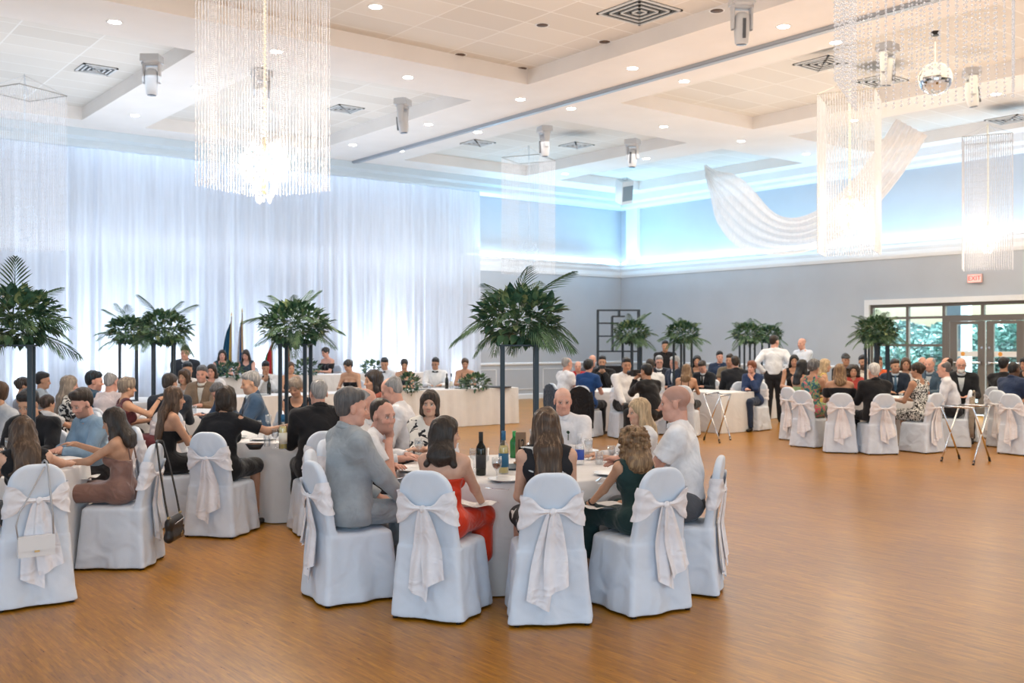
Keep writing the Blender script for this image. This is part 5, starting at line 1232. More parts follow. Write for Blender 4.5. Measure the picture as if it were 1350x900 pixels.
P(288, 513, 13.0, 130, 'the man bowing over his plate', 'grey-haired man in blue jacket bowing deeply over his plate', hair='short', hc='steel', top='jacket', tc=(0.05, 0.09, 0.17), nod=38, lean=20, skin='pink', ph=1.1, shirt=(0.4, 0.44, 0.5), ztop=1.17)
P(266, 484, 15.2, 172, 'the smiling man in the tan jacket', 'smiling moustached man in tan jacket facing the viewer, far behind the black dress', hair='short', hc='steel', beard=0.3, top='jacket', tc=(0.22, 0.15, 0.10), shirt=(0.7, 0.66, 0.6), bulk=1.12, skin='pink', ph=1.6, yaw=10)
P(279, 482, 17.2, 178, 'the pale woman behind the tan jacket', 'pale dark-haired woman in white beside the tan-jacketed man, facing the viewer', sex='f', hair='longbob', hc='dark', hlen=0.02, top='blouse', tc=(0.75, 0.75, 0.78), skin='pink', ph=0.2, ztop=1.33)
P(247, 479, 16.3, -160, 'the bow-tied young man', 'young man in white shirt, black waistcoat and bow tie between the palm posts', hair='short', hc='black', hc2=(0.02, 0.05, 0.08), top='vest', tc=BK, skin='warm', ph=0.7)
P(244, 463, 18.5, -170, 'the waiter', 'waiter in black jacket standing by the curtain behind the palm stands', pose='stand', hair='short', hc='dark', top='jacket', tc=(0.02, 0.025, 0.035), armR='hang', armL='hang', shirt=W_, skin='pink', ztop=1.62)
P(243, 490, 15.4, 160, 'the brown-haired woman behind the charcoal suit', 'brown-haired woman in cream almost hidden by the charcoal-suited man', sex='f', hair='bob', hc='brown', top='blouse', tc=(0.6, 0.55, 0.5), skin='warm', ph=0.4, ztop=1.29)
# head table, front row
def HTD(px, Y): return Y/(FW[1]+RT[1]*lat(px))
HP = dict(nod=14)
P(350, 478, HTD(350, 18.6), -158, 'the young man hiding his face in his hands', 'young man in white shirt and dark waistcoat with hands at his face, head table', hair='quiff', hc='black', top='vest', tc=BK, nod=18, lean=10, armR='chin', armL='chin', skin='tan', ph=0.6)
P(383, 478, HTD(383, 18.2), -150, 'the strapless woman behind the left palm posts', 'woman with hair tied back in black strapless dress between palm posts, head table', sex='f', hair='updo', hc='brown', top='strapless', tc=BK, skirt=1, skin='warm', ph=0.9)
P(459, 475, HTD(459, 18.35), 165, 'the woman leaning on the head table', 'dark-haired woman in black strapless dress leaning forward at the head table, left of centre', sex='f', hair='updo', hc='dark', hc2=(0.05, 0.07, 0.09), top='strapless', tc=BK, skirt=1, nod=24, lean=14, skin='warm', ph=1.2, yaw=-30)
P(507, 473, HTD(507, 18.7), 150, 'the black-haired man at the head table', 'black-haired man in white shirt turned left at the head table centre', hair='short', hc='black', hc2=(0.02, 0.05, 0.07), top='vest', tc=W_, skin='warm', nod=18, yaw=30, ph=1.5)
P(533, 474, HTD(533, 18.2), 165, 'the updo woman at the head table', 'woman with dark updo and bare shoulders at the head table, left of the bow tie', sex='f', hair='updo', hc='dark', hc2=(0.03, 0.06, 0.08), top='strapless', tc=(0.02, 0.03, 0.04), skirt=1, skin='warm', nod=20, yaw=25, ph=1.8)
P(574, 473, HTD(574, 18.35), -178, 'the man in the bow tie', 'man with glasses, white shirt and black bow tie at the head table', hair='short', hc='black', top='vest', tc=W_, glasses=True, skin='tan', nod=12, yaw=-15, ph=2.1)
P(613, 473, HTD(613, 18.35), -175, 'the last woman of the head table', 'woman with tied-back hair and black straps, last person on the right of the head table', sex='f', hair='updo', hc='brown', top='straps', tc=BK, skirt=1, skin='tan', nod=12, ph=2.4)
# raised table behind
P(293, 464, HTD(293, 21.4), -165, 'the woman below the flags on the left', 'dark-haired woman in dark dress at the raised table, left of the flags', sex='f', hair='longbob', hc='dark', hlen=0.04, top='sleeveless', tc=(0.02, 0.05, 0.08), skirt=1, skin='pink', ph=0.3, ztop=1.29, riser=0.24)
P(324, 462, HTD(324, 21.4), 175, 'the woman with long dark hair below the flags', 'woman with long wavy dark hair looking down at the raised table below the flags', sex='f', hair='long', hc='dark', hlen=0.16, hfront=0.03, top='sleeveless', tc=(0.03, 0.05, 0.07), skirt=1, skin='pink', nod=22, ph=0.8, ztop=1.29, riser=0.24)
P(429, 459, HTD(429, 21.4), 140, 'the woman in black at the raised table', 'woman in black off-shoulder dress at the raised table, right of the palm', sex='f', hair='updo', hc='dark', hc2=(0.04, 0.07, 0.1), top='offshoulder', tc=BK, skirt=1, skin='pink', nod=16, ph=1.4, ztop=1.34, riser=0.24)
# far middle tables
P(748, 472, 19.6, -62, 'the grey-haired man in the white shirt', 'grey-haired man in white short-sleeved shirt facing right, farthest left of the back tables', hair='balding', hc='grey', top='polo', tc=W_, legs=BK, skin='pink', ph=0.2)
P(762, 477, 22.3, 175, 'the person in the red shirt', 'bald person in bright red shirt behind the white-shirted man', hair='none', hc='grey', scalp=0.1, top='tee', tc=(0.5, 0.03, 0.03), skin='pink', ph=0.5)
P(776, 475, 18.7, -28, 'the woman in royal blue', 'dark short-haired woman in royal blue top, back turned', sex='f', hair='shortf', hc='black', top='tee', tc=(0.015, 0.06, 0.20), skin='pink', legs=BK, ph=0.8)
P(781, 466, 22.9, 170, 'the bald man farthest back', 'bald man in dark shirt farthest back, above the woman in blue', hair='none', hc='grey', scalp=0.1, top='shirt', tc=(0.1, 0.1, 0.12), skin='pink', ph=1.1, ztop=1.42)
P(794, 470, 21.7, 172, 'the person taking a photo', 'dark-haired person in black holding a phone up to the face', hair='short', hc='black', top='shirt', tc=BK, skin='tan', ph=1.4, armR='chin', armL='chin')
P(826, 473, 18.3, -165, 'the man turned round on his chair', 'dark-haired man in white shirt and black trousers sitting turned towards the viewer', hair='short', hc='black', top='shirt', tc=W_, legs=BK, armR='knee', armL='lap', yaw=-10, skin='tan', bulk=1.08, ph=1.7)
P(852, 482, 16.6, 38, 'the photographer in black', 'photographer dressed in black with a camera, crouched low in front of the back tables', hair='short', hc='black', top='shirt', tc=BK, legs=BK, skin='tan', ph=0.2, armR=(0.08, 0.30, 1.14), armL=(-0.05, 0.34, 1.12), lean=12, chair=False, bulk=1.1, wide=1.1)
P(857, 475, 19.25, 5, 'the man with his back turned in white', 'dark-haired man in white shirt seen from behind right of the photographer', hair='short', hc='dark', top='shirt', tc=(0.72, 0.73, 0.76), skin='tan', ph=0.5, wide=1.05)
P(869, 468, 21.9, 178, 'the man in glasses', 'grey-haired man with black glasses and dark suit facing the viewer, back table', hair='short', hc='grey', glasses=True, top='jacket', tc=(0.02, 0.025, 0.04), shirt=W_, skin='pink', ph=0.8, ztop=1.4)
P(877, 450, 24.3, 175, 'the standing waiter at the back', 'dark-haired waiter in black standing behind the back tables', pose='stand', hair='short', hc='black', top='shirt', tc=BK, armR='hang', armL='hang', skin='tan', ztop=1.73)
P(889, 471, 21.0, 120, 'the white-haired man by the palm posts', 'white-haired man in dark jacket between the back palm posts', hair='short', hc='white', top='jacket', tc=(0.03, 0.04, 0.07), skin='pink', ph=1.1)
P(905, 481, 18.8, -22, 'the woman in the black camisole', 'blonde-brown haired woman in black camisole with thin straps, back turned', sex='f', hair='longbob', hc='light', hc2=(0.35, 0.24, 0.14), hlen=-0.02, top='straps', tc=BK, skirt=1, skin='warm', ph=1.4)
P(919, 469, 22.6, 170, 'the dark woman behind the palm posts', 'dark-haired woman in black half hidden by a palm post, back table', sex='f', hair='longbob', hc='black', hlen=0.02, top='sleeveless', tc=BK, skirt=1, skin='tan', ph=1.7)
P(926, 477, 21.2, 140, 'the suited man bowing over the long table', 'man in dark suit and white shirt bowing over the long white table', hair='short', hc='dark', top='jacket', tc=(0.015, 0.018, 0.025), shirt=W_, tie=BK, nod=32, lean=14, skin='pink', ph=0.2)
P(949, 462, 25.2, 155, 'the man in navy at the back', 'dark-haired man in navy shirt turned left beyond the long table', hair='short', hc='black', top='shirt', tc=NV, skin='pink', ph=0.5, yaw=30, ztop=1.47)
P(962, 465, 22.4, 150, 'the person in the olive top', 'dark-haired person in olive brown top leaning on a bare arm', hair='short', hc='dark', top='tee', tc=(0.16, 0.13, 0.09), skin='tan', ph=0.8, ztop=1.43)
P(969, 471, 20.6, 5, 'the man in the dark suit by the round chair back', 'man in black suit and white collar seen from behind at the long table', hair='short', hc='dark', top='jacket', tc=(0.012, 0.014, 0.02), shirt=W_, skin='pink', ph=1.1, wide=1.1)
P(991, 477, 19.9, 140, 'the red-haired woman', 'red-haired woman in dark blue blouse, hand at chin, right end of the long table', sex='f', hair='shortf', hc='red', top='blouse', tc=(0.02, 0.04, 0.11), legs=NV, skin='pink', armL='chin', armR='fold', ph=1.4)
# standing men
P(1021, 443, 21.9, -18, 'the standing man in the white shirt', 'man in white shirt and black trousers standing with hands on hips, back turned', pose='stand', hair='short', hc='dark', top='shirt', tc=(0.76, 0.77, 0.82), armR='hip', armL='hip', skin='pink', yaw=-40, ztop=1.84)
P(1057, 446, 23.6, 120, 'the standing bald man', 'bald man in white shirt and tie standing beside the white-shirted man', pose='stand', hair='none', hc='grey', scalp=0.08, top='shirt', tc=(0.7, 0.74, 0.82), armR='hang', armL='fold', skin='pink', ztop=1.80)
P(1047, 468, 21.0, 165, 'the woman between the standing men', 'dark-haired woman in black seated between the two standing men', sex='f', hair='longbob', hc='black', hlen=0.03, top='sleeveless', tc=BK, skirt=1, skin='tan', ph=0.4)
# right round table
P(1058, 475, 18.0, -62, 'the black-haired woman with bare shoulders', 'woman with long black hair and bare shoulders, left side of the right round table', sex='f', hair='long', hc='black', hlen=0.14, top='strapless', tc=(0.3, 0.42, 0.22), skirt=1, skin='tan', ph=0.7)
P(1073, 475, 16.9, -50, 'the woman in the tropical print', 'short grey-haired woman in colourful tropical print dress', sex='f', hair='shortf', hc='steel', hc2=(0.3, 0.3, 0.3), top='sleeveless', tc=TROP, skirt=1, skin='tan', ph=1.0)
P(1088, 474, 18.9, -100, 'the blonde woman behind the tropical print', 'woman with long blonde hair in profile behind the tropical print dress', sex='f', hair='long', hc='blonde', hlen=0.12, top='sleeveless', tc=(0.55, 0.4, 0.12), skirt=1, skin='warm', ph=1.3)
P(1107, 481, 16.1, -14, 'the woman in the off-shoulder black dress', 'honey-blonde woman in black off-shoulder dress, back turned, right table', sex='f', hair='longbob', hc='light', hc2=(0.5, 0.32, 0.16), hlen=0.02, top='offshoulder', tc=BK, skirt=1, skin='tan', ph=1.6, yaw=-20)
P(1152, 481, 15.9, 6, 'the white-haired man in black', 'white-haired man in black suit seen from behind at the right table', hair='short', hc='white', top='jacket', tc=BK, skin='pink', ph=1.9, shirt=W_)
P(1115, 467, 22.0, 178, 'the man in the flat cap', 'man in grey flat cap facing the viewer beyond the right table', hair='short', hc='dark', cap=(0.06, 0.065, 0.07), top='shirt', tc=BK, skin='tan', ph=0.2, ztop=1.45)
P(1125, 482, 18.9, 165, 'the curly dark-haired woman', 'woman with dark curly hair and red top facing the viewer, right table', sex='f', hair='curly', hc='dark', hlen=0.03, top='tee', tc=(0.4, 0.06, 0.05), legs=BK, skin='tan', ph=0.5)
P(1138, 467, 20.0, 172, 'the bearded man in the cream shirt', 'dark bearded man in open cream shirt facing the viewer', hair='short', hc='black', beard=0.75, top='shirt', tc=(0.68, 0.62, 0.56), skin='tan', ph=0.8, ztop=1.44)
P(1158, 471, 20.8, 178, 'the person in orange', 'brown-haired person in bright orange top behind the palm posts', hair='short', hc='brown', top='tee', tc=(0.75, 0.14, 0.05), skin='tan', ph=1.1)
P(1180, 475, 19.0, 165, 'the man in the navy suit and blue tie', 'man in navy suit, light shirt and blue tie facing the viewer, right table', hair='short', hc='dark', beard=0.2, top='jacket', tc=(0.015, 0.025, 0.045), shirt=(0.5, 0.58, 0.68), tie=(0.06, 0.13, 0.22), skin='tan', ph=1.4, yaw=20)
P(1194, 472, 19.9, 165, 'the woman behind the posts in white', 'brown-haired woman in white just right of the right palm posts', sex='f', hair='longbob', hc='brown', hlen=0.0, top='blouse', tc=(0.65, 0.62, 0.62), skin='tan', ph=1.7)
P(1209, 479, 16.1, 32, 'the woman in the black and white dress', 'dark-haired woman in black and white swirl dress, hair clip, back turned', sex='f', hair='updo', hc='dark', hc2=(0.1, 0.06, 0.04), top='sleeveless', tc=ZEB, skirt=1, skin='tan', ph=2.0, yaw=20)
P(1244, 478, 16.9, 68, 'the white-shirted man facing left', 'grey-haired man in white shirt leaning left over the right table', hair='balding', hc='steel', top='shirt', tc=(0.74, 0.74, 0.8), skin='pink', ph=0.3, lean=12, nod=8)
P(1226, 472, 18.7, 130, 'the man in the steel blue jacket', 'balding man in steel blue jacket looking left, right table', hair='balding', hc='grey', top='jacket', tc=(0.06, 0.10, 0.15), shirt=(0.4, 0.45, 0.5), skin='pink', ph=0.6)
P(1248, 472, 19.1, 95, 'the balding man in profile', 'balding man in black suit in profile to the left beside the bearded old man', hair='balding', hc='dark', top='jacket', tc=BK, shirt=W_, skin='pink', ph=0.9)
P(1216, 471, 21.6, 150, 'the man farthest behind the right table', 'bald man farthest behind the right table, left of the steel blue jacket', hair='none', hc='grey', scalp=0.1, top='shirt', tc=(0.2, 0.22, 0.26), skin='pink', ph=0.1)
P(1267, 470, 17.7, 160, 'the bearded old man in glasses', 'old man with white beard and glasses in black suit, facing the viewer', hair='none', hc='white', scalp=0.05, beardmesh=1, glasses=True, top='jacket', tc=(0.012, 0.013, 0.017), shirt=(0.6, 0.62, 0.64), skin='pink', ph=1.2, ztop=1.44)
P(1324, 470, 18.2, -52, 'the dark-haired man in black at the right edge', 'black-haired man in black shirt seen from behind, right edge of the picture', hair='quiff', hc='black', top='shirt', tc=BK, skin='tan', ph=1.5, ztop=1.42)
P(1337, 479, 16.8, -66, 'the man in the blue blazer', 'dark-skinned balding man in blue blazer facing right, right edge', hair='buzz', hc='black', scalp=0.3, top='jacket', tc=(0.02, 0.035, 0.085), shirt=(0.3, 0.38, 0.5), skin='deep', ph=1.8, legs=(0.25, 0.2, 0.15), lean=10, nod=10)
P(1352, 472, 19.3, 110, 'the black-haired woman cut by the right edge', 'black-haired woman in black cut off by the right edge of the picture', sex='f', hair='bob', hc='black', top='blouse', tc=BK, skin='tan', ph=0.2)

CHAIRS = []
def put_people(fine=1.0):
    for i, q in enumerate(PEOPLE):
        d = q['d']; h = (0.0068 if d < 8.6 else 0.0085 if d < 10.5 else 0.011 if d < 14 else 0.0145)*fine
        o, J = make_person(q, h)
        rz = head(q['a']); c, s = math.cos(rz), math.sin(rz)
        hx, hy = J['C'][0], J['C'][1]; wx, wy = cg(lat(q['px'])*d, d)
        x, y = wx-(c*hx-s*hy), wy-(s*hx+c*hy); z = q.get('riser', 0.0)
        o.location = (x, y, z); o.rotation_euler = (0, 0, rz)
        tag(o, q['label'], 'person')
        q['loc'] = (x, y, z); q['J'] = J; q['rz'] = rz
        if q['pose'] == 'sit' and q['chair']:
            k = 0.02; ch = chair(x-s*k, y+c*k, rz, 'white sash-tied covered chair under '+q['who'], i, True)
            ch.location.z = z; CHAIRS.append(ch); q['ch'] = ch
def hand_pos(q, nm, off=(0, 0, 0)):
    p = q['J']['W'+nm]+nv(off); c, s = math.cos(q['rz']), math.sin(q['rz']); return (q['loc'][0]+c*p[0]-s*p[1], q['loc'][1]+s*p[0]+c*p[1], p[2]+q['loc'][2])
# short reference and full label of each person: clothing, pose, what they hold, where they sit
NAMES = '''the person in black at the front table centre|person in sleeveless dark dress, back turned, middle near seat of the front table
the person in the strapless red dress|person in strapless red dress, back turned, looking right at the front table
the person in the dark green dress|person in sleeveless dark green dress, back turned, right near seat of the front table
the person in grey trousers|person in white short-sleeved shirt and grey trousers facing left, front table
the person in the pale grey suit|person in pale grey-blue suit, back turned, left near seat of the front table
the person with chin on hand|person in white polo shirt resting chin on raised hand at the front table
the person hidden behind the pale grey suit|person in white shirt mostly hidden behind the pale grey suit
the person in the cream floral blouse|person in cream blouse with black floral print, facing the viewer at the front table
the person in white facing the viewer|person in long-sleeved white shirt with boutonniere, facing the viewer across the front table
the person in the white blouse|person in white blouse in profile to the left, beside the grey trousers
the person in black behind the white purse|person in sleeveless black dress leaning on the table, on the chair with the white purse
the person in bronze satin|person in bronze satin dress eating, profile to the left, chair with the black handbag
the person in the light blue shirt|person in light blue shirt looking down, seated beyond the bronze satin dress
the person in the black suit at the left|person in black suit with bowed head beside the light blue shirt
the person cut by the left edge|person in pale grey suit cut off by the left edge of the picture
the person in the strapless black dress|person in strapless black dress facing right, left of the cold-shoulder black dress
the person in the cold-shoulder black dress|person in black cold-shoulder dress reaching an arm right, back turned
the person in the black suit behind the grey suit|person in black suit, back turned, at the table left of the pale grey suit
the person in the black sleeveless top|person in black sleeveless top facing the viewer, looking down between two palm posts
the person in the blue suit|person in blue suit and dark tie, profile to the left, beyond the reaching arm
the person leaning left in white|person in white shirt leaning left with bowed head, behind the cream floral blouse
the person in rust|person in rust-coloured blouse in profile left, behind the white shirt with bowed head
the person raising a glass|person in maroon top raising a glass, profile right, left of the palm posts
the person in pale pink|person in pale pink shirt, back turned, left of the maroon top
the person in the dark blue jacket|person in dark blue jacket partly hidden by the pale pink shirt
the person in the black and white swirl print|person in black and white swirl print blouse facing right, left of the pale pink shirt
the person in the blue-grey shirt at the far left|person in blue-grey shirt in profile right, far left by the curtain
the person with pearl earrings|person in grey top with pearl earrings facing right, far left
the small person in the grey tee|small person in grey tee on a white chair, back turned, far left
the person in the charcoal suit|person in charcoal suit and white collar, back turned, left of the strapless black dress
the person bowing over a plate|person in blue jacket bowing deeply over a plate, beyond the cold-shoulder dress
the person in the tan jacket|person in tan jacket facing the viewer, far behind the black dresses
the person in white beside the tan jacket|person in white blouse facing the viewer beside the tan jacket
the person in waistcoat between the palm posts|person in black waistcoat and bow tie seated right of the left palm posts
the waiter by the curtain|person in black jacket and white collar standing by the curtain behind the palm stands
the person in cream behind the charcoal suit|person in cream blouse almost hidden by the charcoal suit
the person with hands at the face|person in white shirt and dark waistcoat with hands at the face, head table
the strapless person between the palm posts|person in black strapless dress seen between two palm posts, head table
the person leaning on the head table|person in black strapless dress leaning over the head table, right of the palm
the person in white turned left|person in white shirt and bow tie turned left behind the rust blouse, head table
the person bare-shouldered at the head table|person in dark strapless dress at the head table, left of the glasses and bow tie
the person in glasses and bow tie|person in white shirt, black bow tie and glasses at the head table
the last person of the head table|person in dress with thin black straps, last on the right of the head table
the person below the dark blue flag|person in dark teal dress at the raised table, left of the flags
the person looking down below the flags|person in dark sleeveless dress looking down at the raised table, right under the flags
the person at the raised table right of the palm|person in black off-shoulder dress sitting sideways at the raised table, right of the palm
the person in the white tee at the back|person in white short-sleeved shirt facing right, beside the royal blue top, dark blue jacket behind
the person in red|person in bright red shirt at the back, left of the royal blue top
the person in royal blue|person in royal blue top, back turned, black jacket on the chair
the person farthest back in dark grey|person in dark grey shirt farthest back, above the royal blue top
the person taking a photo|person in black holding a phone up to the face
the person turned round on a chair|person in white shirt and black trousers turned on the chair to face the viewer
the photographer in black|person dressed in black crouching with a camera, in front of the back tables
the person in white behind the photographer|person in white shirt, back turned, just right of the crouching photographer
the person in glasses and dark suit|person in black glasses and dark suit facing the viewer at the back table
the standing waiter at the back|person in black standing behind the back tables, hands down
the person in the dark jacket by the palm posts|person in dark navy jacket seated between back palm posts, turned left
the person in the black camisole|person in black camisole with thin straps, back turned, near the left tray stand
the person in black behind the palm posts|person in sleeveless black half hidden by a palm post, back table
the person bowing over the long table|person in dark suit and black tie bowing over the long white table
the person in navy beyond the long table|person in navy shirt turned left, beyond the long table
the person in olive|person in olive brown tee beyond the long table, beside the navy shirt
the person in the black suit at the long table|person in black suit and white collar, back turned, far side of the long table
the person in dark blue with hand at chin|person in dark blue blouse with hand at chin, right end of the long table
the person standing with hands on hips|person in white shirt and black trousers standing with hands on hips, back turned
the person standing in the pale blue shirt|person in pale blue-white shirt standing, facing left, right of the hands-on-hips figure
the person seated between the standing figures|person in sleeveless black seated between the two standing figures
the person in the strapless green dress|person in strapless green dress at the left side of the right round table
the person in the tropical print|person in colourful tropical print dress, back turned, right round table
the person in mustard|person in mustard sleeveless top in profile right, beyond the tropical print
the person in the off-shoulder black dress|person in black off-shoulder dress, back turned, right round table
the person in the black suit at the right table|person in black suit, back turned, middle near seat of the right round table
the person in the flat cap|person in grey flat cap facing the viewer beyond the right round table
the person in dark red|person in dark red tee facing the viewer, right of the off-shoulder black dress
the person in the open cream shirt|person in cream shirt facing the viewer, left of the right palm posts
the person in orange|person in bright orange tee behind the right palm posts
the person in the navy suit and blue tie|person in navy suit and blue tie facing the viewer, right round table
the person in white by the palm posts|person in pale blouse just right of the right palm posts
the person in the zebra-like dress|person in black and white swirl dress, back turned, right round table
the person in white leaning left|person in white shirt leaning left over the right round table
the person in the steel blue jacket|person in steel blue jacket looking left, right round table
the person in black in profile|person in black suit in profile left, between the steel blue jacket and the spectacled figure
the person farthest at the right table|person in slate grey shirt farthest behind the right table, left of the steel blue jacket
the person in spectacles and black suit|person in spectacles and black suit facing the viewer, right round table, by the glass doors
the person in black at the right edge|person in black shirt, back turned, left of the blue blazer at the right edge
the person in the blue blazer|person in blue blazer facing right, at the right edge of the picture
the person cut by the right edge|person in black blouse cut off by the right edge of the picture'''.split('\n')
assert len(NAMES) == len(PEOPLE), (len(NAMES), len(PEOPLE))
WHO = {q['who']: q for q in PEOPLE}
for q, n in zip(PEOPLE, NAMES): q['who'], q['label'] = n.split('|')
put_people()
# tables --------------------------------------------------------------
T12 = round_table(0.02, 7.85, 0.90, 'round front table with white floor-length cloth and the number 12 sign', 1)
TA = round_table(-4.25, 7.9, 0.90, 'round white-clothed table at the left edge, beside the bronze satin dress', 2)
TB = round_table(-2.28, 10.65, 0.90, 'round white-clothed table in front of the cold-shoulder black dress', 3)
TC2 = round_table(-4.75, 13.9, 0.90, 'round white-clothed table under the left pair of palm stands, nearer one', 4)
TC1 = round_table(-6.5, 16.9, 0.90, 'round white-clothed table under the left pair of palm stands, farther one', 5)
TG = round_table(6.35, 17.5, 0.90, 'round white-clothed table in front of the middle black suit, right side', 6)
TF = round_table(2.15, 20.4, 0.85, 'round white-clothed back table between the royal blue top and the turned figure', 8)
U = (RT[0]*0+1, 0)
L_ = 1.3; x0, y0 = cg(4.3, 19.42)      # middle of the near end of the long table
rect_table(x0, y0+L_/2, math.pi/2, L_, 0.95, 'long white-clothed table end-on behind the left folding tray stand', 9, pleat=0.008)
# head table along the left wall
hx1 = cg(lat(668)*21.9, 21.9)[0]; hx0 = 7.0
HT = rect_table((hx0+hx1)/2, 17.35, 0, hx1-hx0, 0.8, 'long head table with floor-length white pleated cloth', 10, pleat=0.03)
o = MB().box((7.0, 21.6, 0.12), (14.0, 3.0, 0.236)).build('floor_riser', plain('riser_black', (0.05, 0.05, 0.06), 0.7)); struct(o)
rt = rect_table(10.45, 20.5, 0, 5.7, 0.75, 'raised long white-clothed table behind the head table below the flags', 11, pleat=0.02); rt.location.z = 0.24
# tall palm centrepieces ---------------------------------------------
centrepiece(0.055, 7.8, 0.765, 'tall black-posted palm centrepiece standing on the front table with sign 12', 1, 1.0)
centrepiece(-2.25, 10.6, 0.765, 'tall palm centrepiece left of the pale grey suit, behind the reaching arm', 2, -2)
centrepiece(-3.78, 7.72, 0.765, 'tall palm centrepiece cut by the left edge of the picture', 3, 20)
centrepiece(-4.7, 13.75, 0.765, 'right one of the two palm centrepieces against the left curtain', 4, 24)
centrepiece(-6.25, 16.6, 0.765, 'left one of the two palm centrepieces against the left curtain', 5, 24)
centrepiece(lat(833)*20.2, 20.2, 0.765, 'far palm centrepiece in front of the black shelf rack', 6, 40)
centrepiece(lat(900)*20.6, 20.6, 0.765, 'far palm centrepiece just right of the standing waiter', 7, 45)
TF2 = round_table(lat(985)*23.4, 23.6, 0.85, 'round white table farthest back, behind the black suit at the long table', 12)
centrepiece(lat(985)*23.4, 23.4, 0.765, 'far palm centrepiece left of the standing white shirt, nearer of two', 8, 12)
TF3 = round_table(lat(1014)*26.4, 26.4, 0.85, 'round white table by the right wall behind the standing figures', 13)
centrepiece(lat(1014)*26.4, 26.4, 0.765, 'far palm centrepiece behind the standing white shirt, farther of two', 9, 30)
centrepiece(lat(1156)*17.2, 17.2, 0.765, 'palm centrepiece on the right round table, left one in front of the window', 10, 20)
TG2 = round_table(lat(1182)*22.6, 22.6, 0.85, 'round white table between the right round table and the glass wall', 14)
centrepiece(lat(1180)*20.9, 21.9, 0.765, 'palm centrepiece behind the right round table, close to the glass wall', 11, 15)
# front table setting --------------------------------------------------
ZT_ = 0.764
def cgz(px, py, z): d = (CAMH-z)*F_PX/(py-450.0); x, y = cg(lat(px)*d, d); return x, y
x, y = cgz(634, 626, ZT_); bottle(x, y, ZT_, 'dark red wine bottle with black label on the front table', plain('dark_bottle', (0.008, 0.010, 0.008), 0.08), plain('label_black', (0.02, 0.02, 0.025), 0.5), BLACK)
x, y = cgz(664, 624, ZT_); bottle(x, y, ZT_, 'white wine bottle with blue label and blue cap beside the sign', GL, plain('label_blue', (0.01, 0.12, 0.24), 0.5), plain('cap_blue', (0.01, 0.12, 0.26), 0.4), plain('white_wine', (0.75, 0.6, 0.2), 0.15))
x, y = cgz(764, 612, ZT_); bottle(x, y, ZT_, 'clear water bottle with blue label right of the black dress, front table', GL, plain('label_water', (0.03, 0.08, 0.42), 0.4), plain('cap_white', (0.8, 0.8, 0.82), 0.4), None, 0.24)
x, y = cgz(678, 603, ZT_); bottle(x, y, ZT_, 'small green bottle behind the table number sign', plain('green_bottle', (0.02, 0.20, 0.05), 0.1), None, plain('cap_green', (0.03, 0.3, 0.08), 0.4), None, 0.22)
x, y = cgz(686.5, 611, ZT_); t = thing('table_number_sign', 'wooden table number sign reading 12 on the front table', 'sign', (x, y, ZT_), head(2))
wood = plain('sign_wood', (0.36, 0.21, 0.12), 0.6, nb=0.3); MB().box((0, 0, 0.125), (0.082, 0.03, 0.25)).build('wood_block', wood, t); MB().box((0, 0, 0.006), (0.11, 0.07, 0.012)).build('foot_plate', wood, t)
nm_ = text('numeral', '12', 0.115, plain('ink_black', (0.012, 0.012, 0.012), 0.6), t, (0, -0.0165, 0.15)); nm_.scale = (0.52, 1, 1)
x, y = cgz(655, 636, ZT_); t = thing('stemmed_glass', 'stemmed glass of amber drink beside the dark wine bottle', 'glass', (x, y, ZT_)); obj('glass_bowl', GOB, t); MB().lathe([(0, 0.092), (0.027, 0.108), (0.033, 0.13), (0, 0.131)], 16).build('amber_drink', plain('amber', (0.20, 0.06, 0.015), 0.2), t, True)
for px, py, w in [(625, 622, 'left of the dark wine bottle'), (612, 632, 'behind the shoulder of the red dress'), (776, 606, 'just right of the water bottle'), (790, 612, 'second right of the water bottle'), (806, 604, 'third right of the water bottle'), (818, 612, 'left of the dark green dress'), (640, 608, 'behind the dark wine bottle'), (700, 600, 'right of the number sign'), (552, 606, 'in front of the floral blouse')]:
    x, y = cgz(px, py, ZT_); leaf_item('wine_glass' if py % 4 else 'tumbler', GOB if py % 4 else TUM, 'clear glass on the front table '+w, 'glass', x, y, ZT_, 0, 'glasses on the front table')
for px, py, w in [(668, 634, 'under the amber drink'), (600, 628, 'behind the red dress'), (806, 626, 'beside the dark green dress'), (545, 621, 'near the chin-on-hand figure'), (770, 596, 'before the white shirt facing the viewer')]:
    x, y = cgz(px, py, ZT_); leaf_item('plate', PLA, 'white china plate on the front table '+w, 'plate', x, y, ZT_, 0, 'plates on the front table')
for k, (px, py, w) in enumerate([(655, 645, 'below the amber drink'), (812, 638, 'left of the dark green dress'), (535, 630, 'beside the chin-on-hand figure'), (790, 632, 'right of the black dress')]):
    x, y = cgz(px, py, ZT_); leaf_item('knife' if k % 2 else 'spoon', KNI if k % 2 else SPO, 'steel %s on the front table ' % ('knife' if k % 2 else 'spoon')+w, 'cutlery', x, y, ZT_+0.002, head(60+k*35), 'cutlery on the front table')
# upright menu / water jug
x, y = cgz(706, 596, ZT_); t = thing('water_jug', 'clear glass water jug behind the number sign', 'jug', (x, y, ZT_)); MB().lathe([(0, 0.0), (0.055, 0.0), (0.062, 0.08), (0.045, 0.16), (0.052, 0.20), (0.050, 0.20), (0.042, 0.16), (0.058, 0.08), (0, 0.006)], 20).build('jug_body', GL, t, True); MB().tube([(0.06, 0, 0.06), (0.1, 0, 0.09), (0.095, 0, 0.15), (0.05, 0, 0.18)], 0.007, 6).build('handle', GL, t, True)
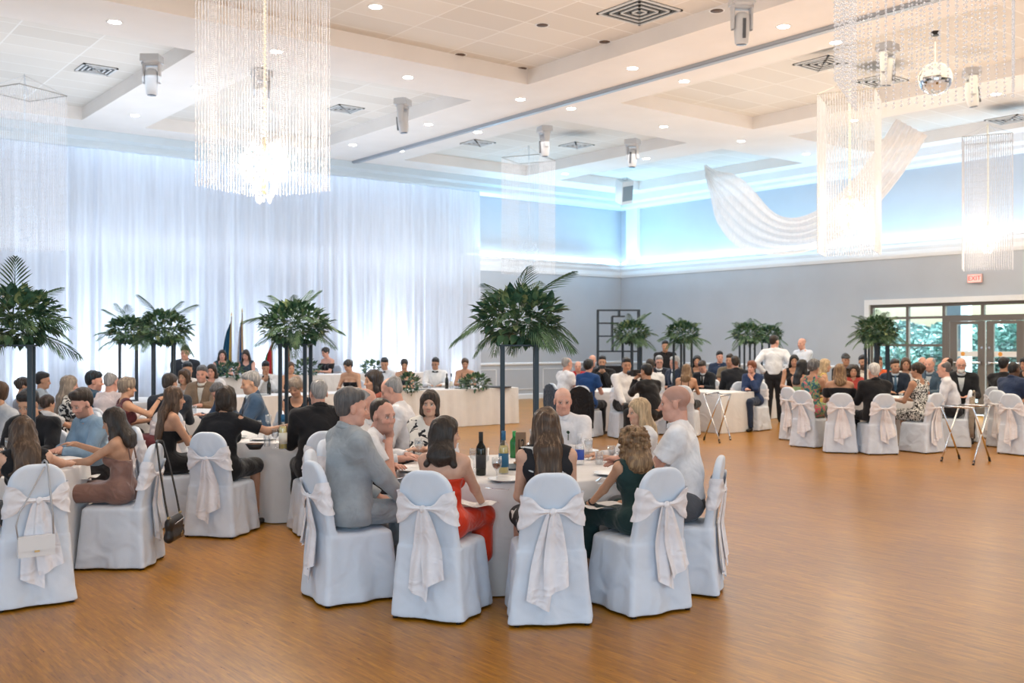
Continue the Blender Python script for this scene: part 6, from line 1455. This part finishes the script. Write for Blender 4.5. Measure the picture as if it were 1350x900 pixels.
# napkins (draped cloths)
def napkin(x, y, z, rz, w, l, label, drop=0.0):
    rs = random.Random(int(abs(x*100))); g = MB()
    g.grid(lambda u, v: ((u-0.5)*w, (v-0.5)*l, 0.012+0.010*math.sin(u*7+v*3)+0.008*math.cos(v*9)-drop*max(0, v-0.45)*max(0, v-0.45)*4), 12, 12)
    o = g.build('napkin', fabric((0.80, 0.79, 0.78), 0.85, 0.03, 0.1, 9, 0.5), None, True); o.location = (x, y, z); o.rotation_euler = (0, 0, rz); tag(o, label, 'napkin', 'white cloth napkins'); return o
def lap_napkin(who, label, dx=0.0, dy=0.30, w=0.34, l=0.30, dz=0.125, drop=0.0):
    q = WHO[who]; c, s = math.cos(q['rz']), math.sin(q['rz']); napkin(q['loc'][0]+c*dx-s*dy, q['loc'][1]+s*dx+c*dy, 0.535+0.058+dz-0.10, q['rz'], w, l, label, drop)
lap_napkin('the woman in red', 'white napkin on the lap of the red dress', 0.12, 0.28, 0.26, 0.26, 0.15)
lap_napkin('the curly-haired girl', 'white napkin on the lap of the dark green dress', -0.10, 0.26, 0.30, 0.28, 0.12)
lap_napkin('the woman in bronze satin', 'white napkin on the lap of the bronze satin dress', 0.08, 0.40, 0.26, 0.30, 0.15, 0.9)
# place settings elsewhere: one plate and glass per diner
def setting(q, tx, ty, R, plate=True, what=('wine_glass', GOB)):
    dx, dy = tx-q['loc'][0], ty-q['loc'][1]; L = math.hypot(dx, dy)
    if L < R: return
    ux, uy = dx/L, dy/L; px, py = tx-ux*(R-0.22), ty-uy*(R-0.22)
    if plate: leaf_item('plate', PLA, 'white plate in front of '+q['who'], 'plate', px, py, ZT_, 0, 'plates on the other tables')
    leaf_item(what[0], what[1], 'clear '+what[0].replace('_', ' ')+' in front of '+q['who'], 'glass', tx-ux*(R-0.42)+uy*0.12, ty-uy*(R-0.42)-ux*0.12, ZT_, 0, 'glasses on the other tables')
def at_table(T, whos, R=0.9, plate=True):
    for i, w in enumerate(whos): setting(WHO[w], T.location.x, T.location.y, R, plate, ('wine_glass', GOB) if i % 2 == 0 else ('tumbler', TUM))
at_table(TA, ['the long-haired woman at the left edge', 'the woman in bronze satin', 'the man in the light blue shirt', 'the dark-haired man in the black suit at the left'])
at_table(TB, ['the long-haired woman in the strapless black dress', 'the short-haired woman in black', 'the grey-haired man in the black suit', 'the woman in the black sleeveless top', 'the grey-haired man in the blue suit', 'the woman in rust'])
at_table(TC2, ['the short-haired woman raising her hand', 'the bald man in pink', 'the dark-suited man facing away from the palm stands', 'the man bowing over his plate'], 0.9, False)
at_table(TG, ['the woman in the tropical print', 'the woman in the off-shoulder black dress', 'the white-haired man in black', 'the woman in the black and white dress', 'the white-shirted man facing left', 'the man in the navy suit and blue tie', 'the curly dark-haired woman'], 0.9, False)
x, y = cgz(373, 592, ZT_); bottle(x, y, ZT_, 'white wine bottle with pale label and blue cap left of the black suit', GL, plain('label_pale', (0.7, 0.68, 0.6), 0.6), plain('cap_blue', (0.01, 0.12, 0.26), 0.4), plain('white_wine', (0.75, 0.6, 0.2), 0.15))
x, y = cgz(352, 588, ZT_); leaf_item('tumbler', TUM, 'clear tumbler left of the wine bottle on the middle left table', 'glass', x, y, ZT_, 0, 'glasses on the other tables')
x, y = cgz(363, 590, ZT_); leaf_item('wine_glass', GOB, 'clear wine glass touching the white wine bottle, middle left table', 'glass', x, y, ZT_, 0, 'glasses on the other tables')
x, y = cgz(336, 592, ZT_); t = thing('food_bowl', 'dark bowl of food by the elbow of the cold-shoulder black dress', 'bowl', (x, y, ZT_)); MB().lathe([(0, 0), (0.05, 0), (0.085, 0.05), (0.08, 0.05), (0.045, 0.008), (0, 0.008)], 18).build('bowl_body', BLACK, t, True); MB().lathe([(0.0, 0.055), (0.05, 0.052), (0.079, 0.044), (0, 0.03)], 12).build('food', plain('food_brown', (0.12, 0.05, 0.02), 0.7, nb=0.5), t, True)
q = WHO['the short-haired woman raising her hand']; x, y, z = hand_pos(q, 'R', (-0.03, 0.09, -0.05)); leaf_item('wine_glass', GOB, 'wine glass held up by the person in maroon', 'glass', x, y, z)
# head table dressings
gm = [leaves_mesh(260, 0.32, 0.14, 0.10, 31, 'garland_leaves', 0, 0.10), leaves_mesh(260, 0.30, 0.16, 0.10, 32, 'garland_leaves', 0, 0.12)]
for k, (px, Y, z, w) in enumerate([(626, 17.05, 0.766, 'at the right end of the head table'), (539, 17.1, 0.766, 'on the head table left of the bow tie'), (300, 20.3, 1.006, 'on the raised table at the left'), (402, 20.3, 1.006, 'on the raised table behind the palm posts'), (492, 20.3, 1.006, 'at the right end of the raised table')]):
    d = HTD(px, Y); x, y = cg(lat(px)*d, d); o = obj('greenery_garland', gm[k % 2]); o.location = (x, y, z); o.rotation_euler = (0, 0, k); o.scale = (1.05, 0.8, 1); tag(o, 'leafy green garland '+w, 'garland', 'green garlands on the head tables')
for px, Y, w, m, lab in [(589, 17.25, 'dark wine bottle on the head table right of the bow tie', plain('dark_bottle', (0.008, 0.010, 0.008), 0.08), None), (595, 17.2, 'clear bottle on the head table beside the dark one', GL, plain('label_pale', (0.7, 0.68, 0.6), 0.6)), (354.5, 17.3, 'dark bottle on the head table by the person hiding the face', plain('dark_bottle', (0.008, 0.010, 0.008), 0.08), None)]:
    d = HTD(px, Y); x, y = cg(lat(px)*d, d); bottle(x, y, ZT_, w, m, lab)
for px, w in [(560, 'the man in the bow tie'), (605, 'the last woman of the head table'), (455, 'the woman leaning on the head table'), (520, 'the updo woman at the head table'), (345, 'the young man hiding his face in his hands')]:
    d = HTD(px, 17.25); x, y = cg(lat(px)*d, d); leaf_item('plate', PLA, 'plate before '+WHO[w]['who'], 'plate', x, y, ZT_, 0, 'plates on the head table'); leaf_item('tumbler', TUM, 'glass before '+WHO[w]['who'], 'glass', x+0.18, y+0.1, ZT_, 0, 'glasses on the head table')
d = HTD(658, 17.1); x, y = cg(lat(658)*d, d); t = thing('serving_tray', 'round black serving tray on the right end of the head table', 'tray', (x, y, ZT_)); MB().lathe([(0, 0.004), (0.24, 0.004), (0.27, 0.02), (0.275, 0.02), (0.245, 0), (0, 0)], 30).build('tray_dish', BLACK, t, True)
# folding tray stands ------------------------------------------------
def tray_stand(pts, label, z=0.79):
    """pts: the four feet and four rail ends as pixels -> floor / height z"""
    (n0, n1, f0, f1), rz = pts, 0
    t = thing('folding_tray_stand', label, 'tray stand', ((n0[0]+f1[0])/2, (n0[1]+f1[1])/2, 0), 0); o = t.location
    def P3(p, z): return (p[0]-o.x, p[1]-o.y, z)
    for a, b in ((n0, n1), (f0, f1)):
        for s_, e_ in ((a, b), (b, a)):
            m = MB(); m.tube([P3(s_, 0.02), P3(e_, z)], 0.013, 8); l = m.build('leg', CHROME, t, True)
            MB().tube([P3(s_, 0.0), tuple(P3(s_, 0.02)[i]*0.95+P3(e_, z)[i]*0.05 for i in range(3))], 0.017, 8).build('rubber_foot', BLACK, l)
    for a, b in ((n0, f0), (n1, f1)): MB().tube([P3(a, z), P3(b, z)], 0.014, 8).build('top_rail', CHROME, t, True)
    for k in (0.1, 0.9):
        A = [n0[i]*(1-k)+f0[i]*k for i in (0, 1)]; B = [n1[i]*(1-k)+f1[i]*k for i in (0, 1)]; g = MB()
        g.grid(lambda u, v: (A[0]*(1-u)+B[0]*u-o.x+(v-0.5)*0.04*(f0[0]-n0[0])/0.5, A[1]*(1-u)+B[1]*u-o.y+(v-0.5)*0.04*(f0[1]-n0[1])/0.5, z+0.014-0.03*math.sin(math.pi*u)), 8, 2); g.build('strap', BLACK, t)
    return t
fl = lambda px, py: on_floor(px, py)
tray_stand([fl(1241, 609), fl(1289, 614), fl(1266, 605), fl(1305, 609)][0:1]*0 or [fl(1241, 608), fl(1265, 605), fl(1283, 613), fl(1305, 608)], 'chrome folding tray stand in front of the right round table', 0.80)
tray_stand([fl(928, 580), fl(949, 584), fl(947, 575), fl(963, 580)], 'chrome folding tray stand in front of the long white table', 0.80)
# bags -----------------------------------------------------------------
ch = WHO['the long-haired woman at the left edge']['ch']
def on_chair(ch, p): c, s = math.cos(ch.rotation_euler.z), math.sin(ch.rotation_euler.z); return (ch.location.x+c*p[0]-s*p[1], ch.location.y+s*p[0]+c*p[1], p[2])
cl = plain('white_leather', (0.78, 0.78, 0.80), 0.4); gold = plain('gold_hardware', (0.7, 0.52, 0.25), 0.3, 1.0)
t = thing('small_purse', 'small white clutch purse hanging by its strap from the chair at the left', 'purse', on_chair(ch, (-0.03, -0.36, 0.42)), ch.rotation_euler.z)
MB().box((0, 0, 0), (0.22, 0.045, 0.13), taper=0.98).build('purse_body', cl, t); g = MB(); g.box((0, -0.025, 0.02), (0.222, 0.006, 0.09)); fl_ = g.build('flap', cl, t); MB().box((0.0, -0.03, -0.03), (0.03, 0.006, 0.012)).build('clasp', gold, fl_)
SG = plain('strap_grey', (0.45, 0.44, 0.46), 0.4, 0.4)
MB().tube([(0.105, 0, 0.05), (0.10, 0.0, 0.2), (0.085, 0.005, 0.36), (0.078, 0.03, 0.50), (0.075, 0.05, 0.528), (0.07, 0.08, 0.537), (0.066, 0.115, 0.52), (0.06, 0.125, 0.42)], 0.006, 6).build('strap', SG, t, True)
MB().tube([(-0.105, 0, 0.05), (-0.118, 0, 0.14), (-0.10, -0.004, 0.22), (-0.02, 0.0, 0.36), (0.06, 0.03, 0.50)], 0.005, 6).build('chain', SG, t, True)
ch = WHO['the woman in bronze satin']['ch']; DKL = plain('black_leather', (0.014, 0.011, 0.010), 0.42, nb=0.2, nscale=80)
t = thing('handbag', 'black handbag with long strap hanging from the chair of the bronze satin dress', 'handbag', on_chair(ch, (0.02, -0.42, 0.29)), ch.rotation_euler.z)
F = field_of([cone((-0.12, 0, -0.07), (0.12, 0, -0.07), 0.045, k=0.02, n=(0, 1, 0), e=0.9), cone((-0.11, 0, 0.03), (0.11, 0, 0.03), 0.05, k=0.06, n=(0, 1, 0), e=0.7)], 0.007)
obj('bag_body', np_mesh('bag_body', *F.nets(), DKL), t); MB().tube([(-0.11, -0.046, 0.035), (0.11, -0.046, 0.05)], 0.004, 6).build('zip', STEEL, t)
text('monogram', 'ck', 0.062, gold, t, (0.045, -0.050, -0.065))
for sx in (-1, 1):
    g = MB(); pts = [(sx*0.135, 0, 0.06), (sx*0.135, 0.03, 0.22), (sx*0.115, 0.075, 0.46), (sx*0.07, 0.115, 0.655)]
    for i in range(3):
        a, b = pts[i], pts[i+1]; g.add([(a[0]-0.014, a[1], a[2]), (a[0]+0.014, a[1], a[2]), (b[0]+0.014, b[1], b[2]), (b[0]-0.014, b[1], b[2]), (a[0]-0.014, a[1]-0.006, a[2]), (a[0]+0.014, a[1]-0.006, a[2]), (b[0]+0.014, b[1]-0.006, b[2]), (b[0]-0.014, b[1]-0.006, b[2])], [(0, 1, 2, 3), (7, 6, 5, 4), (0, 4, 5, 1), (1, 5, 6, 2), (3, 2, 6, 7), (0, 3, 7, 4)])
    g.build('strap', DKL, t); MB().box((sx*0.135, -0.004, 0.085), (0.036, 0.012, 0.016)).build('buckle', gold, t)
g = MB(); g.tube([(-0.07, 0.115, 0.655), (0, 0.13, 0.665), (0.07, 0.115, 0.655)], 0.009, 6); g.build('strap', DKL, t)
# jackets hung over chairs
def hung_jacket(ch, c, label):
    t = thing('hung_jacket', label, 'jacket', on_chair(ch, (0, -0.25, 0.45)), ch.rotation_euler.z); t.scale = (0.86, 0.8, 0.92)
    def sh(u, v):
        a = math.pi*(u*2-1)*0.5; wv = 0.235+0.05*v; return (wv*math.sin(a)*1.0+0.012*math.sin(v*9), -0.035-0.045*math.cos(a)+0.01*math.sin(u*23)*v-0.0*v+0.05*v*0-0.05*(1-v)*1, 0.50*(1-v)-0.30*v-0.10*abs(math.sin(a))**3*(1-v))
    g = MB(); g.grid(sh, 30, 14); g.build('jacket_body', fabric(c, wr=0.6), t, True); 
    for sx in (-1, 1): MB().tube([(sx*0.21, -0.06, 0.40), (sx*0.26, -0.05, 0.15), (sx*0.25, -0.04, -0.12), (sx*0.23, -0.05, -0.30)], [0.06, 0.055, 0.05, 0.042], 10).build('sleeve', fabric(c, wr=0.6), t, True)
    MB().tube([(-0.1, -0.085, 0.475), (0, -0.1, 0.50), (0.1, -0.085, 0.475)], [0.02, 0.025, 0.02], 8).build('collar', fabric(c, wr=0.6), t, True)
hung_jacket(WHO['the white-shirted man facing left']['ch'], (0.34, 0.28, 0.22), 'tan jacket hung over the chair of the white shirt at the right table')
hung_jacket(WHO['the woman in royal blue']['ch'], BK, 'black jacket hung over the chair of the royal blue top')
hung_jacket(WHO['the grey-haired man in the white shirt']['ch'], (0.04, 0.06, 0.09), 'dark blue jacket hung over the chair left of the royal blue top')
# camera in the photographer's hands, phone
q = WHO['the photographer in black']; x, y, z = hand_pos(q, 'R', (-0.08, 0.09, 0.07)); t = thing('photo_camera', 'black camera held by the photographer in black', 'camera', (x, y, z), q['rz'])
MB().box((0, 0, 0), (0.15, 0.07, 0.11)).build('camera_body', BLACK, t); MB().tube([(0, 0.03, 0), (0, 0.16, 0)], 0.042, 14).build('camera_lens', BLACK, t, True)
q = WHO['the person taking a photo']; x, y, z = hand_pos(q, 'R', (-0.04, 0.06, 0.10)); t = thing('smartphone', 'black smartphone held up by the person in black', 'phone', (x, y, z), q['rz']); MB().box((0, 0, 0), (0.15, 0.012, 0.075)).build('phone_body', BLACK, t); MB().tube([(0.05, 0.006, 0.02), (0.05, 0.009, 0.02)], 0.008, 8).build('phone_lens', STEEL, t)
# rack, flags ---------------------------------------------------------
d = 30.0; x, y = cg(lat(815)*d, d); t = thing('shelf_rack', 'tall open black metal shelf rack in the far corner', 'shelf rack', (x, y, 0), head(0)); wv = 1.2; top = CAMH+42*d/F_PX; g = MB()
for sx in (-1, 1):
    for yy in (-0.16, 0.16): g.box((sx*wv/2, yy, top/2), (0.045, 0.045, top))
g.build('upright_frame', TEAL, t)
for zz, a, b in ((top-0.02, -0.5, 0.5), (CAMH+24*d/F_PX, -0.5, 0.0), (CAMH+7*d/F_PX, -0.5, 0.5), (CAMH-13*d/F_PX, -0.5, 0.5), (CAMH+33*d/F_PX, -0.15, 0.15), (0.35, -0.5, 0.5)): MB().box(((a+b)/2*wv, 0, zz), (abs(b-a)*wv, 0.34, 0.04)).build('shelf', TEAL, t)
for xx, z0, z1 in ((-0.15, CAMH+7*d/F_PX, CAMH+33*d/F_PX), (0.02, CAMH+33*d/F_PX, top), (-0.14, CAMH-13*d/F_PX, CAMH+7*d/F_PX)): MB().box((xx*wv, 0, (z0+z1)/2), (0.04, 0.34, z1-z0)).build('divider', TEAL, t)
d = 28.6; x, y = cg(lat(802)*d, d); o = obj('long_table', None); rect = rect_table(x, y, head(0), 1.3, 0.6, 'small table under a black cloth below the shelf rack', 17, 1.05); COL.objects.unlink(o); bpy.data.objects.remove(o)
for c in rect.children:
    if c.name.startswith('tablecloth'): c.data.materials[0] = fabric(BK)
def flag(px, pyt, d, col, label, tip=0.0, w=0.28, l=1.25):
    x, y = cg(lat(px)*d, d); zt = CAMH+(450-pyt)*d/F_PX; t = thing('flag', label, 'flag', (x, y, 0.24), head(0))
    MB().tube([(0, 0, 0), (tip, 0, zt-0.24)], 0.014, 8).build('pole', plain('pole_wood', (0.25, 0.15, 0.06), 0.4), t, True); MB().lathe([(0.16, 0), (0.16, 0.03), (0.03, 0.06), (0, 0.06)], 16).build('base', TEAL, t, True)
    MB().lathe([(0, zt-0.24), (0.02, zt-0.22), (0.012, zt-0.16), (0, zt-0.12)], 8, (tip, 0, 0)).build('finial', gold, t, True)
    H = zt-0.24-0.06
    for k, (c, a, b) in enumerate(col):
        g = MB(); g.grid(lambda u, v: (tip*(1-v*0.5)-(a+(b-a)*u)*w*(0.25+0.75*v**0.6), 0.03+0.03*math.sin((a+(b-a)*u)*16+v*2), H-(l*v)-0.18*(a+(b-a)*u)), 14, 12); g.build('flag_cloth', fabric(c, wr=0.4), t, True)
flag(304, 417, 23.6, [((0.6, 0.38, 0.06), 0, 0.22), ((0.01, 0.09, 0.17), 0.22, 1.0)], 'dark blue and gold flag on a pole, leftmost below the curtain', 0.02)
flag(322, 412, 23.9, [((0.7, 0.45, 0.2), 0, 0.3), ((0.03, 0.12, 0.34), 0.3, 0.6), ((0.7, 0.66, 0.66), 0.6, 1.0)], 'white and blue flag on a pole right of the dark blue flag', -0.05, 0.16)
flag(360, 448, 23.4, [((0.5, 0.03, 0.035), 0, 0.65), ((0.02, 0.22, 0.09), 0.65, 1.0)], 'red and green flag behind the left palm posts', -0.03, 0.30, 1.0)
flag(384, 455, 23.5, [((0.55, 0.03, 0.04), 0, 1.0)], 'narrow red flag right of the red and green flag', -0.05, 0.14, 0.5)
# empty chairs beside seated guests
def spare(px, py, a, label, k): x, y = on_floor(px, py); ch = chair(x, y, head(a), label, k); return ch
spare(970, 559, 8, 'white covered chair with round back at the far side of the long table', 0)
spare(1347, 598, -60, 'white covered chair cut by the right edge below the blue blazer', 1)
# chandeliers -------------------------------------------------------------
MA = chandelier_meshes(0.95, 2.72, 22, 0.0095, 0.021)
MR = chandelier_meshes(0.95, 2.75, 22, 0.0125, 0.022, -0.22)
MU = chandelier_meshes(0.95, 2.72, 22, 0.0085, 0.026, -0.05, False)
MN = chandelier_meshes(0.95, 2.72, 20, 0.0085, 0.028, -1.35)
def chand(px, d, z, label, e, energy, rot=-26, M=MA): x, y = cg(lat(px)*d, d); return chandelier(M, x, y, z, head(rot), label, e, 2.85, energy)
chand(348, 10.5, 6.02, 'big bright crystal bead chandelier hanging at the upper left', 140, 260)
chand(1120, 18.0, 6.04, 'glowing crystal bead chandelier in front of the ivory swag', 230, 45, -26, MR)
chand(1302, 21.6, 6.02, 'crystal bead chandelier above the exit sign', 230, 40, -26, MR)
chand(1222, 6.25, 6.0, 'nearest crystal bead chandelier with strands across the top right corner', 60, 90, -26, MN)
chand(697, 24.0, 6.02, 'unlit faint crystal bead chandelier hanging above the palm of the front table', 0.3, 0, -26, MU)
chand(32, 17.6, 6.02, 'faint crystal bead chandelier in front of the curtain at the far left', 0.3, 0, -26, MU)

# lights --------------------------------------------------------------
def area(x, y, z, sx, sy, e, c, rot=(0, 0, 0), name='area_lamp'):
    l = bpy.data.lights.new(name, 'AREA'); l.shape = 'RECTANGLE'; l.size = sx; l.size_y = sy; l.energy = e; l.color = c
    o = bpy.data.objects.new(name, l); COL.objects.link(o); o.location = (x, y, z); o.rotation_euler = rot; return o
COOL = (0.72, 0.86, 1.0); WARM = (1.0, 0.84, 0.70); NEUT = (1.0, 0.95, 0.9)
area(4, 7, 6.2, 9, 9, 150, (1, 0.93, 0.84)); area(16, 8, 6.2, 7, 12, 500, (1, 0.83, 0.56)); area(4, 18, 6.0, 9, 6, 260, COOL); area(16, 18, 6.0, 7, 8, 330, NEUT)  # unseen soft lamps added below the ceiling to light the floor
# cove uplights
area(20.0, YL-0.95, 4.25, 6.0, 1.0, 90, (0.25, 0.68, 1.0), (math.pi+0.45, 0, 0)); area(7, YL-0.35, 4.3, 19, 0.3, 4, (0.35, 0.72, 1.0), (math.pi+0.2, 0, 0))
area(XR-0.95, 17.5, 4.25, 1.0, 12.5, 125, (0.28, 0.68, 1.0), (0, math.pi+0.45, 0)); area(XR-0.95, 5, 4.25, 1.0, 12, 80, (0.55, 0.78, 1.0), (0, math.pi+0.45, 0))
# added up-facing lamps to brighten the ceiling, no fixtures there
area(6, 6, 3.0, 12, 12, 330, (1, 0.88, 0.78), (math.pi, 0, 0)); area(17, 8, 3.0, 9, 14, 360, (1, 0.86, 0.72), (math.pi, 0, 0)); area(6, 19, 3.2, 12, 6, 330, (0.78, 0.9, 1.0), (math.pi, 0, 0)); area(18, 20, 3.2, 8, 6, 120, (0.6, 0.85, 1.0), (math.pi, 0, 0))
# floor uplights behind the sheer curtain
for px, e in ((30, 60), (145, 190), (235, 120), (345, 130), (480, 120), (530, 190), (600, 40)):
    l = lat(px); d = 23.6/(FW[1]+RT[1]*l); x, y = cg(l*d, d); p = bpy.data.lights.new('uplight', 'SPOT'); p.energy = e*9; p.color = (0.75, 0.88, 1.0); p.spot_size = math.radians(105); p.spot_blend = 1; p.shadow_soft_size = 0.15
    o = bpy.data.objects.new('uplight', p); COL.objects.link(o); o.location = (x, YL-0.4, 0.35); o.rotation_euler = (math.radians(162), 0, 0)
# daylight through the open near side and over the garden
area(-3, -6, 2.4, 10, 3.4, 400, (0.60, 0.82, 1.0), (math.radians(-68), 0, 0)).rotation_euler = (math.radians(84), 0, -PHI)
area(XR+12, 13, 11, 18, 26, 30000, (0.85, 0.97, 1.0))
w = bpy.data.worlds.new('world'); SC.world = w; w.use_nodes = True; nt = w.node_tree; bg = nt.nodes['Background']
sky = nt.nodes.new('ShaderNodeTexSky'); sky.sky_type = 'NISHITA'; sky.sun_disc = False; sky.sun_elevation = math.radians(38); sky.sun_rotation = 2.0; sky.air_density = 1.0; sky.dust_density = 2.0
lk(nt, sky.outputs['Color'], bg.inputs['Color']); bg.inputs['Strength'].default_value = 0.36
# camera ---------------------------------------------------------------
cam = bpy.data.cameras.new('camera'); co = bpy.data.objects.new('camera', cam); COL.objects.link(co); SC.camera = co
cam.sensor_width = 36.0; cam.lens = 36.0*F_PX/1350.0; co.location = (0, 0, CAMH); co.rotation_euler = (math.pi/2, 0, -PHI); cam.clip_end = 200
cam.dof.use_dof = True; cam.dof.focus_distance = 7.2; cam.dof.aperture_fstop = 3.2
SC.view_settings.view_transform = 'Standard'; SC.view_settings.look = 'None'; SC.view_settings.exposure = 0.05; SC.view_settings.gamma = 1.0
cy = SC.cycles; cy.use_denoising = True; cy.max_bounces = 6; cy.diffuse_bounces = 3; cy.glossy_bounces = 3; cy.transmission_bounces = 4; cy.transparent_max_bounces = 10
cy.sample_clamp_indirect = 6.0; cy.caustics_reflective = False; cy.caustics_refractive = False; cy.use_adaptive_sampling = True; cy.adaptive_threshold = 0.02
